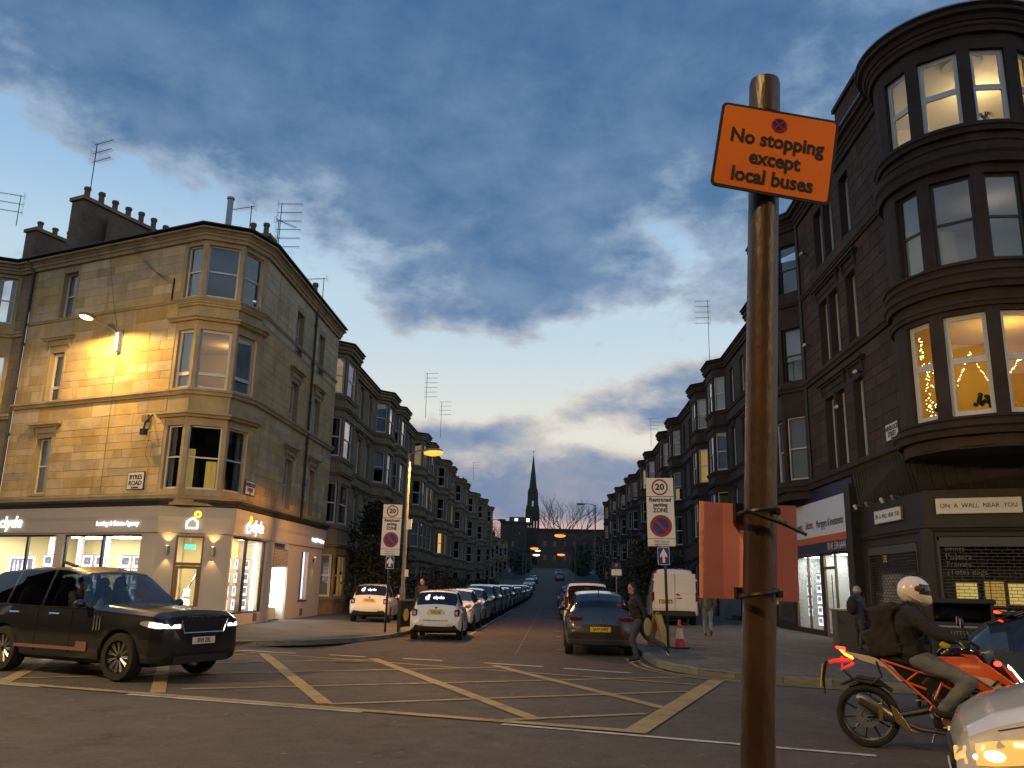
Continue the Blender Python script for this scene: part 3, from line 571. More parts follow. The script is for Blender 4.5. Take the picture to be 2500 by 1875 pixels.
pediment(LB, FB, bx(6.36), 1.75, 6.86, 'sand_trim'); pediment(LB, FB, bx(6.34), 1.75, 10.27, 'sand_trim')
FH = frame(D_, (HLX, 40.2)); yh = D_[1]
opsH = [(33.4-yh, 34.35-yh, z0, z1) for z0, z1 in ((4.5, 6.5), (7.9, 9.75), (10.95, 12.82))] + [(36.8-yh, 37.7-yh, z0, z1) for z0, z1 in ((4.5, 6.5), (7.9, 9.75), (10.95, 12.82))]
wall(LB, FH, 0, 40.2-yh, 4.05, 13.75, opsH, 'mortar')
bigH = [(o[0]-.1, o[1]+.1, o[2]-.02, o[3]+.02) for o in opsH]
for o in opsH:
    for a, c in ((o[0]-.1, o[0]), (o[1], o[1]+.1)): MB().box(a+.003, c-.001, -.012, 0, o[2]-.018, o[3]+.018).build('window_margin', 'sand_trim', LB, FH)
for z0, z1 in ((4.47, 7.83), (8.07, 10.85), (10.97, 13.5)): stones(LB, FH, .02, 40.18-yh, z0, z1, bigH, 'sandstone', budget=BUD, seed=int(z0*11))
for i, o in enumerate(opsH):
    win(LB, FH, *o[:4], dep=.2, style='sash' if i not in (1, 4) else 'upvc', split=.5 if i not in (1, 4) else .3, cur=('net', None, 'drapes')[i % 3])
    if i % 3 < 2: pediment(LB, FH, (o[0]+o[1])/2, 1.8, o[3]+.2, 'sand_trim')
# the canted corner bay, three storeys
floors = [(4.6, 6.78), (8.07, 10.2), (11.42, 13.36)]
for k, (p0, p1, ma, mb) in enumerate(((A_, B_, .14, .12), (B_, C_, .14, .14), (C_, D_, .12, .16))):
    Fk = frame(p0, p1); L_ = (Vector(p1)-Vector(p0)).length
    ops = [(ma, L_-mb, a, c) for a, c in floors]; wall(LB, Fk, 0, L_, 4.05, 13.75, ops, 'sand_trim', name='bay_wall', dep=.18)
    for j, o in enumerate(ops):
        win(LB, Fk, *o[:4], dep=.12, style=('sash', 'upvc', 'sash')[j] if not (j == 1 and k == 1) else 'upvc', split=.5 if j != 1 else .26, cur=('drapes' if k != 1 else None, 'net' if k != 1 else None, 'net' if k == 0 else None)[j], lit=None)
# seen dim inside the corner windows
Fk = frame(B_, C_)
MB().box(.2, .42, .35, .4, 4.65, 6.0).box(.8, 1.15, .35, .4, 4.65, 5.6).build('curtain', 'lit_curtain', LB, Fk)
MB().box(.16, 1.18, .26, .28, 11.45, 13.3).build('blind', 'navy', LB, Fk)
rp_ = [A_, B_, C_, D_, (-11.15, 32.5), (-14.4, 32.0)]; rp_ = [(x+(-12.4-x)*.12, y+(30.0-y)*.12) for x, y in rp_]; rb = MB(); rb.v = [(x, y, 7.9) for x, y in rp_] + [(x, y, 10.4) for x, y in rp_]; rb.f = [tuple(range(6)), tuple(range(6, 12)), (3, 4, 10, 9), (4, 5, 11, 10), (5, 0, 6, 11)]; rb.build('dim_room', 'cream_wall', LB)
lineL = [tuple(bl(8.4)[:2]), A_, B_, C_, D_, (HLX, 40.2)]
band(LB, lineL, 7.84, 8.06, .16, 'sand_trim'); band(LB, lineL, 13.52, 13.76, .18, 'sand_trim', 'eaves_course'); band(LB, lineL, 13.76, 13.93, .36, 'sand_trim', 'eaves_cornice'); band(LB, lineL, 13.935, 14.06, .44, 'gutter', 'gutter')
band(LB, lineL, 11.25, 11.37, .08, 'sand_trim', 'sill_course'); band(LB, lineL, 4.27, 4.46, .06, 'sand_trim', 'sill_course')
bay_line = [tuple(bl(.55)[:2]), A_, B_, C_, D_, (HLX, 29.75)]
for z in (7.05, 10.5): band(LB, bay_line, z, z+.17, .22, 'sand_trim', 'bay_cornice')
for z in (11.05,): band(LB, [A_, B_, C_, D_], z, z+.16, .12, 'sand_trim', 'bay_cornice')
# roof: slated slopes back to a ridge, lead flat over the bay
rf = MB(); e = 14.06
r0, r1 = bl(8.4, .35, e), bl(0.2, .35, e); k0, k1 = bl(8.4, -4.2, 16.0), bl(2.6, -4.2, 16.0); h0, h1 = Vector((HLX+.3, 29.3, e)), Vector((HLX+.3, 40.2, e)); q1 = Vector((-15.1, 40.2, 16.0)); q0 = k1
c0, c1 = Vector((-12.5, 27.4, e)), Vector((-11.1, 28.05, e))
for q in ((r0, r1, k1, k0), (r1, c0, k1, k1), (c0, c1, k1, k1), (c1, h0, k1, k1), (h0, h1, q1, k1)): rf.add(q, [(0, 1, 2, 3)]) if q[2] != q[3] else rf.add(q[:3], [(0, 1, 2)])
rf.add([k0, k1, q1, bl(8.4, -12, 16.0)], [(0, 1, 2, 3)]); rf.build('roof', 'slate', LB)
bk = MB(); pB = bl(8.4, -12); bk.quad(bl(8.4, 0, 4), pB + Vector((0, 0, 4)), pB + Vector((0, 0, 16)), bl(8.4, 0, 14)); bk.quad(pB + Vector((0, 0, 4)), (HLX, 40.2, 4), (HLX, 40.2, 13.9), pB + Vector((0, 0, 15.9))); bk.quad(bl(8.4, .0, 4.06), bl(0, 0, 4.06), (HLX, 40.2, 4.06), pB+Vector((0, 0, 4.06)))
bk.build('rear_wall', 'mortar', LB)
pipe(LB, [bl(8.36, .1, 13.9), bl(8.36, .1, 13.3), bl(8.38, .1, 4.4)]); pipe(LB, [(HLX+.1, 35.85, 13.9), (HLX+.1, 35.85, 4.3)])
CS = frame(bl(8.9, -1.7), bl(8.0, -1.7))
st = chimney(LB, CS, .75, 6.6, 14.2, 17.55, 9); MB().box(.376, .39, 1.0, 5.8, 15.2, 17.2).build('panel_recess', 'brick', st, CS @ T(0.37, 0, 0))
for s, d, h, r in ((4.4, -4.6, 1.0, .16), (3.0, -4.6, 2.2, .13)): 
    p = bl(s, d, 15.7); MB().lathe([(r*1.7, 0), (r*1.1, .3), (r, .35), (r, h-.1), (r*1.3, h-.08), (r*1.3, h)], 12, T(p)).build('flue', 'zinc', LB, smooth=35)
chimney(LB, T(-13.2, 35.8, 0) @ RZ(90), .8, 1.9, 14.2, 17.0, 3)
chimney(LB, T(-11.9, 40.0, 0) @ RZ(90), .8, 2.2, 13.8, 15.4, 3, poth=.8)
for i, (a, c) in enumerate((((4.0, 13.8), (3.2, 10.6)), ((2.9, 13.8), (.75, 12.2)), ((2.75, 13.8), (.72, 12.1)), ((2.6, 13.8), (.70, 12.0)))):
    p, q = bl(a[0], .2, a[1]), bl(c[0], .06, c[1]); pts = [p.lerp(q, t/6) - Vector((0, 0, .25*sin(pi*t/6))) for t in range(7)]; MB().tube(pts, .007, 5).build('cable', 'plastic_black', LB)
MB().tube([bl(2.98, .06, 9.6), bl(3.05, .05, 8.1)], .006, 5).tube([bl(3.0, .05, 8.0), bl(2.95, .05, 4.5)], .006, 5).tube([bl(.9, .05, 6.4), bl(1.0, .05, 5.8), bl(.75, .05, 5.5), bl(.8, .05, 4.6)], .006, 5).tube([bl(.62, .05, 12.2), bl(.64, .05, 11.3)], .03, 6).build('cable', 'plastic_black', LB)
# ---- wall-mounted street lamp
WLM = frame(bl(3.0), bl(2.0)); wl = thing('wall_street_lamp', 'lit street lamp on a curved arm bracketed to the pale corner tenement', 'street lamp', T(bl(3.0, 0, 9.7)))
MB().box(-.09, .09, -.2, 0, 9.66, 10.42).build('control_box', 'sign_white', wl, WLM, bev=.015); MB().box(-.12, .12, -.06, -.001, 10.2, 10.5).build('bracket', 'lamp_metal', wl, WLM)
MB().tube([(0, -.06, 10.35), (0, -.35, 10.42), (0, -.9, 10.52), (0, -1.25, 10.56)], .028, 8).build('arm', 'lamp_metal', wl, WLM, smooth=True)
LH = WLM @ T(0, -1.5, 10.58)
MB().ell((0, 0, .03), (.16, .34, .11), 16, 8).build('lantern', 'lamp_metal', wl, LH, smooth=True); MB().ell((0, -.04, -.02), (.15, .27, .10), 14, 7).build('bowl', 'bulb', wl, LH, smooth=True)
def lamp_light(name, p, power, col, spot=None, r=.12, parent=None, blend=.25, rot=None, tilt=None):
    if tilt: rot = Matrix.Rotation(radians(tilt), 4, 'X') if not isinstance(tilt, Matrix) else tilt
    l = bpy.data.lights.new(name, 'SPOT' if spot else 'POINT'); l.energy = power; l.color = col; l.shadow_soft_size = r
    if spot: l.spot_size = radians(spot); l.spot_blend = blend
    o = bpy.data.objects.new(name, l); COL.objects.link(o); o.matrix_basis = (WM[parent].inverted() if parent else ID) @ T(p) @ (rot or ID); o.parent = parent; return o
lamp_light('room_light', (-12.6, 30.6, 10.0), 16, (1, .55, .2), None, .15, LB)
lamp_light('lamp_light', (LH @ Vector((0, -.05, -.16))), 1600, (1, .62, .20), 174, .12, wl, .2, RX(4))
# ---- cctv / floodlight on the wall, name plates
fl = thing('wall_floodlight', 'small dark floodlight and junction box beside the corner bay', 'light', T(bl(1.0, 0, 6.3))); MB().box(-.14, .14, -.12, 0, 6.95, 7.2).build('junction_box', 'sand_far', fl, frame(bl(1.15), bl(0)))
MB().box(-.1, .1, -.35, -.18, 6.45, 6.66).tube([(.05, -.02, 7.2), (.05, -.28, 6.9), (0, -.3, 6.6)], .03, 6).build('lamp_head', 'black_metal', fl, frame(bl(.95), bl(0)))
def street_name(label, M, w, h, lines):
    t = thing('street_sign', label, 'sign', M); MB().box(-w/2, w/2, -.03, 0, -h/2, h/2).build('plate', 'black_print', t, M); MB().box(-w/2+.025, w/2-.025, -.034, -.03, -h/2+.025, h/2-.025).build('face', 'sign_plate', t, M)
    for body, z, s, sx in lines: text(body, s, 'black_print', t, M @ T(0, -.037, z), sx=sx, bold=.006)
street_name('white name plate reading Byres Road on the pale corner tenement', frame(bl(1.29), bl(0)) @ T(0, -.02, 4.9), .8, .62, (('BYRES', .12, .22, 1.0), ('ROAD', -.09, .22, 1.0), ('GLASGOW', -.24, .07, 1)))
street_name('white name plate reading Havelock Street on the pale corner tenement beside the bay', FH @ T(29.95-yh-.35, -.02, 4.85), .95, .52, (('HAVELOCK', .1, .19, .9), ('STREET', -.08, .19, .9), ('G11', -.2, .06, 1)))
# ------------------------------------------------------------------ estate agent's shop under it
SHOP = thing('shopfront', 'taupe corner shopfront with white glowing clyde lettering and bright windows', 'shop', T(bl(0)))
C0, C1 = (BL0.x, BL0.y), (HLX, 28.41); FC = frame(C0, C1); FHs = frame((HLX, 28.41), (HLX, 39.9)); FBs = frame(bl(9.6), bl(0)); sx_ = lambda s: 9.6-s
def ydy(y): return y-28.41
# fascia band and black cornice
lineS = [tuple(bl(9.6)[:2]), C0, C1, (HLX, 39.95)]
band(SHOP, lineS, 3.14, 4.03, .13, 'taupe', 'fascia', back=.1); band(SHOP, lineS, 4.035, 4.26, .30, 'fascia_black', 'cornice', back=.02)
opsS = [(sx_(8.5), sx_(4.93), .45, 3.08), (sx_(4.52), sx_(.74), .45, 3.08)]
wall(SHOP, FBs, 0, 9.6, .1, 3.2, opsS, 'taupe', dep=.2, name='shop_wall')
wall(SHOP, FC, 0, 2.362, .1, 3.2, [(.6, 1.5, .12, 3.06)], 'taupe', dep=.15, name='shop_wall')
oH = [(.12, ydy(32.08), .5, 3.1), (ydy(32.95), ydy(34.85), .12, 3.12), (ydy(36.65), ydy(37.75), .86, 2.92)]
wall(SHOP, FHs, 0, 11.5, .1, 3.2, oH, 'taupe', dep=.22, name='shop_wall')
FE = frame((HLX, 39.91), (HLX-4, 39.91)); MB().quad((0, 0, .1), (4, 0, .1), (4, 0, 4.05), (0, 0, 4.05)).build('end_wall', 'taupe', SHOP, FE)
def shopwin(M, xa, xb, za, zb, splits, dep=.08):
    b = MB(); f = .06; b.box(xa, xb, dep, dep+.08, za, za+f); b.box(xa, xb, dep, dep+.08, zb-f, zb); b.box(xa, xa+f, dep, dep+.08, za+f, zb-f); b.box(xb-f, xb, dep, dep+.08, za+f, zb-f)
    for s in splits: b.box(s-.05, s+.05, dep, dep+.08, za+f, zb-f)
    o = b.build('window', 'dark_frame', SHOP, M); cuts = [xa+f] + [c for s in splits for c in (s-.05, s+.05)] + [xb-f]
    for a, c in zip(cuts[::2], cuts[1::2]): MB().box(a-.01, c+.01, dep+.04, dep+.046, za+f-.01, zb-f+.01).build('pane', 'shop_pane', o, M)
    return o
shopwin(FBs, *opsS[0], [sx_(6.54)]); shopwin(FBs, *opsS[1], [sx_(2.64)]); shopwin(FHs, *oH[0], [ydy(30.15)])
# side entrance: louvre, recessed door, lit sidelight
MB().box(ydy(32.95), ydy(34.85), .2, .23, 2.95, 3.12).build('transom_panel', 'taupe_dark', SHOP, FHs)
lv = MB().box(ydy(32.95), ydy(34.85), .03, .05, 2.2, 2.88)
lo = lv.build('louvre_panel', 'taupe_dark', SHOP, FHs); sl = MB().box(ydy(32.98), ydy(34.82), -.012, .028, 0, .035).mesh('slat')
for k in range(12): put('slat', sl, 'taupe', lo, FHs @ T(0, 0, 2.22+k*.054))
MB().box(ydy(32.98), ydy(34.05), .45, .5, .13, 2.18).build('side_door', 'taupe_dark', SHOP, FHs)
MB().box(ydy(32.95), ydy(32.99), .05, .5, .12, 2.2).box(ydy(34.82), ydy(34.86), .05, .5, .12, 2.2).box(ydy(34.06), ydy(34.82), .40, .45, .12, .6).build('door_reveal', 'taupe', SHOP, FHs)
MB().box(ydy(34.08), ydy(34.80), .42, .43, .62, 2.16).build('side_light', 'cool_light', SHOP, FHs)
o = MB().box(ydy(36.7), ydy(37.7), .16, .17, .9, 2.9).build('slit_window', 'lilac_light', SHOP, FHs); MB().box(ydy(37.12), ydy(37.26), .10, .15, .9, 2.9).build('mullion', 'dark_frame', o, FHs); MB().box(ydy(36.6), ydy(37.8), -.05, .1, .8, .86).build('sill', 'taupe_dark', o, FHs)
for y in (31.4, 37.2):
    g = MB().box(ydy(y)-.2, ydy(y)+.2, -.01, .0, .2, .5).build('air_vent', 'taupe_dark', SHOP, FHs)
    for k in range(4): MB().box(ydy(y)-.18, ydy(y)+.18, -.022, -.01, .23+k*.07, .26+k*.07).build('slat', 'brick', g, FHs)
# corner door
b = MB()
for x0, x1, z0, z1 in ((.6, .66, .12, 3.06), (1.44, 1.5, .12, 3.06), (.66, 1.44, 2.08, 2.18), (.66, 1.44, 3.0, 3.06)): b.box(x0, x1, .02, .1, z0, z1)
dr = b.build('door_frame', 'timber', SHOP, FC); MB().box(.66, 1.44, .05, .055, 2.18, 3.0).build('transom_pane', 'shop_pane', dr, FC)
dd = MB().box(.67, .76, .04, .085, .14, 2.07).box(1.34, 1.43, .04, .085, .14, 2.07).box(.76, 1.34, .04, .085, .14, .36).box(.76, 1.34, .04, .085, 1.98, 2.07).build('door', 'timber', SHOP, FC); MB().box(.76, 1.34, .06, .065, .36, 1.98).build('pane', 'pane', dd, FC)
MB().tube([(.86, -.02, .75), (1.36, -.02, 1.8)], .02, 6).build('door_handle', 'chrome', dd, FC); MB().box(1.0, 1.2, .055, .06, 1.1, 1.32).box(.98, 1.22, .052, .058, .62, 1.0).build('notice', 'card_white', dd, FC)
ex = thing('exit_sign', 'small green lit exit sign above the corner shop door', 'sign', FC @ T(.95, .7, 2.72)); MB().box(-.18, .18, 0, .03, -.08, .08).build('panel', 'exit_green', ex, WM[ex]); text('EXIT', .11, 'sign_plate', ex, WM[ex] @ T(.03, -.004, 0), sx=.9); MB().tube([(0, .015, .08), (0, .015, .45)], .01, 5).build('hanger', 'pale_metal', ex, WM[ex])
for k, (x, yy, M, lab) in enumerate(((.35, 0, FC, 'up-and-down wall light left of the corner shop door'), (1.8, 0, FC, 'up-and-down wall light right of the corner shop door'), (ydy(38.5), 0, FHs, 'yellow-lit wall light by the slit window of the corner shop'))):
    Ms = M @ T(x, 0, 2.58); t = thing('wall_light', lab, 'wall light', Ms); MB().lathe([(.05, -.13), (.05, .13)], 12, T(0, -.09, 0)).build('body', 'pale_metal', t, Ms, smooth=40); MB().box(-.03, .03, -.05, 0, -.05, .05).build('bracket', 'black_metal', t, Ms)
    MB().lathe([(.04, 0), (.04, .012)], 12, T(0, -.09, .131)).build('lens', 'bulb', t, Ms)
    if k < 2:
        lamp_light('wall_light_up', Ms @ Vector((0, -.12, .17)), 30, (1, .62, .2), 95, .03, t, .6, RX(180)); lamp_light('wall_light_down', Ms @ Vector((0, -.12, -.17)), 18, (1, .62, .2), 80, .03, t, .6)
    else: lamp_light('wall_light_down', Ms @ Vector((0, -.12, -.17)), 14, (1, .85, .1), 60, .03, t, .6)
# lettering
def house(M, s, ringm='lime_glow', hm='letter_glow', par=None):
    par = par or SHOP; o = [(-.5, -.5), (.5, -.5), (.5, .12), (0, .5), (-.5, .12)]; i = [(-.36, -.37), (.36, -.37), (.36, .05), (0, .33), (-.36, .05)]; b = MB(); n = 5
    b.v = [(x*s, y, z*s) for y in (-.03, -.005) for P in (o, i) for x, z in P]; b.f = []
    for j in range(n): k = (j+1) % n; b.f += [(j, k, n+k, n+j), (j, 2*n+j, 2*n+k, k), (n+j, n+k, 3*n+k, 3*n+j)]
    h = b.build('house_logo', hm, par, M); r = MB().ring(.13*s, .30*s, -.03, -.005, 28, (.38*s, .72*s)).build('ring', ringm, h, M)
text('clyde', .60, 'letter_glow', SHOP, FBs @ T(sx_(7.33), -.145, 3.52), ext=.015, sx=1.0, shear=.15, bold=.006); house(FBs @ T(sx_(8.35), -.14, 3.48), .42)
text('Letting & Estate Agency', .225, 'letter_glow', SHOP, FBs @ T(sx_(1.8), -.145, 3.44), ext=.012, sx=.94, shear=.12, bold=.002)
house(FC @ T(1.08, -.14, 3.48), .40); house(FHs @ T(ydy(29.55), -.14, 3.45), .40)
text('clyde', .60, 'letter_glow', SHOP, FHs @ T(ydy(30.5), -.145, 3.52), ext=.015, sx=.95, shear=.15, bold=.006); text('Letting & Estate Agency', .225, 'letter_glow', SHOP, FHs @ T(ydy(38.6), -.145, 3.47), ext=.012, sx=.9, shear=.12, bold=.002)
# inside: floor, ceiling, back walls, lights
inn = MB(); pI = [bl(9.5, -.25), bl(.2, -.25), Vector((HLX-.25, 28.8, 0)), Vector((HLX-.25, 39.7, 0)), Vector((-15.6, 39.7, 0)), bl(9.5, -6.2)]
MB().add([(p.x, p.y, .14) for p in pI], [tuple(range(6))]).build('shop_floor', 'dark_floor', SHOP); MB().add([(p.x, p.y, 3.19) for p in pI], [tuple(range(6))]).build('shop_ceiling', 'room_white', SHOP)
bw = MB(); bw.quad(bl(9.5, -4.4, .14), bl(4.0, -4.4, .14), bl(4.0, -4.4, 3.19), bl(9.5, -4.4, 3.19)); bw.quad(bl(9.5, -.2, .14), bl(9.5, -4.4, .14), bl(9.5, -4.4, 3.19), bl(9.5, -.2, 3.19)); bw.build('back_wall', 'yellow_wall', SHOP)
bw = MB(); bw.quad(bl(4.0, -4.4, .14), bl(4.0, -3.2, .14), bl(4.0, -3.2, 3.19), bl(4.0, -4.4, 3.19)); bw.quad(bl(4.0, -3.2, .14), bl(2.7, -3.2, .14), bl(2.7, -3.2, 3.19), bl(4.0, -3.2, 3.19)); bw.quad((-13.9, 31.5, .14), (-13.9, 39.7, .14), (-13.9, 39.7, 3.19), (-13.9, 31.5, 3.19)); bw.build('partition', 'cream_wall', SHOP)
bw = MB(); bw.quad(bl(2.7, -3.2, .14), bl(-.6, -3.2, .14), bl(-.6, -3.2, 3.19), bl(2.7, -3.2, 3.19)); bw.build('accent_wall', 'gold_room', SHOP)
bw = MB(); bw.quad((HLX-.25, 32.5, .14), (-13.9, 32.5, .14), (-13.9, 32.5, 3.19), (HLX-.25, 32.5, 3.19)); bw.build('stone_partition', 'sand_far', SHOP)
for s in (7.2, 5.6, 4.2, 2.3): MB().lathe([(.11, .14), (.11, 3.19)], 14, T(bl(s, -1.6))).build('column', 'room_white', SHOP, smooth=40)
for s, d in ((8.0, -1.0), (6.0, -1.0), (3.6, -1.0), (1.6, -1.0), (7, -3), (5, -3)):
    p = bl(s, d, 3.13); MB().box(-.6, .6, -.3, .3, 0, .03).build('light_panel', 'ceiling_light', SHOP, frame(bl(9.6), bl(0)).to_3x3().to_4x4() if False else T(p) @ RZ(-22))
for y in (29.6, 31.4): MB().box(-.3, .3, -.6, .6, 0, .03).build('light_panel', 'ceiling_light', SHOP, T(-12.0, y, 3.13))
MB().box(-.08, .0, -.1, .1, .55, 3.0).build('edge_light', 'cool_light', SHOP, T(-11.35, 32.3, 0))
pic = thing('framed_picture', 'gold framed picture on the warm wall inside the corner shop', 'picture', frame(bl(1.75, -3.15, 2.45), bl(0, -3.15, 2.45))); MB().box(-.42, .42, -.03, 0, -.42, .42).build('frame', 'timber', pic, WM[pic]); MB().box(-.36, .36, -.04, -.03, -.36, .36).build('print', 'yellow_wall', pic, WM[pic]); MB().box(-.12, .12, -.045, -.04, -.2, .22).build('motif', 'timber', pic, WM[pic])
CARD = {}
def card(M, w, h, label, group):
    t = thing('window_card', label, 'card', M, group); k = (w, h)
    if k not in CARD: CARD[k] = (MB().box(-w/2, w/2, 0, .012, -h/2, h/2).mesh('lit_frame'), MB().box(-w/2+.035, w/2-.035, -.003, 0, -h/2+.03, h/2-.03).mesh('border'), MB().box(-w/2+.11, w/2-.11, -.006, -.003, -h/2+.13, h/2-.08).mesh('photo'), MB().tube([(-w*.4, .006, h/2), (-w*.4, .006, h/2+.16)], .004, 4).tube([(w*.4, .006, h/2), (w*.4, .006, h/2+.16)], .004, 4).mesh('wire'))
    a, b, c, d = CARD[k]; put('lit_frame', a, 'card_frame', t, M); put('border', b, 'card_white', t, M); put('photo', c, 'card_photo', t, M); put('wire', d, 'pale_metal', t, M)
ROW = ['top', 'second', 'third', 'fourth', 'fifth', 'lowest']; NTH = ['first', 'second', 'third', 'fourth', 'fifth', 'sixth']
for i, s in enumerate((5.72, 4.98 + .1, 3.68, 3.05, 1.8, 1.2)):
    for r in range(3):
        card(FBs @ T(sx_(s)-.02, .42, 2.17-r*.52), .56, .46, 'lit property card, %s row, %s from the left in the long shop windows' % (ROW[r], NTH[i]), 'property cards in the long shop windows')
for y, n in ((29.25, 0), (31.05, 1)):
    for r in range(4):
        card(FHs @ T(ydy(y), .34, 2.2-r*.47), .55, .40, 'lit property card, %s row, right column of the %s pane of the tall side window' % (ROW[r], ('left', 'right')[n]), 'property cards in the tall side window')
        card(FHs @ T(ydy(y)-.62, .5, 2.2-r*.47), .4, .40, 'lit property card, %s row, left column of the %s pane of the tall side window' % (ROW[r], ('left', 'right')[n]), 'property cards in the tall side window')
po = thing('window_poster', 'large lilac poster of bottles and bread in the leftmost shop window', 'poster', FBs @ T(sx_(7.15), .42, 1.85)); Mp = WM[po]
MB().box(-.68, .68, 0, .02, -.42, .46).build('lit_frame', 'card_white', po, Mp); MB().box(-.6, .6, -.005, 0, -.28, .4).build('print', 'poster_lilac', po, Mp); MB().box(-.5, .5, -.01, -.005, -.26, -.06).build('bread', 'bread', po, Mp)
b = MB()
for x in (-.4, -.2, .05, .3): b.box(x-.05, x+.05, -.01, -.005, -.05, .2); b.box(x-.02, x+.02, -.01, -.005, .2, .34)
b.build('bottles', 'card_white', po, Mp)
# next tenement to the left along the main road, with a bay at the frame's edge
LN = thing('neighbour_tenement', 'pale sandstone tenement with a round bay at the left edge of the picture', 'building', T(bl(8.4)))
FN = frame(bl(20), bl(8.42)); pB0, pB1, pB2, pB3 = bl(12.9), bl(12.2, .75), bl(9.9, .75), bl(9.2); nl = lambda s: 20-s
wall(LN, FN, 0, nl(12.9), 4.05, 13.9, [(nl(15.4), nl(14.4), a, a+1.95) for a in (4.6, 8.05, 11.35)], 'sand_far'); wall(LN, FN, nl(9.2), nl(8.43), 4.05, 13.9, [], 'sand_far')
for a in (4.6, 8.05, 11.35): win(LN, FN, nl(15.4), nl(14.4), a, a+1.95)
for p0, p1 in ((pB0, pB1), (pB1, pB2), (pB2, pB3)):
    Fk = frame(p0, p1); L_ = (p1-p0).length; n2 = 2 if L_ > 1.6 else 1; ops = []
    for a in (4.75, 8.2, 11.45):
        for j in range(n2): ops.append((.13+j*L_/n2, L_/n2-.13+j*L_/n2, a, a+1.9))
    wall(LN, Fk, 0, L_, 4.05, 13.9, ops, 'sand_trim', name='bay_wall', dep=.18)
    for o_ in ops: win(LN, Fk, *o_, dep=.12, cur=random.choice([None, 'drapes', 'net']))
ln = [tuple(p[:2]) for p in (bl(20), pB0, pB1, pB2, pB3, bl(8.5))]
for z, h, pr in ((7.5, .2, .15), (10.85, .2, .15), (13.5, .2, .2), (13.72, .2, .38)): band(LN, ln, z, z+h, pr, 'sand_trim')
band(LN, ln, 13.93, 14.06, .44, 'gutter', 'gutter'); MB().add([bl(20, .3, 14.05), bl(8.42, .3, 14.05), bl(8.42, -5, 16.2), bl(20, -5, 16.2)], [(0, 1, 2, 3)]).build('roof', 'slate', LN)
wall(LN, frame(bl(20, .05), bl(9.65, .05)), 0, 10.3, .1, 4.06, [], 'taupe', name='shop_wall')
chimney(LN, frame(bl(14.6, -3.6), bl(13.8, -3.6)), .75, 6.4, 14, 17.8, 8)
aerial('tall television aerial with four arrays on the chimney of the pale corner tenement', bl(8.5, -1.9, 17.7), 2.6, 3, -20)
t = aerial('small television aerial on the chimney stack at the far left', bl(13.9, -6.5, 17.9), 1.5, 1, -10)
aerial('thin television aerial with stacked arrays cut by the left edge', bl(14.9, -3.0, 17.9), 1.6, 3, 200)
aerial('bent television aerial lying low over the slate corner roof', Vector((-12.6, 31.5, 15.4)), 1.3, 1, 160)
aerial('little twin-rod aerial behind the slate corner roof', Vector((-11.8, 32.6, 15.2)), 1.4, 1, 60)
aerial('tall aerial with six arrays beside the small chimney of the pale tenement', Vector((-12.6, 35.0, 15.2)), 3.3, 6, 5)
aerial('spread television aerial at the end of the pale tenement roof', Vector((-11.5, 38.8, 14.8)), 1.5, 1, 170)
# ------------------------------------------------------------------ dark red sandstone tenement on the right corner
RB = thing('dark_corner_tenement', 'dark red sandstone tenement with a big round corner bay and lit windows', 'building', T(10, 23, 0))
FR = frame((10, 39), (10, 23.97)); ry = lambda y: 39-y
fl3 = [(5.98, 8.6), (9.95, 12.3), (13.75, 15.95)]
opsR = [(ry(b), ry(a), z0, z1) for a, b in ((27.0, 27.92), (28.78, 29.72), (29.95, 30.88)) for z0, z1 in fl3]
wall(RB, FR, 0, ry(37.7), 5.2, 16.7, [], 'red_mortar', dep=.3); wall(RB, FR, ry(33.0), 15.03, 5.2, 16.7, opsR, 'red_mortar', dep=.3)
bigR = [(o[0]-.12, o[1]+.12, o[2]-.02, o[3]+.25) for o in opsR]; BUD2 = [300]
for o in opsR:
    for q in ((o[0]-.117, o[0]-.001, -.02, 0, o[2]-.018, o[3]+.247), (o[1]+.001, o[1]+.117, -.02, 0, o[2]-.018, o[3]+.247), (o[0], o[1], -.02, 0, o[3]+.002, o[3]+.247)): MB().box(*q).build('window_margin', 'red_trim', RB, FR)
for z0, z1 in ((5.85, 9.48), (9.78, 13.1), (13.3, 16.4)): stones(RB, FR, ry(32.98), 15.0, z0, z1, bigR, 'redstone', course=.37, lens=(.6, 1.2), budget=BUD2, seed=int(z0*5), proud=.016)
for i, o in enumerate(opsR): win(RB, FR, *o[:4], dep=.24, fm='white_frame', cur=random.choice([None, 'net', 'drapes']), pane='pane')
for z in (8.95, 12.65):
    pediment(RB, FR, ry(27.46), 1.7, z-.1, 'red_trim'); pediment(RB, FR, ry(29.83), 2.9, z-.1, 'red_trim')
# canted bay up the side street
b2 = [(10, 37.6), (9.25, 36.9), (9.25, 34.0), (10, 33.1)]
for k, (p0, p1) in enumerate(zip(b2, b2[1:])):
    Fk = frame(p0, p1); L_ = (Vector(p1)-Vector(p0)).length; n2 = 2 if L_ > 2 else 1; ops = [(.14+j*L_/n2, L_/n2*(j+1)-.14, z0, z1-.1) for z0, z1 in fl3 for j in range(n2)]
    wall(RB, Fk, 0, L_, 5.2, 16.7, ops, 'red_trim', name='bay_wall', dep=.22)
    for i, o in enumerate(ops): win(RB, Fk, *o, dep=.14, cur='blind' if (k == 2 and 9 < o[2] < 10) else random.choice([None, 'net']), lit='lit_room' if (k == 2 and o[2] < 6.5) else None, fm='white_frame' if o[2] < 9 else 'dark_frame')
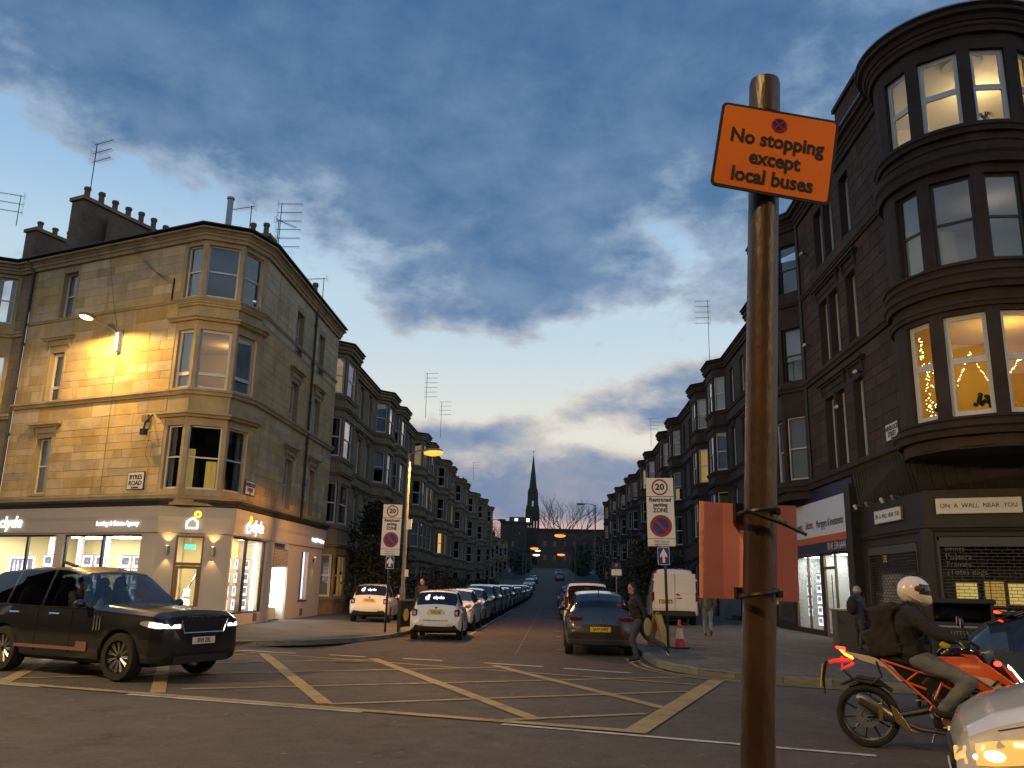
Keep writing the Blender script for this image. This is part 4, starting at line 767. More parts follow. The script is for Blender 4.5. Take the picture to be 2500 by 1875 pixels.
# round corner bay
CB = Vector((11.57, 22.47)); RBAY = 2.17
def cb(a, r=RBAY): return (CB.x + r*cos(radians(a)), CB.y + r*sin(radians(a)))
ang = [136.3, 150, 163, 176, 188, 211, 219, 247, 254, 279, 288, 305, 318]; wins = {(188, 211), (219, 247), (254, 279), (288, 305)}
cfl = [(6.02, 8.62), (9.98, 12.35), (13.78, 15.98)]; fmat = ['white_frame', 'dark_frame', 'white_frame']
for a0, a1 in zip(ang, ang[1:]):
    Fk = frame(cb(a0), cb(a1)); L_ = (Vector(cb(a1))-Vector(cb(a0))).length; ops = [(.03, L_-.03, z0, z1) for z0, z1 in cfl] if (a0, a1) in wins else []
    wall(RB, Fk, 0, L_, 5.2, 16.7, ops, 'red_trim', name='bay_wall', dep=.2)
    for k, o in enumerate(ops): win(RB, Fk, *o, dep=.12, style='upvc' if k != 1 else 'sash', fm=fmat[k], split=.55 if k == 0 else .5, fw=.075, pane='pane')
endB = Vector((*cb(318), 0)) - BD*9; Fk = frame(cb(318), endB); wall(RB, Fk, 0, 9, 5.2, 16.7, [(1.6, 2.6, z0, z1) for z0, z1 in cfl], 'red_far', dep=.25)
for z0, z1 in cfl: win(RB, Fk, 1.6, 2.6, z0, z1)
arc = [cb(a) for a in range(137, 319, 7)] + [cb(318)]
lineR = [(10, 39)] + b2 + [(10, 24.0)] + arc + [tuple(endB[:2])]; lineR2 = lineR
band(RB, lineR, 5.52, 5.84, .26, 'red_trim', 'shop_cornice'); band(RB, lineR, 9.5, 9.76, .17, 'red_trim'); band(RB, lineR, 13.12, 13.28, .12, 'red_trim'); band(RB, lineR, 16.42, 16.7, .18, 'red_trim', 'eaves_course'); band(RB, lineR, 16.7, 16.98, .40, 'red_trim', 'eaves_cornice'); band(RB, lineR, 16.985, 17.12, .47, 'zinc', 'gutter')
arcx = [cb(a) for a in range(140, 319, 7)]
for z, h, pr in ((13.5, .25, .16), (12.6, .5, .20), (9.2, .28, .22), (9.76, .16, .2), (8.75, .2, .12), (5.84, .14, .14)): band(RB, arcx, z, z+h, pr, 'red_trim', 'bay_moulding')
rf = MB(); eR = 17.1; pts = [(10.2, 39), (10.2, 24.2)] + [cb(a, 2.0) for a in range(140, 319, 20)] + [(endB.x, endB.y+.3)]
apex = [(14.5, 39, 19.2), (14.5, 26.5, 19.2), (17, 24.5, 19.2)]
rf.v = [(x, y, eR) for x, y in pts] + apex; n = len(pts); rf.f = [(0, 1, n+1, n)] + [(i, i+1, n+1) for i in range(1, n-2)] + [(n-2, n-1, n+2, n+1)]
rf.build('roof', 'slate', RB)
bk = MB(); bk.quad((10, 39, 0), (18, 39, 0), (18, 39, 19), (10, 39, 17)); bk.quad((18, 39, 0), (22, 20, 0), (22, 20, 19), (18, 39, 19)); bk.add([(10, 39, 5.25), (10, 24, 5.25)] + [(*cb(a), 5.25) for a in range(137, 319, 10)] + [(endB.x, endB.y, 5.25), (22, 20, 5.25), (18, 39, 5.25)], [tuple(range(24))]); bk.build('rear_wall', 'red_mortar', RB)
chimney(RB, T(11.0, 26.6, 0) @ RZ(0), 1.0, 2.6, 16.8, 19.4, 0, 'redstone'); MB().tube([(9.93, 33.0, 16.8), (9.93, 32.9, 5.6)], .06, 8).build('downpipe', 'gutter', RB)
# lit rooms behind the round bay
def room(zf, zc, wm, power, col, name):
    pts = [cb(a, 1.85) for a in range(140, 316, 12)] + [(14.6, 21.6), (15.2, 25.2), (10.35, 25.2), (10.35, 24.0)]; n = len(pts); k = len(range(140, 316, 12)); b = MB()
    b.v = [(x, y, zf) for x, y in pts] + [(x, y, zc) for x, y in pts]; b.f = [tuple(range(n)), tuple(range(n, 2*n))] + [(i, i+1, n+i+1, n+i) for i in range(k-1, n-1)] + [(n-1, 0, n, 2*n-1)]
    o = b.build(name, wm, RB); lamp_light('room_light', (12.5, 22.9, zc-.75), power, col, None, .22, RB)
    return o
room(5.5, 9.1, 'gold_room', 70, (1, .66, .2), 'lit_room'); room(13.3, 16.35, 'cream_wall', 80, (1, .72, .34), 'lit_room'); room(9.5, 12.8, 'room_white', 8, (1, .78, .6), 'dim_room')
tp = thing('ceiling_rose', 'plaster ceiling rose with a small pendant inside the top corner bay', 'lamp', T(11.4, 21.6, 16.3)); MB().lathe([(.55, 0), (.5, -.05), (.3, -.06), (.12, -.12), (.01, -.12)], 20).build('rose', 'cream_wall', tp, WM[tp]); MB().tube([(0, 0, -.1), (0, 0, -.55)], .008, 4).lathe([(.03, -.8), (.06, -.7), (.05, -.55), (.02, -.52)], 8).build('pendant', 'black_metal', tp, WM[tp])
fp = thing('hung_print', 'small dark square print on the wall inside the top corner bay', 'picture', T(11.6, 25.1, 15.3)); MB().box(-.24, .24, -.03, 0, -.3, .3).build('frame', 'picture', fp, WM[fp]); MB().ell((0, -.032, .02), (.08, .01, .13)).build('motif', 'sign_white', fp, WM[fp])
pp = thing('palm_houseplant', 'small potted palm on the sill of the top corner bay', 'plant', T(*cb(262, 1.9), 13.8)); b = MB()
for k in range(9):
    a = k*2.3; b.tube([(0, 0, .16), (.1*cos(a), .1*sin(a), .34), (.24*cos(a), .24*sin(a), .26)], [.012, .02, .004], 4)
b.build('fronds', 'plant', pp, WM[pp]); MB().lathe([(.05, -.05), (.08, .14), (.07, .16)], 10).build('pot', 'pot', pp, WM[pp])
for j, (a0, lab) in enumerate(((199, 'fairy lights heaped down the narrow lit window of the round bay'), (233, 'fairy lights hung in a peak inside the middle lit window'), (266, 'fairy lights strung across the lit window at the right edge'))):
    b = MB(); rnd = random.Random(j)
    if j == 0:
        for k in range(90): z = 6.1+2.3*rnd.random()**1.3; p = cb(a0-7+rnd.uniform(-2, 2.5)+rnd.random()*9*(z < 7.4), 1.86); b.ell((*p, z), .013, 5, 3)
        for k in range(16): p = cb(a0+1+k*.5, 1.86); b.ell((*p, 7.6-k*.03), .013, 5, 3)
    else:
        for k in range(34):
            t = k/33; a = (a0-11)+22*t; zz = 7.65-abs(t-.5)*1.5 if j == 1 else 6.9+t*.9; p = cb(a, 1.84); b.ell((*p, zz+rnd.uniform(-.05, .05)), .013, 5, 3)
    tag(b.build('fairy_lights', 'fairy'), lab, 'fairy lights')
for k, (a, z, lab) in enumerate(((240, 6.25, 'leafy plant in the lit middle window of the round bay'), (206, 6.2, 'small plant at the foot of the narrow lit window'))):
    pl_ = thing('houseplant', lab, 'plant', T(*cb(a, 1.7), z-.2)); b = MB(); rnd = random.Random(k)
    for i in range(16): an = rnd.random()*6.3; r = rnd.uniform(.06, .25); b.ell((r*cos(an), r*sin(an), .2+rnd.random()*.3), (.07, .02, .06), 6, 4)
    b.build('leaves', 'plant', pl_, WM[pl_]); MB().lathe([(.06, -.1), (.09, .14)], 10).build('pot', 'pot', pl_, WM[pl_])
bs = thing('sideboard', 'dark shelf with a basket inside the lit middle window', 'furniture', T(*cb(232, 1.2), 5.5)); MB().box(-.7, .7, -.15, .15, .5, .56).build('shelf', 'cream_wall', bs, WM[bs]); MB().ell((0, 0, .68), (.3, .14, .13)).build('basket', 'timber', bs, WM[bs])
street_name('white name plate reading Havelock Street on the dark right corner', FR @ T(ry(24.95), -.02, 6.36), .95, .52, (('HAVELOCK', .1, .2, .92), ('STREET', -.08, .2, .92), ('G11 5JF', -.2, .06, 1)))
for z, y in ((7.95, 29.0), (11.1, 32.2), (14.8, 31.9), (8.7, 27.0)):
    t = thing('security_camera', 'small pale camera on the dark side wall at %s' % {7.95: 'the first-floor windows', 11.1: 'the second floor near the bay', 14.8: 'the top floor near the bay', 8.7: 'the blank stretch by the corner'}[z], 'camera', FR @ T(ry(y), 0, z)); MB().box(-.03, .03, -.2, 0, -.02, .02).build('bracket', 'black_metal', t, WM[t]); MB().tube([(-.12, -.24, .0), (.14, -.28, -.02)], .055, 8).build('body', 'sign_white', t, WM[t], smooth=40)
# ------------------------------------------------------------------ agents' shop on the dark side wall
AG = thing('agency_shop', 'brightly lit agency shop with white, orange and navy sign', 'shop', T(10, 32.5, 0)); FA = frame((10, 39), (10, 28.5)); ay = lambda y: 39-y
MB().box(ay(36.3), ay(28.78), -.16, 0, 3.70, 4.99).build('sign_board', 'agent_white', AG, FA); MB().box(ay(36.3), ay(28.78), -.165, 0, 3.455, 3.698).build('orange_band', 'agent_orange', AG, FA); MB().box(ay(36.3), ay(28.76), -.17, 0, 3.09, 3.453).build('navy_band', 'navy', AG, FA); MB().box(ay(38.9), ay(28.6), -.06, 0, 5.0, 5.5).build('backing_board', 'navy', AG, FA); MB().box(ay(28.75), ay(28.2), -.3, 0, .1, 5.2).build('pilaster', 'shopfront_black', AG, FA)
Mt = FA @ T(0, -.168, 4.16)
text('Letting Agents,', .42, 'black_print', AG, Mt @ T(ay(35.1), 0, 0), sx=.80, ext=.002); text('Solicitors,', .42, 'red_print', AG, Mt @ T(ay(33.25), 0, 0), sx=.62, ext=.002); text('Mortgages & Investments', .42, 'black_print', AG, Mt @ T(ay(30.85), 0, -.03), sx=.70, ext=.002); text('0141 334 6444', .36, 'sign_white', AG, FA @ T(ay(30.2), -.176, 3.27), sx=.88, ext=.002)
opsA = [(ay(36.15), ay(32.75), .3, 3.08), (ay(32.4), ay(28.9), .14, 3.06), (ay(39.0)+.02, ay(36.5), .5, 3.05)]
wall(AG, FA, 0, ay(28.6), .1, 5.2, opsA, 'shopfront_black', name='shop_wall', dep=.12)
b = MB()
for y in (36.12, 34.42, 32.78, 32.37, 31.14, 29.72, 29.5, 28.93): b.box(ay(y)-.04, ay(y)+.04, .02, .1, .2, 3.06)
b.box(ay(36.1), ay(32.8), .02, .1, .2, .32); b.box(ay(32.4), ay(28.95), .02, .1, .12, .26); b.box(ay(36.1), ay(28.9), .02, .1, 3.0, 3.07); b.box(ay(32.33), ay(31.18), .02, .1, 2.5, 2.6); b.build('window_frame', 'timber', AG, FA)
for a, c in ((36.08, 34.46), (34.38, 32.82), (32.33, 31.18), (31.1, 29.76), (29.46, 28.97), (38.9, 36.55)): MB().box(ay(a), ay(c), .055, .06, .3, 3.02).build('pane', 'shop_pane', AG, FA)
MB().tube([(ay(31.35), -.03, .6), (ay(31.35), -.03, 2.3)], .018, 6).tube([(ay(31.35), .05, .7), (ay(31.35), -.03, .7)], .012, 5).build('door_handle', 'chrome', AG, FA)
b = MB(); b.quad((ay(39.0), 2.6, .12), (ay(28.8), 2.6, .12), (ay(28.8), 2.6, 3.1), (ay(39.0), 2.6, 3.1)); b.quad((ay(39), .1, 3.08), (ay(28.8), .1, 3.08), (ay(28.8), 2.6, 3.08), (ay(39), 2.6, 3.08)); b.quad((ay(28.8), .1, .12), (ay(28.8), 2.6, .12), (ay(28.8), 2.6, 3.1), (ay(28.8), .1, 3.1)); b.quad((ay(36.2), .1, .12), (ay(36.2), 2.6, .12), (ay(36.2), 2.6, 3.1), (ay(36.2), .1, 3.1)); b.quad((ay(32.5), .1, .12), (ay(32.5), 2.0, .12), (ay(32.5), 2.0, 3.1), (ay(32.5), .1, 3.1)); b.build('interior_wall', 'room_white', AG, FA)
MB().quad((ay(39), .1, .13), (ay(28.8), .1, .13), (ay(28.8), 2.6, .13), (ay(39), 2.6, .13)).build('shop_floor', 'dark_floor', AG, FA)
for y in (35.3, 33.6, 31.7, 29.9, 37.6): MB().box(ay(y)-.5, ay(y)+.5, .3, .8, 3.02, 3.05).build('light_panel', 'cool_light', AG, FA)
def agcard(y, z, lab): card(FA @ T(ay(y), .22, z), .62, .36, lab, 'lit cards in the agency window')
for c_, (y, z0, n) in enumerate(((35.0, 2.5, 5), (33.75, 2.2, 5), (33.1, 2.5, 5), (30.1, 2.45, 6))):
    for k in range(n): agcard(y, z0-k*.4, 'lit card, %s down in the %s column of the agency window' % (NTH[k], NTH[c_]))
# ------------------------------------------------------------------ black print shop on the corner
PS = thing('print_shop', 'black shuttered corner print shop with white name boards', 'shop', T(10, 23.5, 0)); FP = frame((10, 28.2), (10, 23.4)); py = lambda y: 28.2-y
K0 = Vector((10, 23.4, 0)); KD = Vector((.91, -.4146, 0)); FK = frame(K0, K0+KD*8)
wall(PS, FP, 0, 4.8, .1, 5.6, [(py(27.7), py(24.0), .2, 3.1)], 'shopfront_black', name='shop_wall', dep=.15); wall(PS, FK, 0, 8, .1, 5.6, [(.25, 3.6, .2, 3.2), (4.2, 7.5, .2, 3.2)], 'shopfront_black', name='shop_wall', dep=.15)
MB().box(-.13, .13, -.13, .13, .1, 3.4, T(10.02, 23.42, 0) @ RZ(-10)).build('corner_post', 'shopfront_black', PS)
# sloping slatted hood below the bay
hl = [Vector((10, 28.2, 0)), K0, K0+KD*8]; offs = [Vector((-1, 0, 0)), Vector((-.75, -.6, 0)), Vector((-.41, -.91, 0))]
b = MB(); b.v = [tuple(p+o*.04+Vector((0, 0, 4.45))) for p, o in zip(hl, offs)] + [tuple(p+o*w+Vector((0, 0, 5.5))) for p, o, w in zip(hl, offs, (.16, .5, .75))]; b.f = [(0, 1, 4, 3), (1, 2, 5, 4)]; hd = b.build('hood', 'shopfront_black', PS)
for i in range(2):
    a, c, d, e_ = (Vector(b.v[j]) for j in (i, i+1, i+3, i+4)); n = 26 if i else 20
    for k in range(1, n):
        t = k/n; p, q = a.lerp(c, t), d.lerp(e_, t); o_ = offs[i if i == 0 else 2]*.02; MB().tube([p+o_, q+o_], .025, 4).build('hood_batten', 'shopfront_black', hd)
band(PS, [(10, 28.2), tuple(K0[:2]), tuple((K0+KD*8)[:2])], 3.34, 3.5, .12, 'shopfront_black', 'cornice')
def board(label, M, w, h, size, sx):
    t = thing('name_board', label, 'sign', M); MB().box(-w/2, w/2, -.06, 0, -h/2, h/2).build('board', 'pale_metal', t, M); MB().box(-w/2+.02, w/2-.02, -.064, -.06, -h/2+.02, h/2-.02).build('face', 'sign_white', t, M); text('ON  A  WALL  NEAR  YOU', size, 'black_print', t, M @ T(0, -.068, 0), sx=sx, ext=.002)
board('short white name board on the side-street face of the print shop', FP @ T(py(25.75), -.02, 3.95), 2.05, .4, .19, .82); board('long white name board over the main window of the print shop', FK @ T(1.3, -.02, 4.0), 2.0, .41, .165, .92)
for y, lab in ((27.9, 'beside the agency sign'), (26.9, 'above the left end of the short board'), (25.66, 'above the short board'), (24.85, 'nearest the shop corner')):
    t = thing('spot_lamp', 'small spotlight on the black fascia '+lab, 'light', FP @ T(py(y), 0, 4.42)); MB().tube([(0, 0, 0), (0, -.16, .02)], .015, 5).build('arm', 'pale_metal', t, WM[t]); MB().lathe([(.05, 0), (.06, .12), (.045, .16)], 8, T(0, -.2, -.1) @ RX(25)).build('head', 'sign_white' if y in (27.9, 25.66) else 'lamp_metal', t, WM[t])
def grille(M, x0, x1, z0, z1, nm):
    t = thing('roller_grille', nm, 'shutter', M @ T(x0, 0, z0)); n = int((z1-z0)/.085); W_ = x1-x0
    MB().box(0, W_, -.02, .08, z1-z0-.16, z1-z0+.08).build('shutter_box', 'shutter', t, WM[t]); rod = MB().box(0, W_, -.006, .006, -.008, .008).mesh('slat'); lk = MB()
    for k in range(n):
        put('slat', rod, 'shutter', t, WM[t] @ T(0, .03, .02+k*.085)); x = .12 if k % 2 else .0
        while x < W_: lk.box(x-.006, x+.006, .026, .034, .02+k*.085, .105+k*.085); x += .24
    lk.build('links', 'shutter', t, WM[t])['kind'] = 'stuff'
    MB().box(-.05, 0, -.03, .06, 0, z1-z0).box(W_, W_+.05, -.03, .06, 0, z1-z0).build('guide_rail', 'shutter', t, WM[t])
grille(FP, py(27.65), py(24.05), .2, 3.0, 'closed see-through roller grille on the side-street window of the print shop'); grille(FK, .3, 3.55, .2, 3.1, 'closed see-through roller grille on the main window of the print shop')
for M, x0, x1 in ((FP, py(27.65), py(24.05)), (FK, .3, 3.55)): MB().box(x0, x1, .12, .126, .2, 3.05).build('pane', 'shop_pane', PS, M)
for k, s in enumerate(('Prints', 'Posters', 'Frames', '(Tote) Bags')): text(s, .2, 'bin_text', PS, FK @ T(.42, .1, 2.88-k*.2), align='LEFT', ext=.002)
b = MB(); b.quad((0.2, 2.2, .1), (7.6, 2.2, .1), (7.6, 2.2, 3.3), (.2, 2.2, 3.3)); b.quad((.2, .2, 3.25), (7.6, .2, 3.25), (7.6, 2.2, 3.25), (.2, 2.2, 3.25)); b.build('interior_wall', 'shopfront_black', PS, FK); b = MB(); b.quad((.1, 1.6, .1), (4.7, 1.6, .1), (4.7, 1.6, 3.3), (.1, 1.6, 3.3)); b.build('interior_wall', 'shopfront_black', PS, FP)
for k, (x, w, m, h) in enumerate(((.85, .5, 'lumber_lit', .55), (1.5, .45, 'lit_curtain', .62), (2.1, .55, 'lumber_lit', .55))):
    t = thing('print_display', ('narrow golden print', 'bright yellow lampshade-like print', 'wide golden print')[k] + ' on show behind the main grille', 'print', FK @ T(x, .8, 1.75)); MB().box(-w/2, w/2, 0, .03, -h/2, h/2).build('panel', m, t, WM[t]); MB().box(-w/2-.03, w/2+.03, .03, .05, -h/2-.03, h/2+.03).build('frame', 'timber', t, WM[t])
rs = thing('roller_shutter', 'grey closed roller shutter far along the dark side wall', 'shutter', frame((10.0, 53), (10.0, 46.5))); MB().box(0, 6.5, 0, .05, .1, 2.7).build('curtain', 'shutter_grey', rs, WM[rs]); MB().box(-.2, 6.7, -.1, .3, 2.7, 3.1).box(-.2, 0, -.05, .3, .1, 2.7).box(6.5, 6.7, -.05, .3, .1, 2.7).build('housing', 'shopfront_black', rs, WM[rs]); MB().box(-.2, 6.7, .3, 3, .1, 3.4).build('outhouse', 'red_far', rs, WM[rs])
# ------------------------------------------------------------------ the terraces along the side street
def tenement(label, M, W, ze, fl, bays, flats, doors, wm, tm, stack=(0, 1), far=False, lit=.06, seed=0, name='tenement', pots=4):
    rnd = random.Random(seed); th = thing(name, label, 'building', M); segs = []; x = 0; line = [(0, 0)]
    for xc, w, pr, ct in sorted(bays):
        segs.append((x, xc-w/2)); x = xc+w/2; line += [(xc-w/2, 0), (xc-w/2+ct, -pr), (xc+w/2-ct, -pr), (xc+w/2, 0)]
    segs.append((x, W)); line.append((W, 0)); wl_ = [tuple((M @ Vector((a, b, 0)))[:2]) for a, b in line]; zb = M.translation.z
    def onewin(F, o, dep=.14):
        r = rnd.random(); l = None; cur = None
        if r < lit: l = 'lit_room' if rnd.random() < .5 else 'lit_room_dim'; cur = 'gold' if rnd.random() < .5 and not far else None
        elif not far: cur = rnd.choice([None, 'drapes', 'net', 'blind', None])
        win(th, F, *o, dep=dep, lit=l, cur=cur, pane='pane' if (not far or l) else 'dark_pane', fw=.07)
    for a, b in segs:
        ops = [(fx-fw/2, fx+fw/2, z0, z1) for fx, fw in flats for z0, z1 in fl if a < fx < b]; dops = [(dx-.65, dx+.65, .35, 3.0) for dx in doors if a < dx < b]
        ops = [o for o in ops if not any(d[0] < o[1] and d[1] > o[0] and o[2] < 3.0 for d in dops)]
        wall(th, M, a, b, -.3, ze, ops+dops, wm, dep=.22)
        for o in ops:
            onewin(M, o, .16)
            if o[2] < fl[-1][0]: pediment(th, M, (o[0]+o[1])/2, 1.55, o[3]+.12, tm)
        for d in dops:
            MB().box(d[0], d[1], .16, .22, .35, 3.0).build('door', 'dark_frame', th, M); MB().box(d[0]-.2, d[1]+.2, -.9, .1, -.1, .34).box(d[0]-.2, d[1]+.2, -1.25, -.9, -.1, .17).build('door_step', tm, th, M); MB().box(d[0]-.2, d[1]+.2, -.22, 0, 3.1, 3.3).build('door_hood', tm, th, M)
    for xc, w, pr, ct in bays:
        P = [(xc-w/2, 0), (xc-w/2+ct, -pr), (xc+w/2-ct, -pr), (xc+w/2, 0)]
        for p0, p1 in zip(P, P[1:]):
            a, b = M @ Vector((*p0, 0)), M @ Vector((*p1, 0)); F = frame(a, b, zb); L_ = (b-a).length; n2 = 2 if L_ > 2.3 else 1
            ops = [(.13+j*L_/n2, L_/n2*(j+1)-.13, z0, z1-.05) for z0, z1 in fl for j in range(n2)]
            wall(th, F, 0, L_, -.3, ze, ops, tm, dep=.18, name='bay_wall')
            for o in ops: onewin(F, o, .1)
        cap = [(p[0], p[1]*1.28) for p in P]; MB().add([(a, b, ze+.36) for a, b in cap] + [(xc, .8, ze+1.0)], [(0, 1, 4), (1, 2, 4), (2, 3, 4)]).build('bay_roof', 'lead', th, M)
    for i, (z0, z1) in enumerate(fl):
        band(th, wl_, zb+z0-.26, zb+z0-.06, .12, tm); 
        if i < len(fl)-1: band(th, wl_, zb+z1+.32, zb+z1+.5, .17, tm, 'floor_course')
    band(th, wl_, zb+ze-.1, zb+ze+.18, .22, tm, 'eaves_cornice'); band(th, wl_, zb+ze+.185, zb+ze+.36, .28, tm, 'eaves_cornice'); band(th, wl_, zb+ze+.365, zb+ze+.47, .34, 'gutter', 'gutter')
    rf = MB(); rf.quad((0, -.2, ze+.5), (W, -.2, ze+.5), (W, 4.6, ze+2.6), (0, 4.6, ze+2.6)); rf.quad((0, 4.6, ze+2.6), (W, 4.6, ze+2.6), (W, 10, ze+.5), (0, 10, ze+.5)); rf.build('roof', 'slate', th, M)
    bk = MB(); bk.quad((0, 10, -.3), (W, 10, -.3), (W, 10, ze+.5), (0, 10, ze+.5))
    for x in (0, W): bk.add([(x, 0, -.3), (x, 10, -.3), (x, 10, ze+.5), (x, 4.6, ze+2.6), (x, 0, ze+.5)], [(0, 1, 2, 3, 4)])
    bk.build('gable', wm, th, M)
    for s in stack: chimney(th, M @ T(s*W, 2.4, 0), .8, 3.2, ze+.3, ze+3.0, pots, 'brick' if wm.startswith('sand') else 'red_trim')
    pipe(th, [M @ Vector((W-.15, -.1, ze+.3)), M @ Vector((W-.15, -.1, .2))]) if not far else None
    return th
flL = [(.95, 3.0), (4.45, 6.5), (7.75, 9.8), (10.95, 12.9)]
ord_ = ['first', 'second', 'third', 'fourth', 'fifth', 'sixth', 'seventh', 'eighth']
ys_ = [40.25, 56, 71, 86, 101, 116, 131, 149]
for i in range(7):
    y0, y1 = ys_[i], ys_[i+1]; W = y1-y0; M = frame((-11.4, y0), (-11.4, y1), hz((y0+y1)/2))
    tenement(('sandstone bay-windowed tenement touching the pale corner building', 'second sandstone tenement up the left terrace, level with the lit street lamp', 'third sandstone tenement up the left terrace', 'fourth sandstone tenement up the left terrace', 'fifth sandstone tenement up the left terrace', 'sixth sandstone tenement up the left terrace', 'last tenement at the far end of the left terrace')[i], M, W, 13.15, flL,
             [(2.2, 3.6, .78, .7), (W-2.3, 3.6, .78, .7)], [(5.2, .95), (W-5.6, .95)] + ([(W/2, .95)] if W > 14.5 else []), [W/2+.2], 'sand_far' if i % 2 == 0 else 'sand_far_b', 'sand_far_trim', (0,) if i else (1,), i > 2, .12 if i == 0 else .07, 31+i)
flR = [(1.1, 3.4), (5.2, 7.6), (8.9, 11.3), (12.7, 14.9)]
yr = [39.2, 58, 77, 95.5, 114.5, 133, 152, 173]
for i in range(7):
    y0, y1 = yr[i], yr[i+1]; W = y1-y0; M = frame((10.75, y1), (10.75, y0), hz((y0+y1)/2))
    tenement(('dark tenement up the right terrace, half hidden by the sign post', 'dark tenement second along the right terrace', 'redder sandstone tenement third along the right terrace', 'dark tenement fourth along the right terrace', 'dark tenement fifth along the right terrace', 'dark tenement sixth along the right terrace', 'dark tenement closing the far end of the right terrace')[i], M, W, 15.5, flR,
             [(W-2.3, 3.6, .75, .75), (4.2, 3.6, .75, .75)], [(7.6, 1.0), (W-5.5, 1.0), ((7.6+W-5.5)/2, 1.0)], [(7.6+W-5.5)/2], 'red_far' if i != 2 else 'red_far_b', 'red_trim', (0,) if i < 6 else (0, 1), i > 2, .09, 71+i, pots=3)
# lower villas beyond the left terrace, and the buildings on the hill
tenement('two-storey stone villa beyond the left terrace with a lit ground floor', frame((-12.5, 152), (-12.5, 172), hz(160)), 20, 7.4, [(1.0, 3.2), (4.6, 6.6)], [(3.5, 4, 1.2, .9), (15, 4, 1.2, .9)], [(8, 1.0), (11.5, 1.0)], [9.7], 'sand_far_b', 'sand_far_trim', (0, 1), True, .25, 5, 'villa')
for k, (x, y0, y1, lab) in enumerate(((-12.5, 176, 197, 'second stone villa up the hill on the left'), (-13, 201, 224, 'third stone villa up the hill on the left'))):
    tenement(lab, frame((x, y0), (x, y1), hz((y0+y1)/2)), y1-y0, 7.6, [(1.0, 3.2), (4.6, 6.6)], [(4, 4, 1.2, .9), (y1-y0-4, 4, 1.2, .9)], [(9, 1.0), (12, 1.0)], [10.5], 'sand_far_b', 'sand_far_trim', (0, 1), True, .2, 15+k, 'villa')
for k, (x, y0, y1, lab) in enumerate(((11.5, 178, 200, 'dark villa up the hill on the right'), (12, 205, 228, 'second dark villa up the hill on the right'))):
    tenement(lab, frame((x, y1), (x, y0), hz((y0+y1)/2)), y1-y0, 8.6, [(1.0, 3.4), (5.2, 7.4)], [(4, 4, 1.2, .9), (y1-y0-4, 4, 1.2, .9)], [(9, 1.0), (12, 1.0)], [10.5], 'red_far', 'red_trim', (0, 1), True, .1, 25+k, 'villa')
def block(name, label, x0, x1, y, d, z1, m, wins, roof=None, z0=0):
    t = thing(name, label, 'building', T((x0+x1)/2, y, z0)); M = frame((x0, y), (x1, y), z0); W = x1-x0; ops = [(a, a+w, z, z+h) for a, z, w, h in wins]
    wall(t, M, 0, W, -2, z1-z0, ops, m, dep=.4); b = MB()
    for x in (0, W): b.quad((x, 0, -2), (x, d, -2), (x, d, z1-z0), (x, 0, z1-z0))
    b.quad((0, d, -2), (W, d, -2), (W, d, z1-z0), (0, d, z1-z0)); b.build('side_wall', m, t, M)
    MB().box(-.3, W+.3, -.4, d+.3, z1-z0, z1-z0+.5).build('parapet', m, t, M)
    for o in ops: win(t, M, *o, dep=.3, pane='dark_pane', fm='dark_frame', fw=.1)
    if roof: roof(t, M)
    return t
block('school_block', 'long dark flat-roofed block closing the view at the head of the street', -5.5, 26, 292, 14, 20.2, 'far_stone', [(2+i*3.4, 4+k*4.6, 1.2, 2) for i in range(9) for k in range(2)], z0=6)
def rl(t, M):
    b = MB().prismx([(0, 16.2), (1.5, 18.6), (8, 18.6), (9, 16.2)], 3, 11); b.build('attic_roof', 'far_roof', t, M)
    for x in (5.0, 9.2): MB().box(x, x+1.1, .1, .3, 16.8, 18.0).build('roof_light', 'white_lamp', t, M)
block('hall_building', 'dark hall with two lit roof lights left of the church tower', -19, -10.2, 305, 12, 23.5, 'far_stone', [(1.5, 8, 1, 2), (4, 8, 1, 2), (6.5, 12, .6, 1.2)], rl, z0=7)
CH = thing('church', 'dark church tower with a tall stone spire against the sky', 'church', T(-8.2, 330, 7)); Mc = T(-8.2, 330, 0)
w = 2.6; ops = [(-2.0+i*1.12+.0+2.6-.0, -2.0+i*1.12+.5+2.6, 23.2, 26.2) for i in range(4)]
for k, (p0, p1) in enumerate((((-w, -w), (w, -w)), ((w, -w), (w, w)), ((w, w), (-w, w)), ((-w, w), (-w, -w)))):
    F = frame((Mc.translation.x+p0[0], 330+p0[1]), (Mc.translation.x+p1[0], 330+p1[1])); wall(CH, F, 0, 2*w, 5, 27.0, ops, 'spire_stone', dep=.5, name='tower_wall')
MB().box(-w-.15, w+.15, -w-.15, w+.15, 26.95, 27.25).build('string_course', 'spire_stone', CH, Mc)
u0, u1 = 2.35, 1.95; b = MB()
for k in range(4):
    c, s_ = [(-1, -1), (1, -1), (1, 1), (-1, 1)][k], [(-1, -1), (1, -1), (1, 1), (-1, 1)][(k+1) % 4]
    P = lambda t, z: (lambda q: (c[0]*q+(s_[0]-c[0])*q*t, c[1]*q+(s_[1]-c[1])*q*t, z))(u0+(u1-u0)*(z-27.25)/9.2)
    g = [0, .42, .58, 1]; zz = [27.25, 31.4, 34.0, 36.45]
    for i in range(3):
        for j in range(3):
            if i == 1 and j == 1: continue
            b.quad(P(g[i], zz[j]), P(g[i+1], zz[j]), P(g[i+1], zz[j+1]), P(g[i], zz[j+1]))
b.build('belfry_stage', 'spire_stone', CH, Mc)
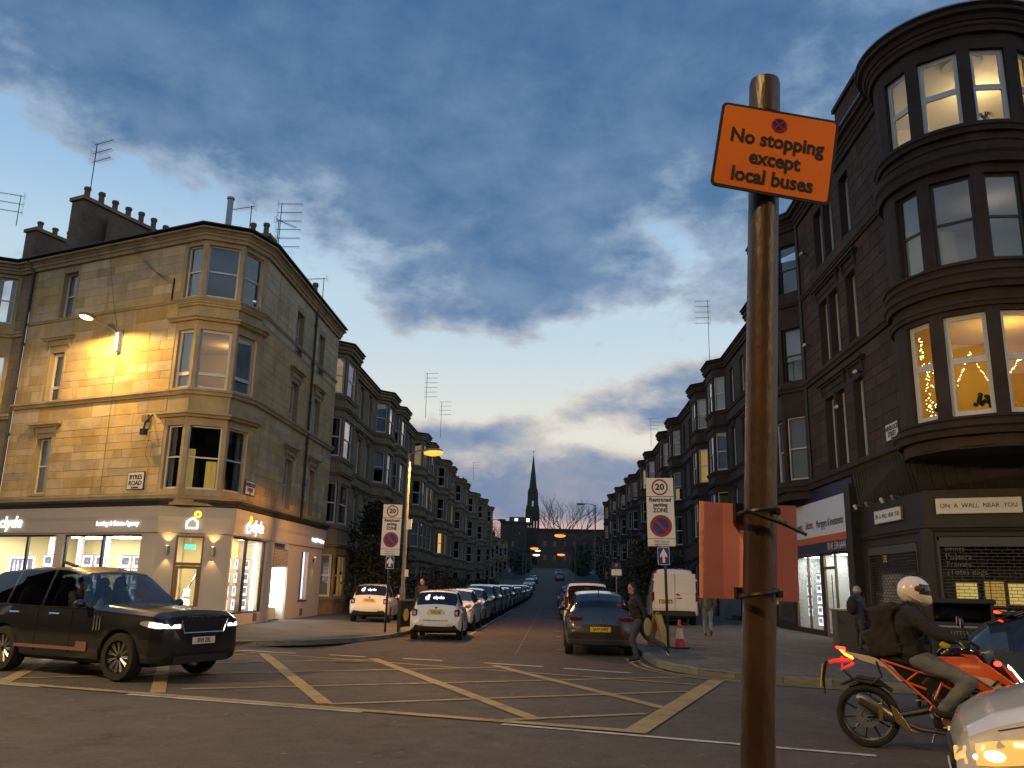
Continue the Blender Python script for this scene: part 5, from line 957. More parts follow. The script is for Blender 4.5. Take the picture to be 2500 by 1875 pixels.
for sx in (-1, 1):
    for sy in (-1, 1): MB().lathe([(.45, 27.2), (.4, 29.5), (.05, 32)], 6, T(sx*2.3, sy*2.3, 0)).build('pinnacle', 'spire_stone', CH, Mc); MB().lathe([(.5, 36.3), (.35, 37.3), (.02, 38.6)], 4, T(sx*1.6, sy*1.6, 0)).build('pinnacle', 'spire_stone', CH, Mc)
MB().lathe([(1.85, 36.4), (1.45, 40), (.16, 51.3), (.05, 51.6)], 8, RZ(22.5)).build('spire', 'spire_stone', CH, Mc); MB().tube([(0, 0, 51.4), (0, 0, 53.3)], .05, 5).ell((0, 0, 53.3), .22, 8, 5).build('finial', 'black_metal', CH, Mc)
b = MB(); b.prismx([(-4, 5), (-4, 13), (0, 18.5), (4, 13), (4, 5)], 2.6, 20); b.build('nave', 'far_stone', CH, Mc)
struct(grid('hill', 'hill', [-200, -90, -40, -14, 14, 40, 90, 200], [250, 280, 320, 400, 520], lambda x, y: hz(min(y, 340))+min(9, max(0, (y-255)*.05))+(3 if abs(x) > 20 else 0)-.2))
# trees, hedges and shrubs
def leaves(b, c, r, n, size, rnd):
    for i in range(n):
        while True:
            q = Vector((rnd.uniform(-1, 1), rnd.uniform(-1, 1), rnd.uniform(-1, 1)))
            if .25 < q.length < 1 + .25*rnd.random(): break
        p = Vector((c[0]+q.x*r[0], c[1]+q.y*r[1], c[2]+q.z*r[2])); s = size*rnd.uniform(.6, 1.4); a = Vector((rnd.uniform(-1, 1), rnd.uniform(-1, 1), rnd.uniform(-1, 1))).normalized(); t = a.cross(Vector((rnd.uniform(-1, 1), rnd.uniform(-1, 1), 1))).normalized()
        b.add([p-a*s, p+t*s*.5, p+a*s, p-t*s*.5], [(0, 1, 2, 3)])
def shrub(name, label, cat, p, blobs, m, n, size, seed, stem=None):
    rnd = random.Random(seed); t = thing(name, label, cat, T(p)); b = MB()
    for c, r in blobs: leaves(b, c, r, n, size, rnd)
    b.build('foliage', m, t, WM[t]); b = MB()
    for c, r in blobs:
        for k in range(3): b.tube([(c[0]*.3+rnd.uniform(-.2, .2), c[1]*.3, 0), (c[0]*.7+rnd.uniform(-.2, .2), c[1]*.7+rnd.uniform(-.2, .2), c[2]*.6), (c[0]+rnd.uniform(-.3, .3)*r[0], c[1]+rnd.uniform(-.3, .3)*r[1], c[2]+r[2]*.5)], [.05, .035, .012], 5)
    b.build('stems', 'bark', t, WM[t])
shrub('garden_bush', 'big dark garden bush against the left terrace behind the sign pole', 'bush', (-9.2, 44.5, .1), [((0, 0, 1.6), (1.6, 2.2, 1.5)), ((-.6, 1, 3.4), (1.2, 1.6, 1.6)), ((.4, -1.0, 2.6), (1.2, 1.5, 1.4)), ((.2, 2.8, 2.2), (1.3, 1.8, 1.8)), ((-.3, .4, 4.9), (.7, .9, .9))], 'leaf_dark', 900, .13, 1)
shrub('rusty_shrub', 'rust-coloured shrub behind the lamp post', 'bush', (-7.2, 49, .1), [((0, 0, 1.1), (1.0, 2.4, 1.0)), ((.2, 2.5, 1.3), (1.1, 2, 1.2))], 'leaf_rust', 800, .1, 2)
shrub('front_hedge', 'low hedge along the left gardens past the shrub', 'hedge', (-7.4, 64, .1), [((0, -9+k*3.2, 1.0), (.7, 2.1, 1.0)) for k in range(7)], 'leaf', 420, .12, 3)
shrub('far_hedge', 'hedge further up the left gardens', 'hedge', (-7.4, 92, .1), [((0, -7+k*4, 1.0), (.8, 2.6, 1.1)) for k in range(6)], 'leaf_dark', 320, .16, 4)
shrub('tall_shrub', 'tall dark shrub in the right gardens beside the white van', 'bush', (5.2, 52, .1), [((0, 0, 1.7), (1.2, 2.0, 1.6)), ((.3, -1, 3.2), (1.0, 1.4, 1.3)), ((.9, 1, 2.5), (1.4, 1.8, 1.6)), ((1.6, -1.2, 2.2), (1.3, 1.6, 1.5))], 'leaf_dark', 850, .13, 5)
shrub('right_hedge', 'hedge up the right gardens behind the parked cars', 'hedge', (5.6, 78, .1), [((0, -18+k*4, 1.1), (.9, 2.6, 1.2)) for k in range(9)], 'leaf_dark', 330, .16, 6)
for k, (x0, x1, y0, y1, lab) in enumerate(((-7.0, -6.7, 46, 148, 'low stone garden wall along the left pavement'), (4.7, 5.0, 52, 170, 'low stone garden wall along the right pavement'))):
    t = thing('garden_wall', lab, 'wall', T(x0, y0, 0)); MB().box(x0, x1, y0, y1, 0, .75).build('wall_body', 'sand_far' if k == 0 else 'red_far', t); MB().box(x0-.04, x1+.04, y0, y1, .75, .87).build('cope', 'sand_far_trim' if k == 0 else 'red_trim', t)
def bare_tree(name, label, p, h, seed, sc=1.):
    rnd = random.Random(seed); t = thing(name, label, 'tree', T(p)); tr = MB(); cr = MB()
    def grow(b, q, d, l, r, lv):
        e_ = q+d*l; mid = q+d*l*.5+Vector((rnd.uniform(-1, 1), rnd.uniform(-1, 1), rnd.uniform(-.5, .5)))*l*.08; b.tube([q, mid, e_], [r, r*.85, r*.65], 5 if lv > 2 else 4)
        if lv == 0: return
        for k in range(3 if lv > 1 else 2):
            nd = (d + Vector((rnd.uniform(-1, 1), rnd.uniform(-1, 1), rnd.uniform(-.25, .7)))*.75).normalized(); grow(cr, e_ if k else mid.lerp(e_, .6), nd, l*rnd.uniform(.62, .85), r*.55, lv-1)
    for k in range(4): grow(tr, Vector((rnd.uniform(-1, 1)*sc*1.2, rnd.uniform(-1, 1)*sc, 0)), Vector((rnd.uniform(-.35, .35), rnd.uniform(-.3, .3), 1)).normalized(), h*.33, h*.017, 5)
    tr.build('trunk', 'bark', t, WM[t]); cr.build('crown', 'bark', t, WM[t])
bare_tree('bare_tree', 'bare winter tree standing over the block at the head of the street', (4.6, 318, 10), 24, 3, 2.0)
bare_tree('thin_tree', 'thin bare tree at the end of the left terrace', (-15.5, 215, 5), 13, 9, 1.2)
bare_tree('street_sapling', 'bare tree beside the far right pavement', (6.5, 200, 4), 9, 12, .8)
shrub('hill_trees_left', 'dark bank of evergreens up the hill on the left', 'trees', (-7.6, 215, hz(215)), [((0, -40+k*7, 2.2), (1.6, 4.5, 2.6)) for k in range(12)], 'leaf_dark', 260, .34, 7)
shrub('hill_trees_right', 'dark bank of evergreens up the hill on the right', 'trees', (6.6, 215, hz(215)), [((0, -36+k*7, 2.6), (1.8, 4.5, 3.0)) for k in range(11)], 'leaf_dark', 260, .34, 8)
aerial('ladder television aerial high on the left terrace roofs', Vector((-11.2, 71, 15.6)), 4.0, 6, 0); aerial('lower television aerial behind the lit lamp on the left terrace', Vector((-11.0, 79.5, 15.3)), 3.6, 4, 0); aerial('small aerial far along the left terrace', Vector((-11.4, 118, 15.9)), 2.6, 3, 0)
aerial('tall branching aerial on the dark right terrace', Vector((11.0, 58.5, 17.5)), 4.6, 5, 170); aerial('square cluster aerial further up the right terrace', Vector((11.2, 97, 17.6)), 3.4, 4, 10)
# ------------------------------------------------------------------ vehicles (local +x forward, y left, z up)
def lerp_keys(keys, x):
    keys = sorted(keys)
    if x <= keys[0][0]: return keys[0][1:]
    for a, b in zip(keys, keys[1:]):
        if x <= b[0]:
            t = (x-a[0])/(b[0]-a[0]); return tuple(p+(q-p)*t for p, q in zip(a[1:], b[1:]))
    return keys[-1][1:]
def loft(keys, axles, ra, zc, n=84, crown=.03):
    x0, x1 = min(k[0] for k in keys), max(k[0] for k in keys)
    xs = sorted({round(x0+(x1-x0)*i/n, 4) for i in range(n+1)} | {k[0] for k in keys}); rings = []
    for x in xs:
        zs, zb, zr, wb, wr, wm = lerp_keys(keys, x); h = zb-zs; g = zr-zb
        R = [(0, zs), (wm*.80, zs), (wm*.965, zs+.05), (wm*.995, zs+.22*h), (wm, zs+.5*h), (wm*.99, zs+.8*h), (wb+.004, zb-.035), (wb, zb), (wb+(wr-wb)*.33, zb+g*.33), (wb+(wr-wb)*.68, zb+g*.66), (wr, zb+g*.93), (wr*.88, zb+g*.99), (wr*.5, zr+crown*.6), (0, zr+crown)]
        for xa in axles:
            d = abs(x-xa)
            if d < ra: za = zc+sqrt(ra*ra-d*d); R = [(y, max(z, za)) for y, z in R]
        rings.append([(x, y, z) for y, z in R] + [(x, -y, z) for y, z in R[-2:0:-1]])
    return xs, rings
def car_body(keys, axles, ra, zc, side, ws, rw, n=84, glass_rows=(7, 10), lower=.0):
    """returns part name -> MB. side: x ranges of the side windows; ws, rw: x ranges of wind- and rear screen"""
    xs, R = loft(keys, axles, ra, zc, n); m = len(R[0]); P = {}
    half = 13
    for i in range(len(xs)-1):
        xm = (xs[i]+xs[i+1])/2
        for j in range(m):
            jj = j if j < half else m-1-j; k = 'body'      # row index mirrored on the right
            if glass_rows[0] <= jj < glass_rows[1] and any(a < xm < b for a, b in side): k = 'side_window%d%d' % ([a < xm < b for a, b in side].index(True), j < half)
            elif jj >= 10 and ws and ws[0] < xm < ws[1]: k = 'windscreen'
            elif jj >= 9 and rw and rw[0] < xm < rw[1]: k = 'rear_window'
            elif jj <= 1: k = 'underbody'
            P.setdefault(k, MB()).add([R[i][j], R[i+1][j], R[i+1][(j+1) % m], R[i][(j+1) % m]], [(0, 1, 2, 3)])
    for r in (R[0], R[-1]): P['body'].add(r, [tuple(range(m))])
    return P
def bodyy(keys, x, z):
    zs, zb, zr, wb, wr, wm = lerp_keys(keys, x); h = zb-zs; g = zr-zb
    R = [(wm*.80, zs), (wm*.965, zs+.05), (wm*.995, zs+.22*h), (wm, zs+.5*h), (wm*.99, zs+.8*h), (wb+.004, zb-.035), (wb, zb), (wb+(wr-wb)*.33, zb+g*.33), (wb+(wr-wb)*.68, zb+g*.66), (wr, zb+g*.93)]
    for (y0, z0), (y1, z1) in zip(R, R[1:]):
        if z0 <= z <= z1: return y0+(y1-y0)*(z-z0)/max(1e-6, z1-z0)
    return R[-1][0] if z > R[-1][1] else R[0][0]
def lens(keys, s, xs, z0, z1, off=.008, end=0., yin=None):
    """lamp glass that follows the flank and turns onto the end of the body"""
    b = MB(); n = len(xs); f = lambda v, i: v if not isinstance(v, (list, tuple)) else v[i]
    for i, x in enumerate(xs):
        for k in range(4): z = f(z0, i)+(f(z1, i)-f(z0, i))*k/3; b.v.append((x, s*(bodyy(keys, x, z)+off), z))
    if yin is not None:
        xe = xs[-1]+end
        for k in range(4): b.v.append((xe, s*yin, f(z0, n-1)+(f(z1, n-1)-f(z0, n-1))*k/3))
        n += 1
    b.f = [(4*i+k, 4*i+k+1, 4*i+k+5, 4*i+k+4) for i in range(n-1) for k in range(3)]; return b
_wh = {}
def wheel(th, M, r, w, ns=10, rim='alloy', twin=False, rr=.68):
    key = (r, w, ns, twin, rr)
    if key not in _wh:
        A = RX(90); ty = MB().lathe([(r*rr, -w/2), (r*.93, -w/2), (r*.99, -w*.36), (r, -w*.2), (r, w*.2), (r*.99, w*.36), (r*.93, w/2), (r*rr, w/2), (r*rr, -w/2)], 32, A, False)
        rm = MB().lathe([(r*rr, -w*.48), (r*(rr+.02), w*.48), (r*(rr-.05), w*.50), (r*(rr-.06), w*.40), (r*(rr-.06), -w*.3)], 32, A, False); hub = MB().lathe([(.001, w*.3), (r*.16, w*.36), (r*.17, w*.30), (r*.17, 0)], 16, A, False)
        sp = []
        for k in range(ns):
            a = 2*pi*k/ns; ds = (-.045, .045) if twin else (0,)
            s_ = MB()
            for d in ds: s_.tube([(r*.14*cos(a+d*.6), -w*.30, r*.14*sin(a+d*.6)), (r*(rr-.04)*cos(a+d*1.9), -w*.34, r*(rr-.04)*sin(a+d*1.9))], [r*.03, r*.022] if twin else [r*.05, r*.04], 5)
            sp.append(s_.mesh('spoke'))
        br = MB().lathe([(.001, -w*.02), (r*(rr-.12), -w*.02), (r*(rr-.12), .02*w)], 24, A)
        _wh[key] = (ty.mesh('wheel', 40), rm.mesh('rim', 40), hub.xf(RZ(180)).mesh('hub', 40), sp, br.mesh('brake_disc'))
    ty, rm, hub, sp, br = _wh[key]; o = put('wheel', ty, 'tyre', th, M); put('rim', rm, rim, o, M @ RZ(180)); put('hub', hub, rim, o, M); put('brake_disc', br, 'alloy_dark', o, M)
    for s in sp: put('spoke', s, rim, o, M)
    return o
def wheels(t, M, axles, tr, r, w, **k):
    for x in axles:
        wheel(t, M @ T(x, -tr, r), r, w, **k); wheel(t, M @ T(x, tr, r) @ RZ(180), r, w, **k)
def plate(t, M, body, m='plate_yellow', w=.52, h=.115):
    o = MB().box(-w/2, w/2, -.006, .006, -h/2, h/2).build('number_plate', m, t, M, bev=.004); text(body, .10, 'black_print', o, M @ T(0, -.009, 0), sx=.80, ext=.001, bold=.002)
FRONT = RZ(90)     # sign facing the way the car points: local -y becomes +x
REAR = RZ(-90)
def make_car(name, label, M, keys, axles, r, tr, side, ws, rw, paint, glass=('privacy_glass',)*3, spokes=10, rim='alloy', twin=False, ww=.21, group=None, cat='car', handles=(), ra=None, sill_trim=None):
    t = thing(name, label, cat, M, group); P = car_body(keys, axles, ra or r+.055, r, side, ws, rw)
    for k, b in P.items():
        k = k.rstrip('0123456789')
        m = {'body': paint, 'side_window': glass[0], 'windscreen': glass[1], 'rear_window': glass[2], 'underbody': 'car_trim'}[k]
        b.build(k, m, t, M, smooth=32)
    wheels(t, M, axles, tr, r, ww, ns=spokes, rim=rim, twin=twin)
    MB().box(min(axles)-.2, max(axles)+.2, -.45, .45, .2, .34).build('floor_pan', 'car_trim', t, M)
    return t
def mirrors(t, M, x, y, z, m):
    for s in (-1, 1): MB().ell((x, s*y, z), (.08, .11, .075), 10, 7).tube([(x+.03, s*(y-.16), z-.05), (x, s*(y-.05), z-.02)], .025, 6).build('wing_mirror', m, t, M, smooth=True)
# ---- big black off-roader crossing from the left
SUVK = [(2.50, .46, .86, .93, .66, .52, .68), (2.44, .30, .99, 1.05, .82, .70, .86), (2.25, .27, 1.05, 1.12, .90, .75, .95), (1.6, .28, 1.09, 1.17, .93, .80, .985), (1.02, .28, 1.12, 1.21, .94, .82, .99), (.30, .28, 1.14, 1.74, .93, .70, .99), (-.2, .28, 1.15, 1.83, .93, .72, .99), (-1.2, .28, 1.17, 1.81, .93, .71, .99), (-2.05, .28, 1.19, 1.73, .91, .68, .98), (-2.28, .30, 1.2, 1.60, .90, .66, .96), (-2.44, .35, 1.18, 1.26, .86, .72, .93), (-2.5, .5, 1.0, 1.05, .80, .62, .88)]
hd = atan2(-.375, .927); fw_ = Vector((-7.15, 14.33, 0)); dirx = Vector((cos(hd), sin(hd), 0)); lft = Vector((-sin(hd), cos(hd), 0))
MR = T(fw_ - dirx*1.60 + lft*.86) @ Matrix.Rotation(hd, 4, 'Z')
RR_ = make_car('black_off_roader', 'glossy black luxury off-roader with headlights on crossing the junction', MR, SUVK, (1.60, -1.32), .39, .845, [(-2.12, -1.42), (-1.34, -.50), (-.42, .82)], (.34, 1.0), (-2.42, -2.24), 'paint_black', ('car_glass', 'car_glass', 'privacy_glass'), 11, 'alloy', True, .27, cat='car')
for s in (-1, 1):
    hx_ = [2.02, 2.12, 2.22, 2.32, 2.40, 2.45, 2.49]; lens(SUVK, s, hx_, [.93, .90, .88, .865, .86, .86, .86], [.97, .985, .985, .975, .965, .955, .945], .012, .02, .53).build('headlight', 'lens_clear', RR_, MR, smooth=True); lens(SUVK, s, hx_[2:], [.90, .885, .88, .88, .88], [.965, .955, .945, .935, .925], .022, .028, .56).build('headlight_lamp', 'headlight', RR_, MR, smooth=True)
    MB().prismx([(s*.5, .36), (s*.80, .40), (s*.78, .60), (s*.62, .56)], 2.40, 2.46).build('air_intake', 'car_trim', RR_, MR); MB().tube([(2.44, s*.48, .38), (2.47, s*.60, .60)], .012, 5).build('intake_trim', 'chrome', RR_, MR)
g = MB().prismx([(-.44, .80), (.44, .80), (.52, 1.0), (-.52, 1.0)], 2.43, 2.507).build('grille', 'car_trim', RR_, MR); b = MB().tube([(2.51, -.53, 1.0), (2.51, -.45, .79), (2.51, .45, .79), (2.51, .53, 1.0)], .012, 5).build('grille_trim', 'chrome', g, MR)
for k in range(5): MB().box(2.50, 2.512, -.46, .46, .815+k*.036, .825+k*.036).build('grille_bar', 'black_metal', g, MR)
text('R A N G E   R O V E R', .062, 'chrome', RR_, MR @ T(2.492, 0, 1.04) @ FRONT @ RX(-20), sx=1.25, ext=.003); plate(RR_, MR @ T(2.515, 0, .66) @ FRONT, 'SF69 ZRL', 'plate_white')
MB().box(2.40, 2.49, -.62, .62, .30, .42).build('skid_plate', 'alloy_dark', RR_, MR)
for s in (-1, 1):
    MB().box(-.95, .85, s*.992-.012, s*.992+.012, .45, .505).box(.62, .88, s*.994-.012, s*.994+.012, .45, .60).build('door_strip', 'rose_trim', RR_, MR)
    for k in range(3): MB().box(.98+k*.07, 1.01+k*.07, s*.99-.012, s*.99+.014, .80, 1.04).build('side_vent', 'chrome', RR_, MR)
    for x in (.0, -1.05): MB().tube([(x-.13, s*1.0, 1.035), (x+.13, s*1.0, 1.035)], .018, 6).build('door_handle', 'chrome', RR_, MR)
    MB().box(-2.1, .9, s*.938-.008, s*.938+.008, 1.14, 1.155).build('waist_trim', 'black_metal', RR_, MR)
    for x in (-.46, .42): MB().box(x-.003, x+.003, s*.985-.008, s*.985+.009, .40, 1.13).build('door_gap', 'car_trim', RR_, MR)
mirrors(RR_, MR, .72, 1.10, 1.22, 'paint_black')
MB().tube([(-.6, -.2, 1.85), (-.95, -.2, 1.93), (-1.0, -.2, 1.86)], .03, 6).build('roof_aerial', 'paint_black', RR_, MR)
b = MB().box(-2.1, .95, -.82, .82, .42, .8).box(.55, 1.0, -.8, .8, .8, 1.1)
b.build('cabin_floor', 'car_inside', RR_, MR)
for y in (-.40, .40):
    for x in (-.25, -1.2): MB().ell((x, y, .95), (.28, .26, .16)).ell((x-.27, y, 1.2), (.10, .25, .32)).ell((x-.30, y, 1.56), (.06, .13, .10)).build('seat', 'car_inside', RR_, MR, smooth=True)
MB().tube([(.34+.0*cos(a), -.40+.18*cos(a), 1.12+.18*sin(a)) for a in [2*pi*k/16 for k in range(17)]], .018, 6).build('steering_wheel', 'car_inside', RR_, MR)
# ---- little white city cars of the agency
FK_ = [(1.78, .40, .55, .60, .44, .34, .48), (1.66, .25, .72, .80, .62, .5, .70), (1.2, .2, .86, .95, .70, .58, .79), (.74, .2, .92, 1.02, .73, .62, .81), (.12, .2, .94, 1.42, .73, .58, .81), (-.4, .2, .95, 1.475, .73, .59, .81), (-1.08, .2, .97, 1.445, .715, .58, .81), (-1.25, .21, .98, 1.40, .70, .58, .805), (-1.45, .22, .97, 1.20, .69, .58, .80), (-1.62, .24, .95, 1.0, .66, .54, .785), (-1.70, .27, .80, .86, .62, .48, .76), (-1.775, .30, .62, .67, .56, .44, .70), (-1.80, .42, .55, .58, .50, .4, .62)]
def city_car(label, M, reg, web):
    t = make_car('white_city_car', label, M, FK_, (1.15, -1.15), .29, .70, [(-1.02, -.22), (-.14, .60)], (.16, .72), (-1.59, -1.235), 'paint_white', spokes=12, ww=.19, ra=.335)
    for s in (-1, 1):
        lens(FK_, s, [-1.50, -1.57, -1.63, -1.685], [.76, .74, .73, .73], [.93, .94, .935, .85], .010, -.01, .56).build('tail_light', 'tail_off', t, M, smooth=True); lens(FK_, s, [-1.585, -1.63, -1.675], [.78, .77, .77], [.88, .88, .82], .018, -.01, .585).build('tail_lens', 'decal', t, M, smooth=True); MB().box(-1.755, -1.60, s*.645-.075, s*.645+.075, .72, .92, ).build('tail_light', 'tail_off', t, M, bev=.03); MB().box(-1.765, -1.70, s*.64-.035, s*.64+.035, .75, .86).build('tail_lens', 'decal', t, M, bev=.012); MB().box(-1.80, -1.775, s*.48-.13, s*.48+.13, .42, .46).build('reflector', 'tail_off', t, M); MB().ell((1.45, s*.5, .72), (.1, .1, .1)).build('headlight', 'lens_clear', t, M)
    rg = Matrix.Rotation(radians(-55), 4, 'X')
    text('clyde', .17, 'card_white', t, M @ T(-1.435, -.05, 1.265) @ REAR @ RX(-44), ext=.001, bold=.002); house(M @ T(-1.445, .30, 1.245) @ REAR @ RX(-44), .12, 'card_white', 'card_white', t)
    MB().ell((-1.655, 0, .95), (.02, .045, .045), 10, 7).build('badge', 'black_metal', t, M); MB().tube([(-1.70, -.2, .90), (-1.705, .2, .90)], .014, 6).build('boot_handle', 'chrome', t, M)
    plate(t, M @ T(-1.735, 0, .82) @ REAR @ RX(-14), reg)
    if web: text('clydeproperty.co.uk', .095, 'ring_green', t, M @ T(-1.81, 0, .60) @ REAR, ext=.001)
    mirrors(t, M, .42, .86, .98, 'paint_white'); MB().tube([(-1.02, 0, 1.44), (-1.08, 0, 1.50)], .02, 5).build('roof_aerial', 'black_metal', t, M)
    for s in (-1, 1):
        MB().ring(.055, .075, -.004, .004, 18).xf(T(-1.22, s*.70, 1.02) @ RZ(0)).build('fuel_cap_ring', 'ring_green', t, M); MB().box(-.14, -.13, s*.805-.006, s*.805+.008, .3, .93).build('door_gap', 'car_trim', t, M)
    return t
YAW = lambda d: RZ(90+d)
city_car('white agency city car parked at the kerb with clydeproperty on its bumper', T(-3.62, 28.1, 0) @ YAW(2), 'YE70 JYB', True); city_car('white agency city car parked on the pavement beside the sign pole', T(-7.38, 36.0, .12) @ YAW(2), 'YC70 XAH', False)
# ---- ordinary hatchback, the pattern for the parked rows
HK = [(2.05, .42, .62, .68, .52, .42, .58), (1.95, .27, .74, .82, .70, .56, .76), (1.5, .22, .88, .96, .78, .64, .85), (.95, .22, .95, 1.04, .80, .68, .865), (.2, .22, .97, 1.42, .79, .60, .87), (-.4, .22, .99, 1.475, .79, .61, .87), (-1.2, .22, 1.01, 1.42, .78, .58, .87), (-1.65, .23, 1.03, 1.26, .76, .56, .865), (-1.88, .26, .99, 1.05, .73, .58, .84), (-2.0, .29, .78, .84, .70, .54, .81), (-2.07, .36, .62, .66, .62, .48, .74)]
EK = [(2.25, .42, .66, .72, .52, .42, .58), (2.14, .27, .78, .86, .72, .58, .80), (1.6, .22, .90, .98, .80, .66, .88), (1.0, .22, .96, 1.05, .82, .70, .90), (.25, .22, .98, 1.44, .81, .62, .90), (-.4, .22, 1.0, 1.5, .81, .63, .90), (-1.5, .22, 1.02, 1.47, .80, .60, .90), (-2.05, .23, 1.03, 1.30, .78, .58, .89), (-2.22, .26, .98, 1.05, .74, .58, .86), (-2.3, .32, .70, .76, .68, .5, .80)]
SK = [(2.2, .46, .78, .84, .58, .46, .64), (2.1, .32, .92, 1.0, .76, .62, .84), (1.55, .26, 1.04, 1.12, .84, .70, .91), (1.0, .26, 1.08, 1.17, .85, .72, .92), (.3, .26, 1.1, 1.58, .84, .66, .92), (-.3, .26, 1.12, 1.66, .84, .67, .92), (-1.5, .26, 1.14, 1.62, .83, .64, .92), (-1.98, .27, 1.15, 1.42, .80, .62, .91), (-2.12, .3, 1.1, 1.18, .77, .6, .88), (-2.2, .36, .8, .86, .72, .54, .82)]
def common(label, M, K, paint, reg, fr, r=.31, tl='tail_off', wsr=(.24, .92), rwr=None, name='parked_car', group=None, ax=(1.3, -1.28)):
    t = make_car(name, label, M, K, ax, r, .765, [(-1.5, -.52), (-.44, .82)], wsr, rwr or {2.05: (-1.84, -1.30), 2.25: (-2.18, -1.72), 2.2: (-2.1, -1.66)}[K[0][0]], paint, spokes=9, group=group)
    xr = min(k[0] for k in K); xf = max(k[0] for k in K); wr = lerp_keys(K, xr+.2)[5]; zt = lerp_keys(K, xr+.2)[1]
    for s in (-1, 1):
        lens(K, s, [xr+.34, xr+.25, xr+.17, xr+.09], [zt-.20, zt-.21, zt-.22, zt-.22], [zt-.06, zt-.06, zt-.07, zt-.12], .010, -.006, wr-.32).build('tail_light', tl, t, M, smooth=True); lens(K, s, [xf-.45, xf-.3, xf-.18, xf-.08], [.70, .68, .66, .64], [.78, .78, .76, .72], .010, .01, wr-.40).build('headlight', 'lens_clear', t, M, smooth=True); pass
    plate(t, M @ (T(xf+.005, 0, .5) @ FRONT if fr else T(xr-.005, 0, .62) @ REAR), reg, 'plate_white' if fr else 'plate_yellow'); mirrors(t, M, .55, .95, 1.03, paint)
    MB().tube([(-1.1, 0, 1.46), (-1.2, 0, 1.60)], .012, 5).build('roof_aerial', 'black_metal', t, M)
    return t
cit = common('dark bronze hatchback parked nearest at the right kerb', T(1.2, 24.0, 0) @ YAW(0) @ SC(1, 1, 1.06), HK, 'paint_bronze', 'SA19 DWY', False)
for s in (-1, 1): MB().box(-2.03, -1.90, s*.62-.16, s*.62+.16, .82, .91).build('tail_strip', 'tail_off', cit, WM[cit], bev=.02); MB().box(-2.075, -2.05, s*.6-.12, s*.6+.12, .40, .44).build('reflector', 'tail_off', cit, WM[cit])
MB().prismy([(-.09, 0), (0, .07), (.09, 0), (.07, -.0), (0, .045), (-.07, 0)], -.005, .005, T(-2.005, 0, .83) @ REAR).prismy([(-.09, 0), (0, .07), (.09, 0), (.07, -.0), (0, .045), (-.07, 0)], -.005, .005, T(-2.012, 0, .77) @ REAR).build('badge', 'chrome', cit, WM[cit]); MB().box(-2.08, -1.95, -.8, .8, .25, .40).build('rear_bumper', 'car_trim', cit, WM[cit], bev=.03)
# left row, noses towards us or tails, as they stand
rows = [(-3.75, 33.6, HK, 'paint_white', 'white hatchback right in front of the kerbside agency car'), (-3.75, 38.5, EK, 'paint_silver', 'silver car second in the left parked row'), (-3.72, 43.9, SK, 'paint_dark', 'dark car with orange lamp glints third in the left row'), (-3.7, 49.4, SK, 'paint_grey', 'grey car fourth in the left parked row'), (-3.7, 54.6, HK, 'paint_navy', 'dark blue car fifth in the left parked row'), (-3.7, 60.0, EK, 'paint_grey', 'pale-roofed estate sixth in the left parked row'), (-3.7, 65.6, SK, 'paint_navy', 'tall dark car seventh in the left parked row')]
protos = {}
for k, (x, y, K, p, lab) in enumerate(rows):
    M = T(x, y, 0) @ YAW(180); key = id(K)
    if key not in protos: protos[key] = common(lab, M, K, p, ('SD68 KWF', 'SH16 OZV', 'SJ67 YTN')[k % 3], True, name='parked_car', group='cars parked up the left side')
    else: dup(protos[key], M, lab, {'body': p, 'wing_mirror': p})
more = [(-3.7, 71.5, HK, 'paint_red', 'dark red car eighth in the left parked row'), (-3.7, 77, EK, 'paint_dark', 'dark car ninth in the left parked row'), (-3.7, 83, HK, 'paint_grey', 'grey car tenth in the left parked row'), (-3.7, 89.5, SK, 'paint_dark', 'dark car just before the pale car on the left'), (-3.75, 97, HK, 'paint_white', 'white car eleventh on the left where the hill begins'), (-3.75, 104, SK, 'paint_silver', 'silver car at the foot of the hill'), (-3.75, 114, HK, 'paint_silver', 'silver car a little way up the hill on the left'), (-3.75, 124, EK, 'paint_grey', 'grey car up the hill on the left'), (-3.75, 138, SK, 'paint_silver', 'silver car high up the hill on the left'), (-3.75, 160, HK, 'paint_grey', 'tiny car at the top of the left row'), (1.35, 176, SK, 'paint_dark', 'dark car high up the hill on the right'), (1.35, 190, HK, 'paint_silver', 'pale car above it on the right of the hill'), (1.35, 205, EK, 'paint_grey', 'grey car topmost on the right of the hill'), (1.3, 66, SK, 'paint_dark', 'dark car far along the right row before the silver one'), (1.25, 74, HK, 'paint_dark', 'dark car furthest along the flat right row')]
for x, y, K, p, lab in more: dup(protos[id(K)], T(x, y, hz(y)) @ YAW(180 if x < 0 else 0), lab, {'body': p, 'wing_mirror': p})
sil = common('silver hatchback third at the right kerb beyond the small van', T(1.28, 46.2, 0) @ YAW(0), EK, 'paint_silver', 'SL15 XRB', False, name='parked_car'); dup(sil, T(1.28, 53.5, 0) @ YAW(0), 'grey car fourth at the right kerb', {'body': 'paint_grey'})
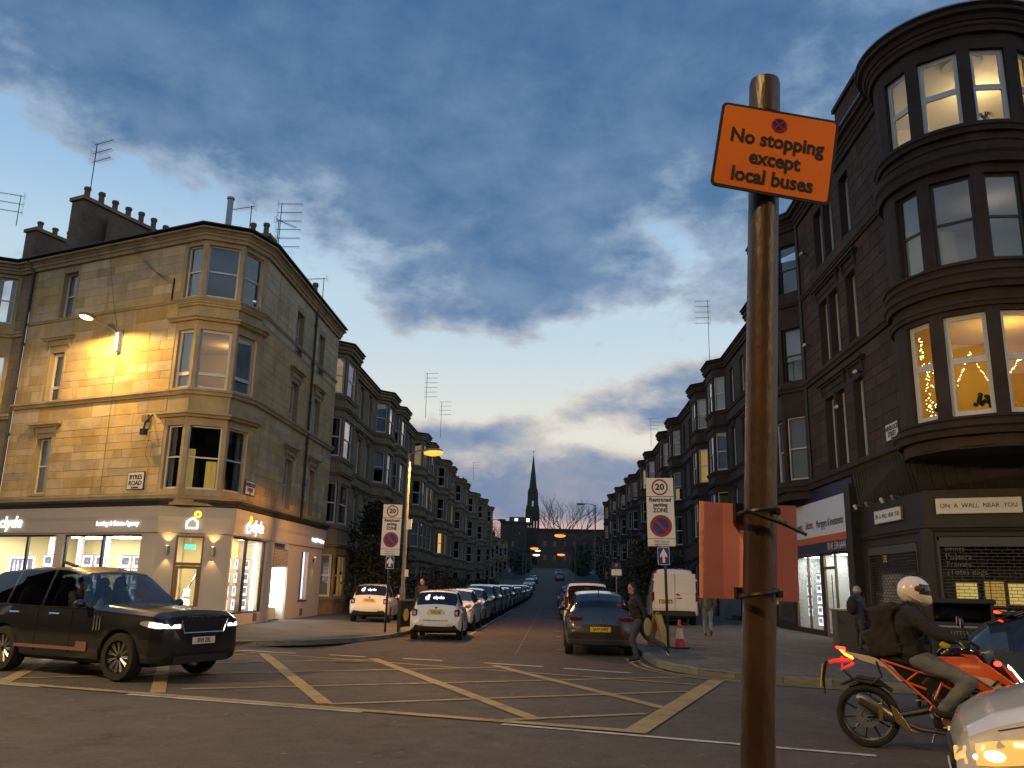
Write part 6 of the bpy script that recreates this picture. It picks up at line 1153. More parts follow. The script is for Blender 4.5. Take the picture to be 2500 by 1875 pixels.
# ---- small white van and the big panel van
VK = [(2.2, .45, .72, .78, .56, .46, .62), (2.1, .3, .86, .94, .74, .6, .82), (1.7, .25, 1.0, 1.08, .82, .7, .89), (1.25, .25, 1.05, 1.14, .84, .74, .90), (.55, .25, 1.08, 1.70, .83, .70, .90), (.0, .25, 1.1, 1.79, .83, .72, .90), (-1.9, .25, 1.12, 1.80, .83, .72, .90), (-2.14, .26, 1.12, 1.70, .82, .70, .89), (-2.2, .3, .95, 1.02, .8, .66, .87), (-2.22, .36, .8, .86, .76, .6, .84)]
sv = make_car('small_van', 'small white van behind the dark hatchback at the right kerb', T(1.32, 35.6, 0) @ YAW(0), VK, (1.35, -1.33), .32, .78, [(.1, 1.1)], (.6, 1.22), (-2.2, -2.10), 'paint_white', spokes=8, cat='van'); Ms = WM[sv]
MB().box(-2.20, -2.165, -.66, .66, 1.16, 1.60).build('rear_window', 'privacy_glass', sv, Ms, bev=.05); MB().box(-2.215, -2.19, -.1, .1, 1.58, 1.66).build('brake_lamp', 'car_trim', sv, Ms)
for s in (-1, 1): MB().box(-2.21, -2.1, s*.80-.07, s*.80+.07, .85, 1.3).build('tail_light', 'tail_off', sv, Ms, bev=.02)
mirrors(sv, Ms, .95, .98, 1.15, 'car_trim'); plate(sv, Ms @ T(-2.235, 0, .78) @ REAR, 'SF17 LVK')
BK = [(2.9, .5, .8, .88, .62, .5, .7), (2.75, .32, 1.0, 1.1, .84, .7, .92), (2.3, .28, 1.15, 1.25, .92, .8, .98), (1.95, .28, 1.22, 1.34, .94, .84, .99), (1.2, .28, 1.3, 2.2, .93, .72, .99), (.7, .28, 1.32, 2.36, .95, .76, .99), (-2.6, .30, 1.35, 2.40, .97, .78, 1.0), (-2.82, .34, 1.35, 2.36, .96, .75, .98), (-2.86, .42, 1.30, 2.28, .95, .74, .97)]
MV = T(5.52, 41.3, .12) @ YAW(-3)
bv = make_car('panel_van', 'big white panel van seen from behind on the right pavement', MV, BK, (1.85, -1.75), .36, .85, [(.95, 1.9)], (1.26, 1.9), None, 'paint_white', spokes=6, rim='alloy_dark', cat='van', ww=.24)
MB().box(-2.90, -2.80, -.96, .96, .40, .62).box(-2.94, -2.86, -.7, .7, .58, .63).build('rear_bumper', 'car_trim', bv, MV, bev=.02)
for s in (-1, 1):
    MB().box(-2.885, -2.86, s*.465-.44, s*.465+.44, .70, 2.22).build('rear_door', 'paint_white', bv, MV, bev=.03); MB().box(-2.905, -2.885, s*.47-.29, s*.47+.29, 1.38, 2.02).build('door_panel', 'paint_white', bv, MV, bev=.05); MB().box(-2.89, -2.78, s*.94-.05, s*.94+.06, .95, 1.42).build('tail_light', 'tail_off', bv, MV, bev=.02)
    for z in (.95, 1.9): MB().box(-2.90, -2.87, s*.93-.03, s*.93+.03, z, z+.08).build('hinge', 'paint_white', bv, MV)
MB().box(-2.905, -2.885, -.30, -.06, 1.14, 1.18).build('door_handle', 'car_trim', bv, MV); MB().prismx([(-.28, 1.26), (-.05, 1.28), (-.05, 1.36), (-.15, 1.36)], -2.892, -2.886).build('red_flash', 'red_print', bv, MV); MB().box(-2.90, -2.884, .12, .70, .93, 1.09).build('plate_recess', 'car_trim', bv, MV); plate(bv, MV @ T(-2.903, .41, 1.0) @ REAR, 'SB66 HNE')
MB().box(-2.89, -2.884, -.004, .004, .70, 2.24).build('door_gap', 'car_trim', bv, MV); mirrors(bv, MV, 1.7, 1.12, 1.35, 'car_trim')
# ---- dark car ahead of the motorcycle, cut by the right edge; pale car nearest at the bottom corner
MD = T(7.0, 10.7, 0) @ Matrix.Rotation(hd, 4, 'Z')
dk = make_car('dark_hatchback', 'dark teal hatchback with lit red tail lamps cut by the right edge', MD, [(x, a, b+.05, c+.08, d, e, f) for x, a, b, c, d, e, f in HK], (1.3, -1.28), .32, .77, [(-1.5, -.52), (-.44, .82)], (.24, .92), (-1.66, -1.2), 'paint_teal', spokes=9)
for s in (-1, 1): MB().prismx([(s*.46, .80), (s*.82, .84), (s*.86, 1.02), (s*.52, .98)], -2.03, -1.85).build('tail_light', 'tail_off', dk, MD); MB().prismx([(s*.54, .85), (s*.78, .88), (s*.80, .97), (s*.58, .95)], -2.05, -1.95).build('brake_light', 'tail_orange', dk, MD)
MB().box(-1.50, -1.34, -.55, .55, 1.485, 1.52).build('spoiler', 'paint_teal', dk, MD, bev=.012); MB().box(-1.525, -1.495, -.22, .22, 1.485, 1.512).build('high_brake_light', 'tail_lit', dk, MD); plate(dk, MD @ T(-2.08, 0, .66) @ REAR, 'SN14 VRE'); mirrors(dk, MD, .55, .95, 1.08, 'paint_teal')
MP = T(5.12, 6.0, 0) @ Matrix.Rotation(hd+pi, 4, 'Z')
PKK = [(2.30, .40, .64, .68, .56, .46, .64), (2.22, .30, .78, .83, .76, .62, .82), (2.05, .27, .87, .935, .83, .68, .89), (1.6, .26, 1.0, 1.08, .86, .72, .935), (1.05, .26, 1.12, 1.22, .87, .74, .94), (.3, .26, 1.16, 1.66, .86, .67, .94), (-.3, .26, 1.18, 1.74, .86, .68, .94), (-1.5, .26, 1.2, 1.7, .85, .65, .94), (-2.05, .27, 1.21, 1.5, .82, .63, .93), (-2.22, .3, 1.16, 1.26, .79, .61, .90), (-2.3, .36, .9, .96, .73, .55, .84)]
pk = make_car('pale_car', 'pale pearly car with a bright amber headlamp at the bottom right corner', MP, PKK, (1.38, -1.36), .34, .79, [(-1.5, -.52), (-.44, .82)], (.3, 1.0), (-2.0, -1.5), 'paint_pearl', ('car_glass', 'car_glass', 'privacy_glass'), 10)
for s in (-1, 1):
    hx_ = [1.62, 1.75, 1.88, 2.0, 2.1, 2.18, 2.25, 2.30]; lens(PKK, s, hx_, [.76, .70, .665, .645, .63, .62, .61, .60], [.78, .81, .81, .795, .775, .75, .715, .68], .010, .01, .52).build('headlight', 'amber_glow', pk, MP, smooth=True); MB().ell((2.06, s*.845, .69), (.09, .055, .045), 12, 8).ell((2.17, s*.79, .67), (.05, .05, .035), 12, 8).build('headlight_lamp', 'amber_lamp', pk, MP, smooth=True); lens(PKK, s, [1.74, 1.82, 1.9, 1.97], .765, .785, .014).build('running_lamp', 'amber_lamp', pk, MP, smooth=True)
    lens(PKK, s, [2.12, 2.2, 2.27, 2.30], .36, .50, .010, .01, .50).build('fog_recess', 'car_trim', pk, MP, smooth=True); lens(PKK, s, [1.05, 1.3, 1.6, 1.9, 2.05], [1.07, 1.02, .96, .88, .84], [1.077, 1.027, .967, .887, .847], .006).build('bonnet_gap', 'car_trim', pk, MP)
MB().box(2.2, 2.325, -.46, .46, .52, .66).build('grille', 'car_trim', pk, MP, bev=.03); plate(pk, MP @ T(2.33, 0, .44) @ FRONT, 'SG18 EXA', 'plate_white'); mirrors(pk, MP, .6, 1.0, 1.12, 'paint_pearl')
# ------------------------------------------------------------------ people
FOLD = bpy.data.textures.new('folds', 'CLOUDS'); FOLD.noise_scale = .075; FOLD.noise_depth = 2
class Fig:
    def __init__(s): s.b = MB()
    def limb(s, p, q, r0, r1, bulge=1.06, n=10):
        p, q = Vector(p), Vector(q); s.b.tube([p.lerp(q, t) for t in (0, .12, .35, .65, .9, 1)], [r0*.9, r0, (r0*.7+r1*.3)*bulge, (r0*.35+r1*.65)*1.02, r1, r1*.95], n); s.b.ell(p, r0, 10, 7); s.b.ell(q, r1, 10, 7); return s
    def ell(s, c, r, M=ID): s.b.ell(c, r, 14, 9, M); return s
    def done(s, name, m, parent, M, vox=.014, it=3):
        o = s.b.build(name, m, parent, M, smooth=True); r = o.modifiers.new('join', 'REMESH'); r.mode = 'VOXEL'; r.voxel_size = vox; r.use_smooth_shade = True
        k = o.modifiers.new('soft', 'SMOOTH'); k.iterations = it; k.factor = .5
        if name in ('jacket', 'trousers', 'backpack', 'rucksack', 'shoulder_bag'): dm = o.modifiers.new('folds', 'DISPLACE'); dm.texture = FOLD; dm.strength = .034 if name != 'trousers' else .026; dm.mid_level = .5; dm.texture_coords = 'LOCAL'
        return o
def hand(F, w, d, side, palm_n, curl=.5, sc=1.):
    """palm, four unequal bent fingers and a thumb from the side of the palm"""
    w = Vector(w); d = Vector(d).normalized(); n = Vector(palm_n).normalized(); n = (n-d*n.dot(d)).normalized(); a = d.cross(n)*side
    for k in range(4): o = a*(.027-.018*k)*sc; F.b.tube([w+o*.6, w+o+d*.085*sc], [.016*sc, .013*sc], 7)
    for k, L_ in enumerate((.068, .078, .072, .056)):
        q = w+a*(.027-.018*k)*sc+d*.083*sc; m1 = q+(d*cos(curl)+n*sin(curl))*L_*.55*sc; m2 = m1+(d*cos(curl*2.2)+n*sin(curl*2.2))*L_*.55*sc; F.b.tube([q, m1, m2], [.0095*sc, .009*sc, .0075*sc], 6)
    q = w+a*.028*sc+d*.025*sc; F.b.tube([q, q+(a*.6+d*.7+n*.25)*.042*sc, q+(a*.45+d*1.2+n*.6)*.055*sc], [.012*sc, .0105*sc, .008*sc], 6)
def head(F, c, f, up=(0, 0, 1), s=1.):
    """skull, jaw, nose, ears, lips; f = the way the face looks"""
    c = Vector(c); f = Vector(f).normalized(); u = Vector(up); u = (u-f*u.dot(f)).normalized(); l = u.cross(f); M = Matrix((f, l, u)).transposed().to_4x4(); M.translation = c
    F.b.ell((0, 0, .02*s), (.098*s, .076*s, .115*s), 16, 12, M); F.b.ell((.025*s, 0, -.065*s), (.068*s, .058*s, .062*s), 12, 9, M); F.b.tube([M @ Vector((.088*s, 0, .02*s)), M @ Vector((.116*s, 0, -.022*s)), M @ Vector((.098*s, 0, -.034*s))], [.009*s, .014*s, .012*s], 7)
    for y in (-1, 1): F.b.ell((-.004*s, y*.078*s, -.005*s), (.02*s, .010*s, .032*s), 8, 6, M)
    F.b.ell((.088*s, 0, -.072*s), (.012*s, .026*s, .010*s), 8, 6, M); return M
def face_bits(t, M, s=1.):
    b = MB()
    for y in (-1, 1): b.ell((.090*s, y*.032*s, .012*s), (.010*s, .013*s, .008*s), 8, 6, M)
    b.build('eyes', 'hair', t, WM[t]); b = MB()
    for y in (-1, 1): b.tube([M @ Vector((.092*s, y*.016*s, .036*s)), M @ Vector((.088*s, y*.05*s, .036*s))], .005*s, 5)
    b.build('eyebrows', 'hair', t, WM[t])
def person(label, M, J, top, legs, shoe, look_=(1, 0, 0), hair='hair', long_hair=False, bare_hands=True, topr=1., hood=False, hs=1., grip=.5, hatm=None, name='person', up=(0, 0, 1), sole=None, lower=True):
    """J: joint positions in the figure's own space (x ahead, y left, z up)"""
    V = {k: Vector(v) for k, v in J.items()}; F = Fig()
    F.limb(V['neck'], V['head']-Vector((0, 0, .05)), .058, .055); Mh = head(F, V['head'], look_, up, hs)
    F.limb(V['pelvis'], V['chest'], .115, .12); F.limb(V['chest'], V['neck'], .11, .06)
    for s in 'LR':
        sg = 1 if s == 'L' else -1; F.limb(V['sh'+s], V['el'+s], .045, .036); F.limb(V['el'+s], V['wr'+s], .036, .025)
        d = V['wr'+s]-V['el'+s]; hand(F, V['wr'+s]+d.normalized()*.01, d, sg, Vector((0, -sg, -.3)) if 'palm'+s not in J else V['palm'+s], grip)
        if lower: F.limb(V['hip'+s], V['kn'+s], .075, .05); F.limb(V['kn'+s], V['an'+s], .05, .036)
    t = F.done(name, 'skin', None, M, .0105, 2); tag(t, label, 'person')
    face_bits(t, M @ Mh if False else Mh, hs)
    # jacket or top
    F = Fig(); k = topr
    F.b.ell(V['chest'], (.15*k, .19*k, .17*k), 16, 10); F.limb(V['chest']+Vector((0, 0, .02)), V['neck']-Vector((0, 0, .015)), .13*k, .075*k); F.limb(V['pelvis']+Vector((0, 0, .02)), V['chest'], .145*k, .155*k)
    F.b.ell(V['pelvis']+Vector((0, 0, .03)), (.135*k, .165*k, .10*k), 14, 9)
    for s in 'LR':
        F.limb(V['chest']+(V['sh'+s]-V['chest'])*.5, V['sh'+s], .10*k, .072*k); F.limb(V['sh'+s], V['el'+s], .068*k, .052*k); F.limb(V['el'+s], V['el'+s].lerp(V['wr'+s], .93), .053*k, .040*k)
    if hood: F.b.ell(V['neck']+Vector((-.07, 0, .03)), (.09, .12, .08), 12, 8)
    F.done('jacket', top, t, M, .015, 3)
    if lower:
        F = Fig(); F.b.ell(V['pelvis']-Vector((0, 0, .02)), (.13, .165, .12), 14, 9)
        for s in 'LR': F.limb(V['hip'+s], V['kn'+s], .102, .072); F.limb(V['kn'+s], V['an'+s]+(V['kn'+s]-V['an'+s])*.06, .072, .056)
        F.done('trousers', legs, t, M, .015, 3)
        for s in 'LR':
            a = V['an'+s]; to = V['to'+s]; F = Fig(); F.limb(a-Vector((0, 0, .02)), a.lerp(to, .5)-Vector((0, 0, .01)), .047, .042); F.limb(a.lerp(to, .45), to, .042, .034); F.b.ell(a-(to-a).normalized()*.03-Vector((0, 0, .03)), .04, 10, 7); F.done('shoe', shoe, t, M, .011, 2)
            if sole: dd = (to-a).normalized(); MB().tube([a-dd*.06-Vector((0, 0, .066)), to+dd*.02-Vector((0, 0, .036))], [.034, .034], 8, squash=.4).build('sole', sole, t, M, smooth=True)
    if hair:
        b = Fig(); b.b.ell((-.022, 0, .052), (.104, .090, .100), 14, 10, Mh)
        if long_hair:
            b.b.ell((-.06, 0, -.06), (.07, .095, .16), 12, 9, Mh)
            for y in (-1, 1): b.b.ell((-.035, y*.080, -.07), (.05, .024, .15), 10, 8, Mh)
        b.done('hair', hair, t, M, .012, 2)
    return t, Mh
def stand(h=1.7): return dict(pelvis=(0, 0, .95), chest=(.0, 0, 1.28), neck=(0, 0, 1.47), head=(.02, 0, 1.60), shL=(0, .17, 1.40), shR=(0, -.17, 1.40), elL=(-.02, .22, 1.12), elR=(-.02, -.22, 1.12), wrL=(.04, .22, .88), wrR=(.04, -.22, .88), hipL=(0, .09, .90), hipR=(0, -.09, .90), knL=(.02, .10, .50), knR=(.02, -.10, .50), anL=(0, .10, .09), anR=(0, -.10, .09), toL=(.15, .11, .035), toR=(.15, -.11, .035))
# running across behind the parked hatchback, from the pavement towards the left
J = stand(); J.update(pelvis=(-.05, 0, .95), chest=(.02, 0, 1.27), neck=(.06, 0, 1.46), head=(.10, -.02, 1.60), shL=(.0, .17, 1.39), shR=(.04, -.17, 1.39), elL=(-.16, .24, 1.16), wrL=(-.20, .22, .92), elR=(.16, -.22, 1.14), wrR=(.32, -.12, 1.22), hipL=(-.05, .09, .90), hipR=(-.03, -.09, .90), knL=(.10, .09, .50), anL=(.0, .09, .10), toL=(.16, .10, .04), knR=(-.22, -.09, .55), anR=(-.62, -.09, .36), toR=(-.70, -.09, .22))
rp, _ = person('running pedestrian in black top with pale-soled shoes behind the dark hatchback', T(1.98, 20.72, .0) @ RZ(176) @ SC(1.04, 1.04, 1.04), J, 'black_cloth', 'dark_jeans', 'black_cloth', (.6, .55, 0), long_hair=True, sole='shoe_white', topr=1.12)
MB().ell((-.24, .27, .78), (.09, .04, .2), 12, 9).build('shoulder_bag', 'tan_cloth', rp, WM[rp], smooth=True)
# walking away up the right pavement, upper half behind the coral board
J = stand(); J.update(knL=(.14, .10, .53), anL=(.16, .09, .09), toL=(.30, .10, .04), knR=(-.04, -.09, .50), anR=(-.30, -.09, .20), toR=(-.24, -.09, .06), elL=(-.06, .25, 1.12), elR=(-.02, -.25, 1.12))
wk, _ = person('walker in pale blue jeans seen from behind beyond the coral board', T(5.36, 30.4, .12) @ YAW(-8), J, 'grey_cloth', 'jeans', 'shoe_brown', topr=1.1, long_hair=True)
MB().ell((-.05, .36, .84), (.14, .06, .18), 12, 9).build('hand_bag', 'decal', wk, WM[wk], smooth=True)
# beanie and rucksack at the agency corner
J = stand(); J.update(knL=(.08, .10, .52), anL=(.10, .10, .09), toL=(.25, .11, .035), knR=(.0, -.10, .5), anR=(-.14, -.1, .11), toR=(.0, -.1, .035), elL=(.05, .23, 1.14), wrL=(.22, .16, 1.08), elR=(.05, -.23, 1.14), wrR=(.22, -.16, 1.08), head=(.05, 0, 1.59))
bp, Mh = person('person in cream beanie and blue jacket with a black rucksack', T(8.55, 24.85, .12) @ RZ(40), J, 'blue_cloth', 'dark_jeans', 'shoe_brown', (.9, -.3, -.1), hair=None, topr=1.12, hood=True)
F = Fig(); F.b.ell((-.01, 0, .06), (.118, .100, .115), 16, 10, Mh); F.b.tube([Mh @ Vector((.11*cos(a)-.005, .096*sin(a), .02)) for a in [2*pi*k/16 for k in range(17)]], .02, 7); F.done('beanie', 'knit', bp, WM[bp], .012, 2)
F = Fig(); F.b.ell((-.26, 0, 1.22), (.12, .16, .24), 14, 10); F.b.ell((-.33, 0, 1.14), (.07, .13, .14), 12, 8); F.done('rucksack', 'black_cloth', bp, WM[bp], .015, 2); F = Fig(); F.b.ell((-.02, 0, 1.47), (.1, .12, .06), 12, 8); F.done('scarf', 'knit', bp, WM[bp], .014, 2)
# dark-haired passer-by half hidden behind the kerbside city car
J = stand(); person('dark-haired person walking behind the kerbside white car', T(-5.05, 33.2, .12) @ RZ(-100), J, 'black_cloth', 'dark_jeans', 'black_cloth', long_hair=True)
# driver and passenger of the black car
for y, lab, lk in ((-.40, 'driver with hands at the wheel inside the black off-roader', (1, -.1, 0)), (.40, 'front passenger inside the black off-roader', (1, -.35, 0))):
    J = stand(); dz = -.12
    J.update(pelvis=(-.22, 0, .98), chest=(-.18, 0, 1.27), neck=(-.15, 0, 1.42), head=(-.11, 0, 1.545), shL=(-.16, .17, 1.36), shR=(-.16, -.17, 1.36), elL=(.02, .22, 1.16), elR=(.02, -.22, 1.16), wrL=(.26, .14, 1.2), wrR=(.26, -.14, 1.2))
    person(lab, MR @ T(0, y, -.01), J, 'tan_cloth' if y < 0 else 'black_cloth', 'dark_jeans', 'black_cloth', lk, lower=False, long_hair=y > 0, grip=1.0)
# ------------------------------------------------------------------ motorcycle and rider
MBK = T(Vector((3.62, 10.42, 0)) + dirx*.68*1.12) @ Matrix.Rotation(hd, 4, 'Z') @ SC(1.12, 1.12, 1.12)
BKE = thing('motorcycle', 'orange and black naked motorcycle with red tail lamp ridden to the right', 'motorcycle', MBK)
def bk(b, name, m, par=None, **k): return b.build(name, m, par or BKE, MBK, **k)
def mwheel(x):
    r = .305; A = RX(90); o = bk(MB().lathe([(r*.78, -.06), (r*.86, -.075), (r*.95, -.07), (r*.99, -.042), (r, 0), (r*.99, .042), (r*.95, .07), (r*.86, .075), (r*.78, .06), (r*.78, -.06)], 40, T(x, 0, r) @ A, False), 'wheel', 'tyre', smooth=40)
    bk(MB().lathe([(r*.80, -.05), (r*.73, -.04), (r*.73, .04), (r*.80, .05)], 40, T(x, 0, r) @ A, False), 'rim', 'alloy_dark', o, smooth=40)
    for k in range(10): a = 2*pi*k/10+.15; bk(MB().tube([(x+.04*cos(a), 0, r+.04*sin(a)), (x+r*.74*cos(a), 0, r+r*.74*sin(a))], [.013, .010], 6), 'spoke', 'alloy_dark', o)
    bk(MB().lathe([(.05, -.05), (.05, .05)], 16, T(x, 0, r) @ A), 'hub', 'alloy', o); bk(MB().lathe([(.115, -.003), (.06, -.003), (.06, .003), (.115, .003), (.115, -.003)], 28, T(x, -.06, r) @ A, False), 'brake_disc', 'alloy', o)
mwheel(-.68); mwheel(.69)
bk(MB().tube([(-.68, -.09, .305), (-.4, -.10, .33), (-.12, -.08, .40)], [.022, .03, .035], 8).tube([(-.68, .09, .305), (-.4, .10, .33), (-.12, .08, .40)], [.022, .03, .035], 8), 'swingarm', 'engine', smooth=True)
F = Fig(); F.b.box(-.08, .30, -.13, .13, .24, .52); F.b.ell((.05, -.13, .33), (.12, .05, .11)); F.b.ell((.05, .13, .33), (.12, .05, .11)); F.b.ell((.24, 0, .55), (.11, .12, .12)); F.b.ell((-.02, 0, .55), (.10, .10, .10)); o = F.done('engine', 'engine', BKE, MBK, .016, 2)
for k in range(5): bk(MB().box(.14, .36, -.105, .105, .50+k*.035, .508+k*.035), 'cooling_fin', 'alloy', o)
bk(MB().lathe([(.06, -.01), (.075, .0), (.06, .012)], 16, T(.06, -.185, .33) @ RX(90)), 'clutch_cover', 'brass', smooth=30)
bk(MB().prismy([(-.12, .42), (.34, .30), (.42, .56), (.30, .80), (.02, .84), (-.16, .66)], -.085, .085), 'airbox', 'plastic_black', bev=.02); bk(MB().prismy([(-.50, .82), (-.18, .79), (.02, .70), (-.06, .50), (-.22, .56), (-.34, .66)], -.075, .075), 'under_seat_panel', 'plastic_black', bev=.015); bk(MB().box(.36, .42, -.13, .13, .38, .72), 'radiator', 'engine')
bk(MB().tube([(-.52, -.06, .60), (-.68, -.06, .64), (-.84, -.06, .58)], .02, 6).prismy([(-.42, .56), (-.56, .66), (-.76, .68), (-.92, .60), (-.90, .58), (-.75, .645), (-.57, .625), (-.44, .54)], -.075, .075), 'rear_mudguard', 'plastic_black', bev=.008)
for s in (-1, 1): bk(MB().prismy([(.02, .90), (.10, .80), (.26, .74), (.30, .60), (.18, .58), (.0, .70), (-.06, .82)], s*.135-.012, s*.135+.012), 'side_cover', 'plastic_black', bev=.01)
bk(MB().tube([(.30, -.26, 1.07), (.36, -.16, .98), (.42, -.06, .86), (.40, -.02, .70)], .007, 5).tube([(.28, .24, 1.07), (.40, .10, .94), (.44, .03, .8)], .007, 5).tube([(.02, -.15, .30), (.2, -.17, .36), (.3, -.14, .5)], .009, 5), 'control_cable', 'plastic_black')
tre = MB()
for s in (-1, 1):
    y = s*.115; P = dict(h=(.40, s*.05, .93), a=(.02, y, .66), c=(-.10, y, .40), d=(.22, y, .55), e=(-.35, y, .80), f=(-.17, y, .62), g=(.12, y, .78))
    for a_, b_ in (('h', 'd'), ('h', 'g'), ('g', 'a'), ('d', 'a'), ('a', 'c'), ('d', 'g')): tre.tube([P[a_], P[b_]], .014, 7)
bk(tre, 'trellis_frame', 'bike_orange', smooth=True); sub = MB()
for s in (-1, 1):
    y = s*.11
    for q in (((-.52, y, .86), (-.30, y*1.05, .66), (-.12, y, .60)), ((-.30, y*1.05, .66), (-.18, y, .76), (.0, y, .72)), ((-.52, y, .86), (-.18, y, .76)), ((-.30, y*1.05, .66), (-.05, y*1.1, .43))): sub.tube(q, .0125, 7)
bk(sub, 'subframe', 'bike_orange', smooth=True)
F = Fig(); F.b.tube([(-.86, 0, .925), (-.62, 0, .905), (-.40, 0, .87), (-.15, 0, .825), (.05, 0, .86)], [.05, .085, .11, .125, .09], 12, squash=.45); F.done('seat', 'black_cloth', BKE, MBK, .014, 2)
for s in (-1, 1):
    bk(MB().prismy([(-.90, .93), (-.60, .885), (-.42, .80), (-.30, .66), (-.36, .66), (-.48, .78), (-.70, .84)], s*.10-.012, s*.10+.012), 'tail_panel', 'decal', bev=.006); bk(MB().prismy([(-.93, .955), (-.88, .94), (-.80, .87), (-.78, .84), (-.86, .88)], s*.06-.03, s*.06+.03), 'tail_light', 'tail_orange', bev=.008); bk(MB().prismy([(-.95, .96), (-.87, .955), (-.85, .93), (-.92, .94)], s*.06-.032, s*.06+.032), 'tail_light', 'tail_lit')
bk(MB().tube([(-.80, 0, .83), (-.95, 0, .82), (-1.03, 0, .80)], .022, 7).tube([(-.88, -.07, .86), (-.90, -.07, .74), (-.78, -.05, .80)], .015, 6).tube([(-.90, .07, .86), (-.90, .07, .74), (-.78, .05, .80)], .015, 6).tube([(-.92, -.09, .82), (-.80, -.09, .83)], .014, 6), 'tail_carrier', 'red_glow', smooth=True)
bk(MB().tube([(-.88, -.11, .74), (-.80, -.12, .66), (-.62, -.12, .62), (-.52, -.12, .70), (-.56, -.11, .84)], .011, 6), 'mud_loop', 'black_metal'); bk(MB().tube([(-1.0, 0, .81), (-1.06, 0, .80), (-1.09, 0, .62), (-1.08, 0, .48)], [.02, .018, .016, .008], 6), 'plate_hanger', 'plastic_black')
po_ = MBK @ T(-1.10, 0, .68) @ RZ(-90) @ RX(-8); pz = MB().box(-.09, .09, -.004, .004, -.12, .10).build('number_plate', 'plate_yellow', BKE, po_)
F = Fig(); F.b.tube([(.02, 0, .90), (.12, 0, .965), (.26, 0, .985), (.38, 0, .93)], [.07, .12, .135, .10], 14, squash=.75); F.done('tank', 'paint_dark', BKE, MBK, .014, 3)
bk(MB().lathe([(.04, 0), (.04, .02)], 14, T(.17, 0, 1.055)), 'filler_cap', 'alloy'); bk(MB().ell((.08, -.10, 1.03), (.05, .012, .035)), 'sticker', 'yellow_sticker')
for s in (-1, 1):
    bk(MB().prismy([(.0, .92), (.22, .93), (.42, .88), (.64, .71), (.80, .52), (.58, .50), (.40, .60), (.20, .70), (.06, .78)], s*.165-.012, s*.165+.02), 'shroud', 'bike_orange', bev=.012); bk(MB().prismy([(.20, .955), (.34, .95), (.46, .82), (.34, .86)], s*.13-.015, s*.13+.015), 'tank_flash', 'bike_orange', bev=.01); bk(MB().prismy([(.30, .76), (.44, .74), (.66, .60), (.70, .555), (.52, .62), (.40, .69)], s*.187-.004, s*.187+.004), 'decal_panel', 'decal')
text('125', .105, 'black_print', BKE, MBK @ T(.53, -.197, .665) @ RY(32), ext=.001, sx=1.3, shear=.2, bold=.004)
bk(MB().tube([(.40, -.10, .95), (.69, -.10, .305)], [.026, .02], 9).tube([(.40, .10, .95), (.69, .10, .305)], [.026, .02], 9).tube([(.36, -.12, .97), (.36, .12, .97)], .025, 7).tube([(.43, -.12, .84), (.43, .12, .84)], .03, 7), 'fork', 'black_metal', smooth=True)
bk(MB().tube([(.22, -.36, 1.06), (.30, -.26, 1.08), (.38, -.08, 1.02), (.38, .08, 1.02), (.30, .26, 1.08), (.22, .36, 1.06)], .012, 8), 'handlebar', 'black_metal', smooth=True)
for s in (-1, 1):
    bk(MB().tube([(.20, s*.39, 1.055), (.26, s*.30, 1.075)], .019, 8), 'hand_grip', 'plastic_black'); bk(MB().tube([(.28, s*.28, 1.08), (.26, s*.33, 1.2)], .006, 5).ell((.24, s*.36, 1.25), (.018, .05, .055)), 'mirror', 'plastic_black', smooth=True); bk(MB().ell((.225, s*.36, 1.25), (.006, .042, .047)), 'mirror_glass', 'decal', smooth=True); bk(MB().ell((.52, s*.17, .88), (.035, .03, .025)), 'indicator', 'tail_lit', smooth=True)
bk(MB().prismy([(.50, .95), (.62, .84), (.80, .60), (.72, .62), (.56, .74), (.46, .86)], -.10, .10), 'headlamp_cowl', 'paint_dark', bev=.03); bk(MB().prismy([(.63, .86), (.83, .58), (.80, .56), (.60, .80)], -.108, -.096).prismy([(.63, .86), (.83, .58), (.80, .56), (.60, .80)], .096, .108), 'headlamp', 'headlight'); bk(MB().prismy([(.56, .86), (.64, .82), (.74, .66), (.66, .70)], -.112, -.104), 'cowl_flash', 'bike_orange')
bk(MB().prismy([(.45, .52), (.62, .64), (.82, .60), (.92, .48), (.90, .46), (.78, .56), (.62, .58)], -.07, .07), 'front_mudguard', 'paint_dark', bev=.02)
bk(MB().tube([(-.74, -.15, .48), (-.70, -.15, .47), (-.50, -.15, .34), (-.42, -.14, .30)], [.055, .06, .062, .04], 12, squash=1.15), 'exhaust_can', 'exhaust', smooth=40); bk(MB().tube([(-.77, -.15, .49), (-.73, -.15, .475)], [.035, .05], 12), 'exhaust_tip', 'alloy'); bk(MB().tube([(-.43, -.14, .31), (-.2, -.12, .22), (.15, -.08, .19), (.34, -.04, .30), (.34, 0, .48)], .022, 8), 'exhaust_pipe', 'exhaust', smooth=True); bk(MB().box(-.57, -.53, -.22, -.14, .28, .45, ), 'exhaust_strap', 'brass', bev=.006); bk(MB().prismy([(-.46, .44), (-.40, .40), (-.28, .22), (-.20, .20), (-.30, .18), (-.42, .28)], -.20, -.18), 'heel_guard', 'brass', bev=.006)
sp_ = [(-.19+.035*cos(t*.9)-.0+.02*t/22, .035*sin(t*.9), .44+t*.0085) for t in range(34)]; bk(MB().tube(sp_, .009, 6), 'shock_spring', 'alloy'); bk(MB().tube([(-.20, 0, .42), (-.17, 0, .74)], .018, 8), 'shock', 'black_metal')
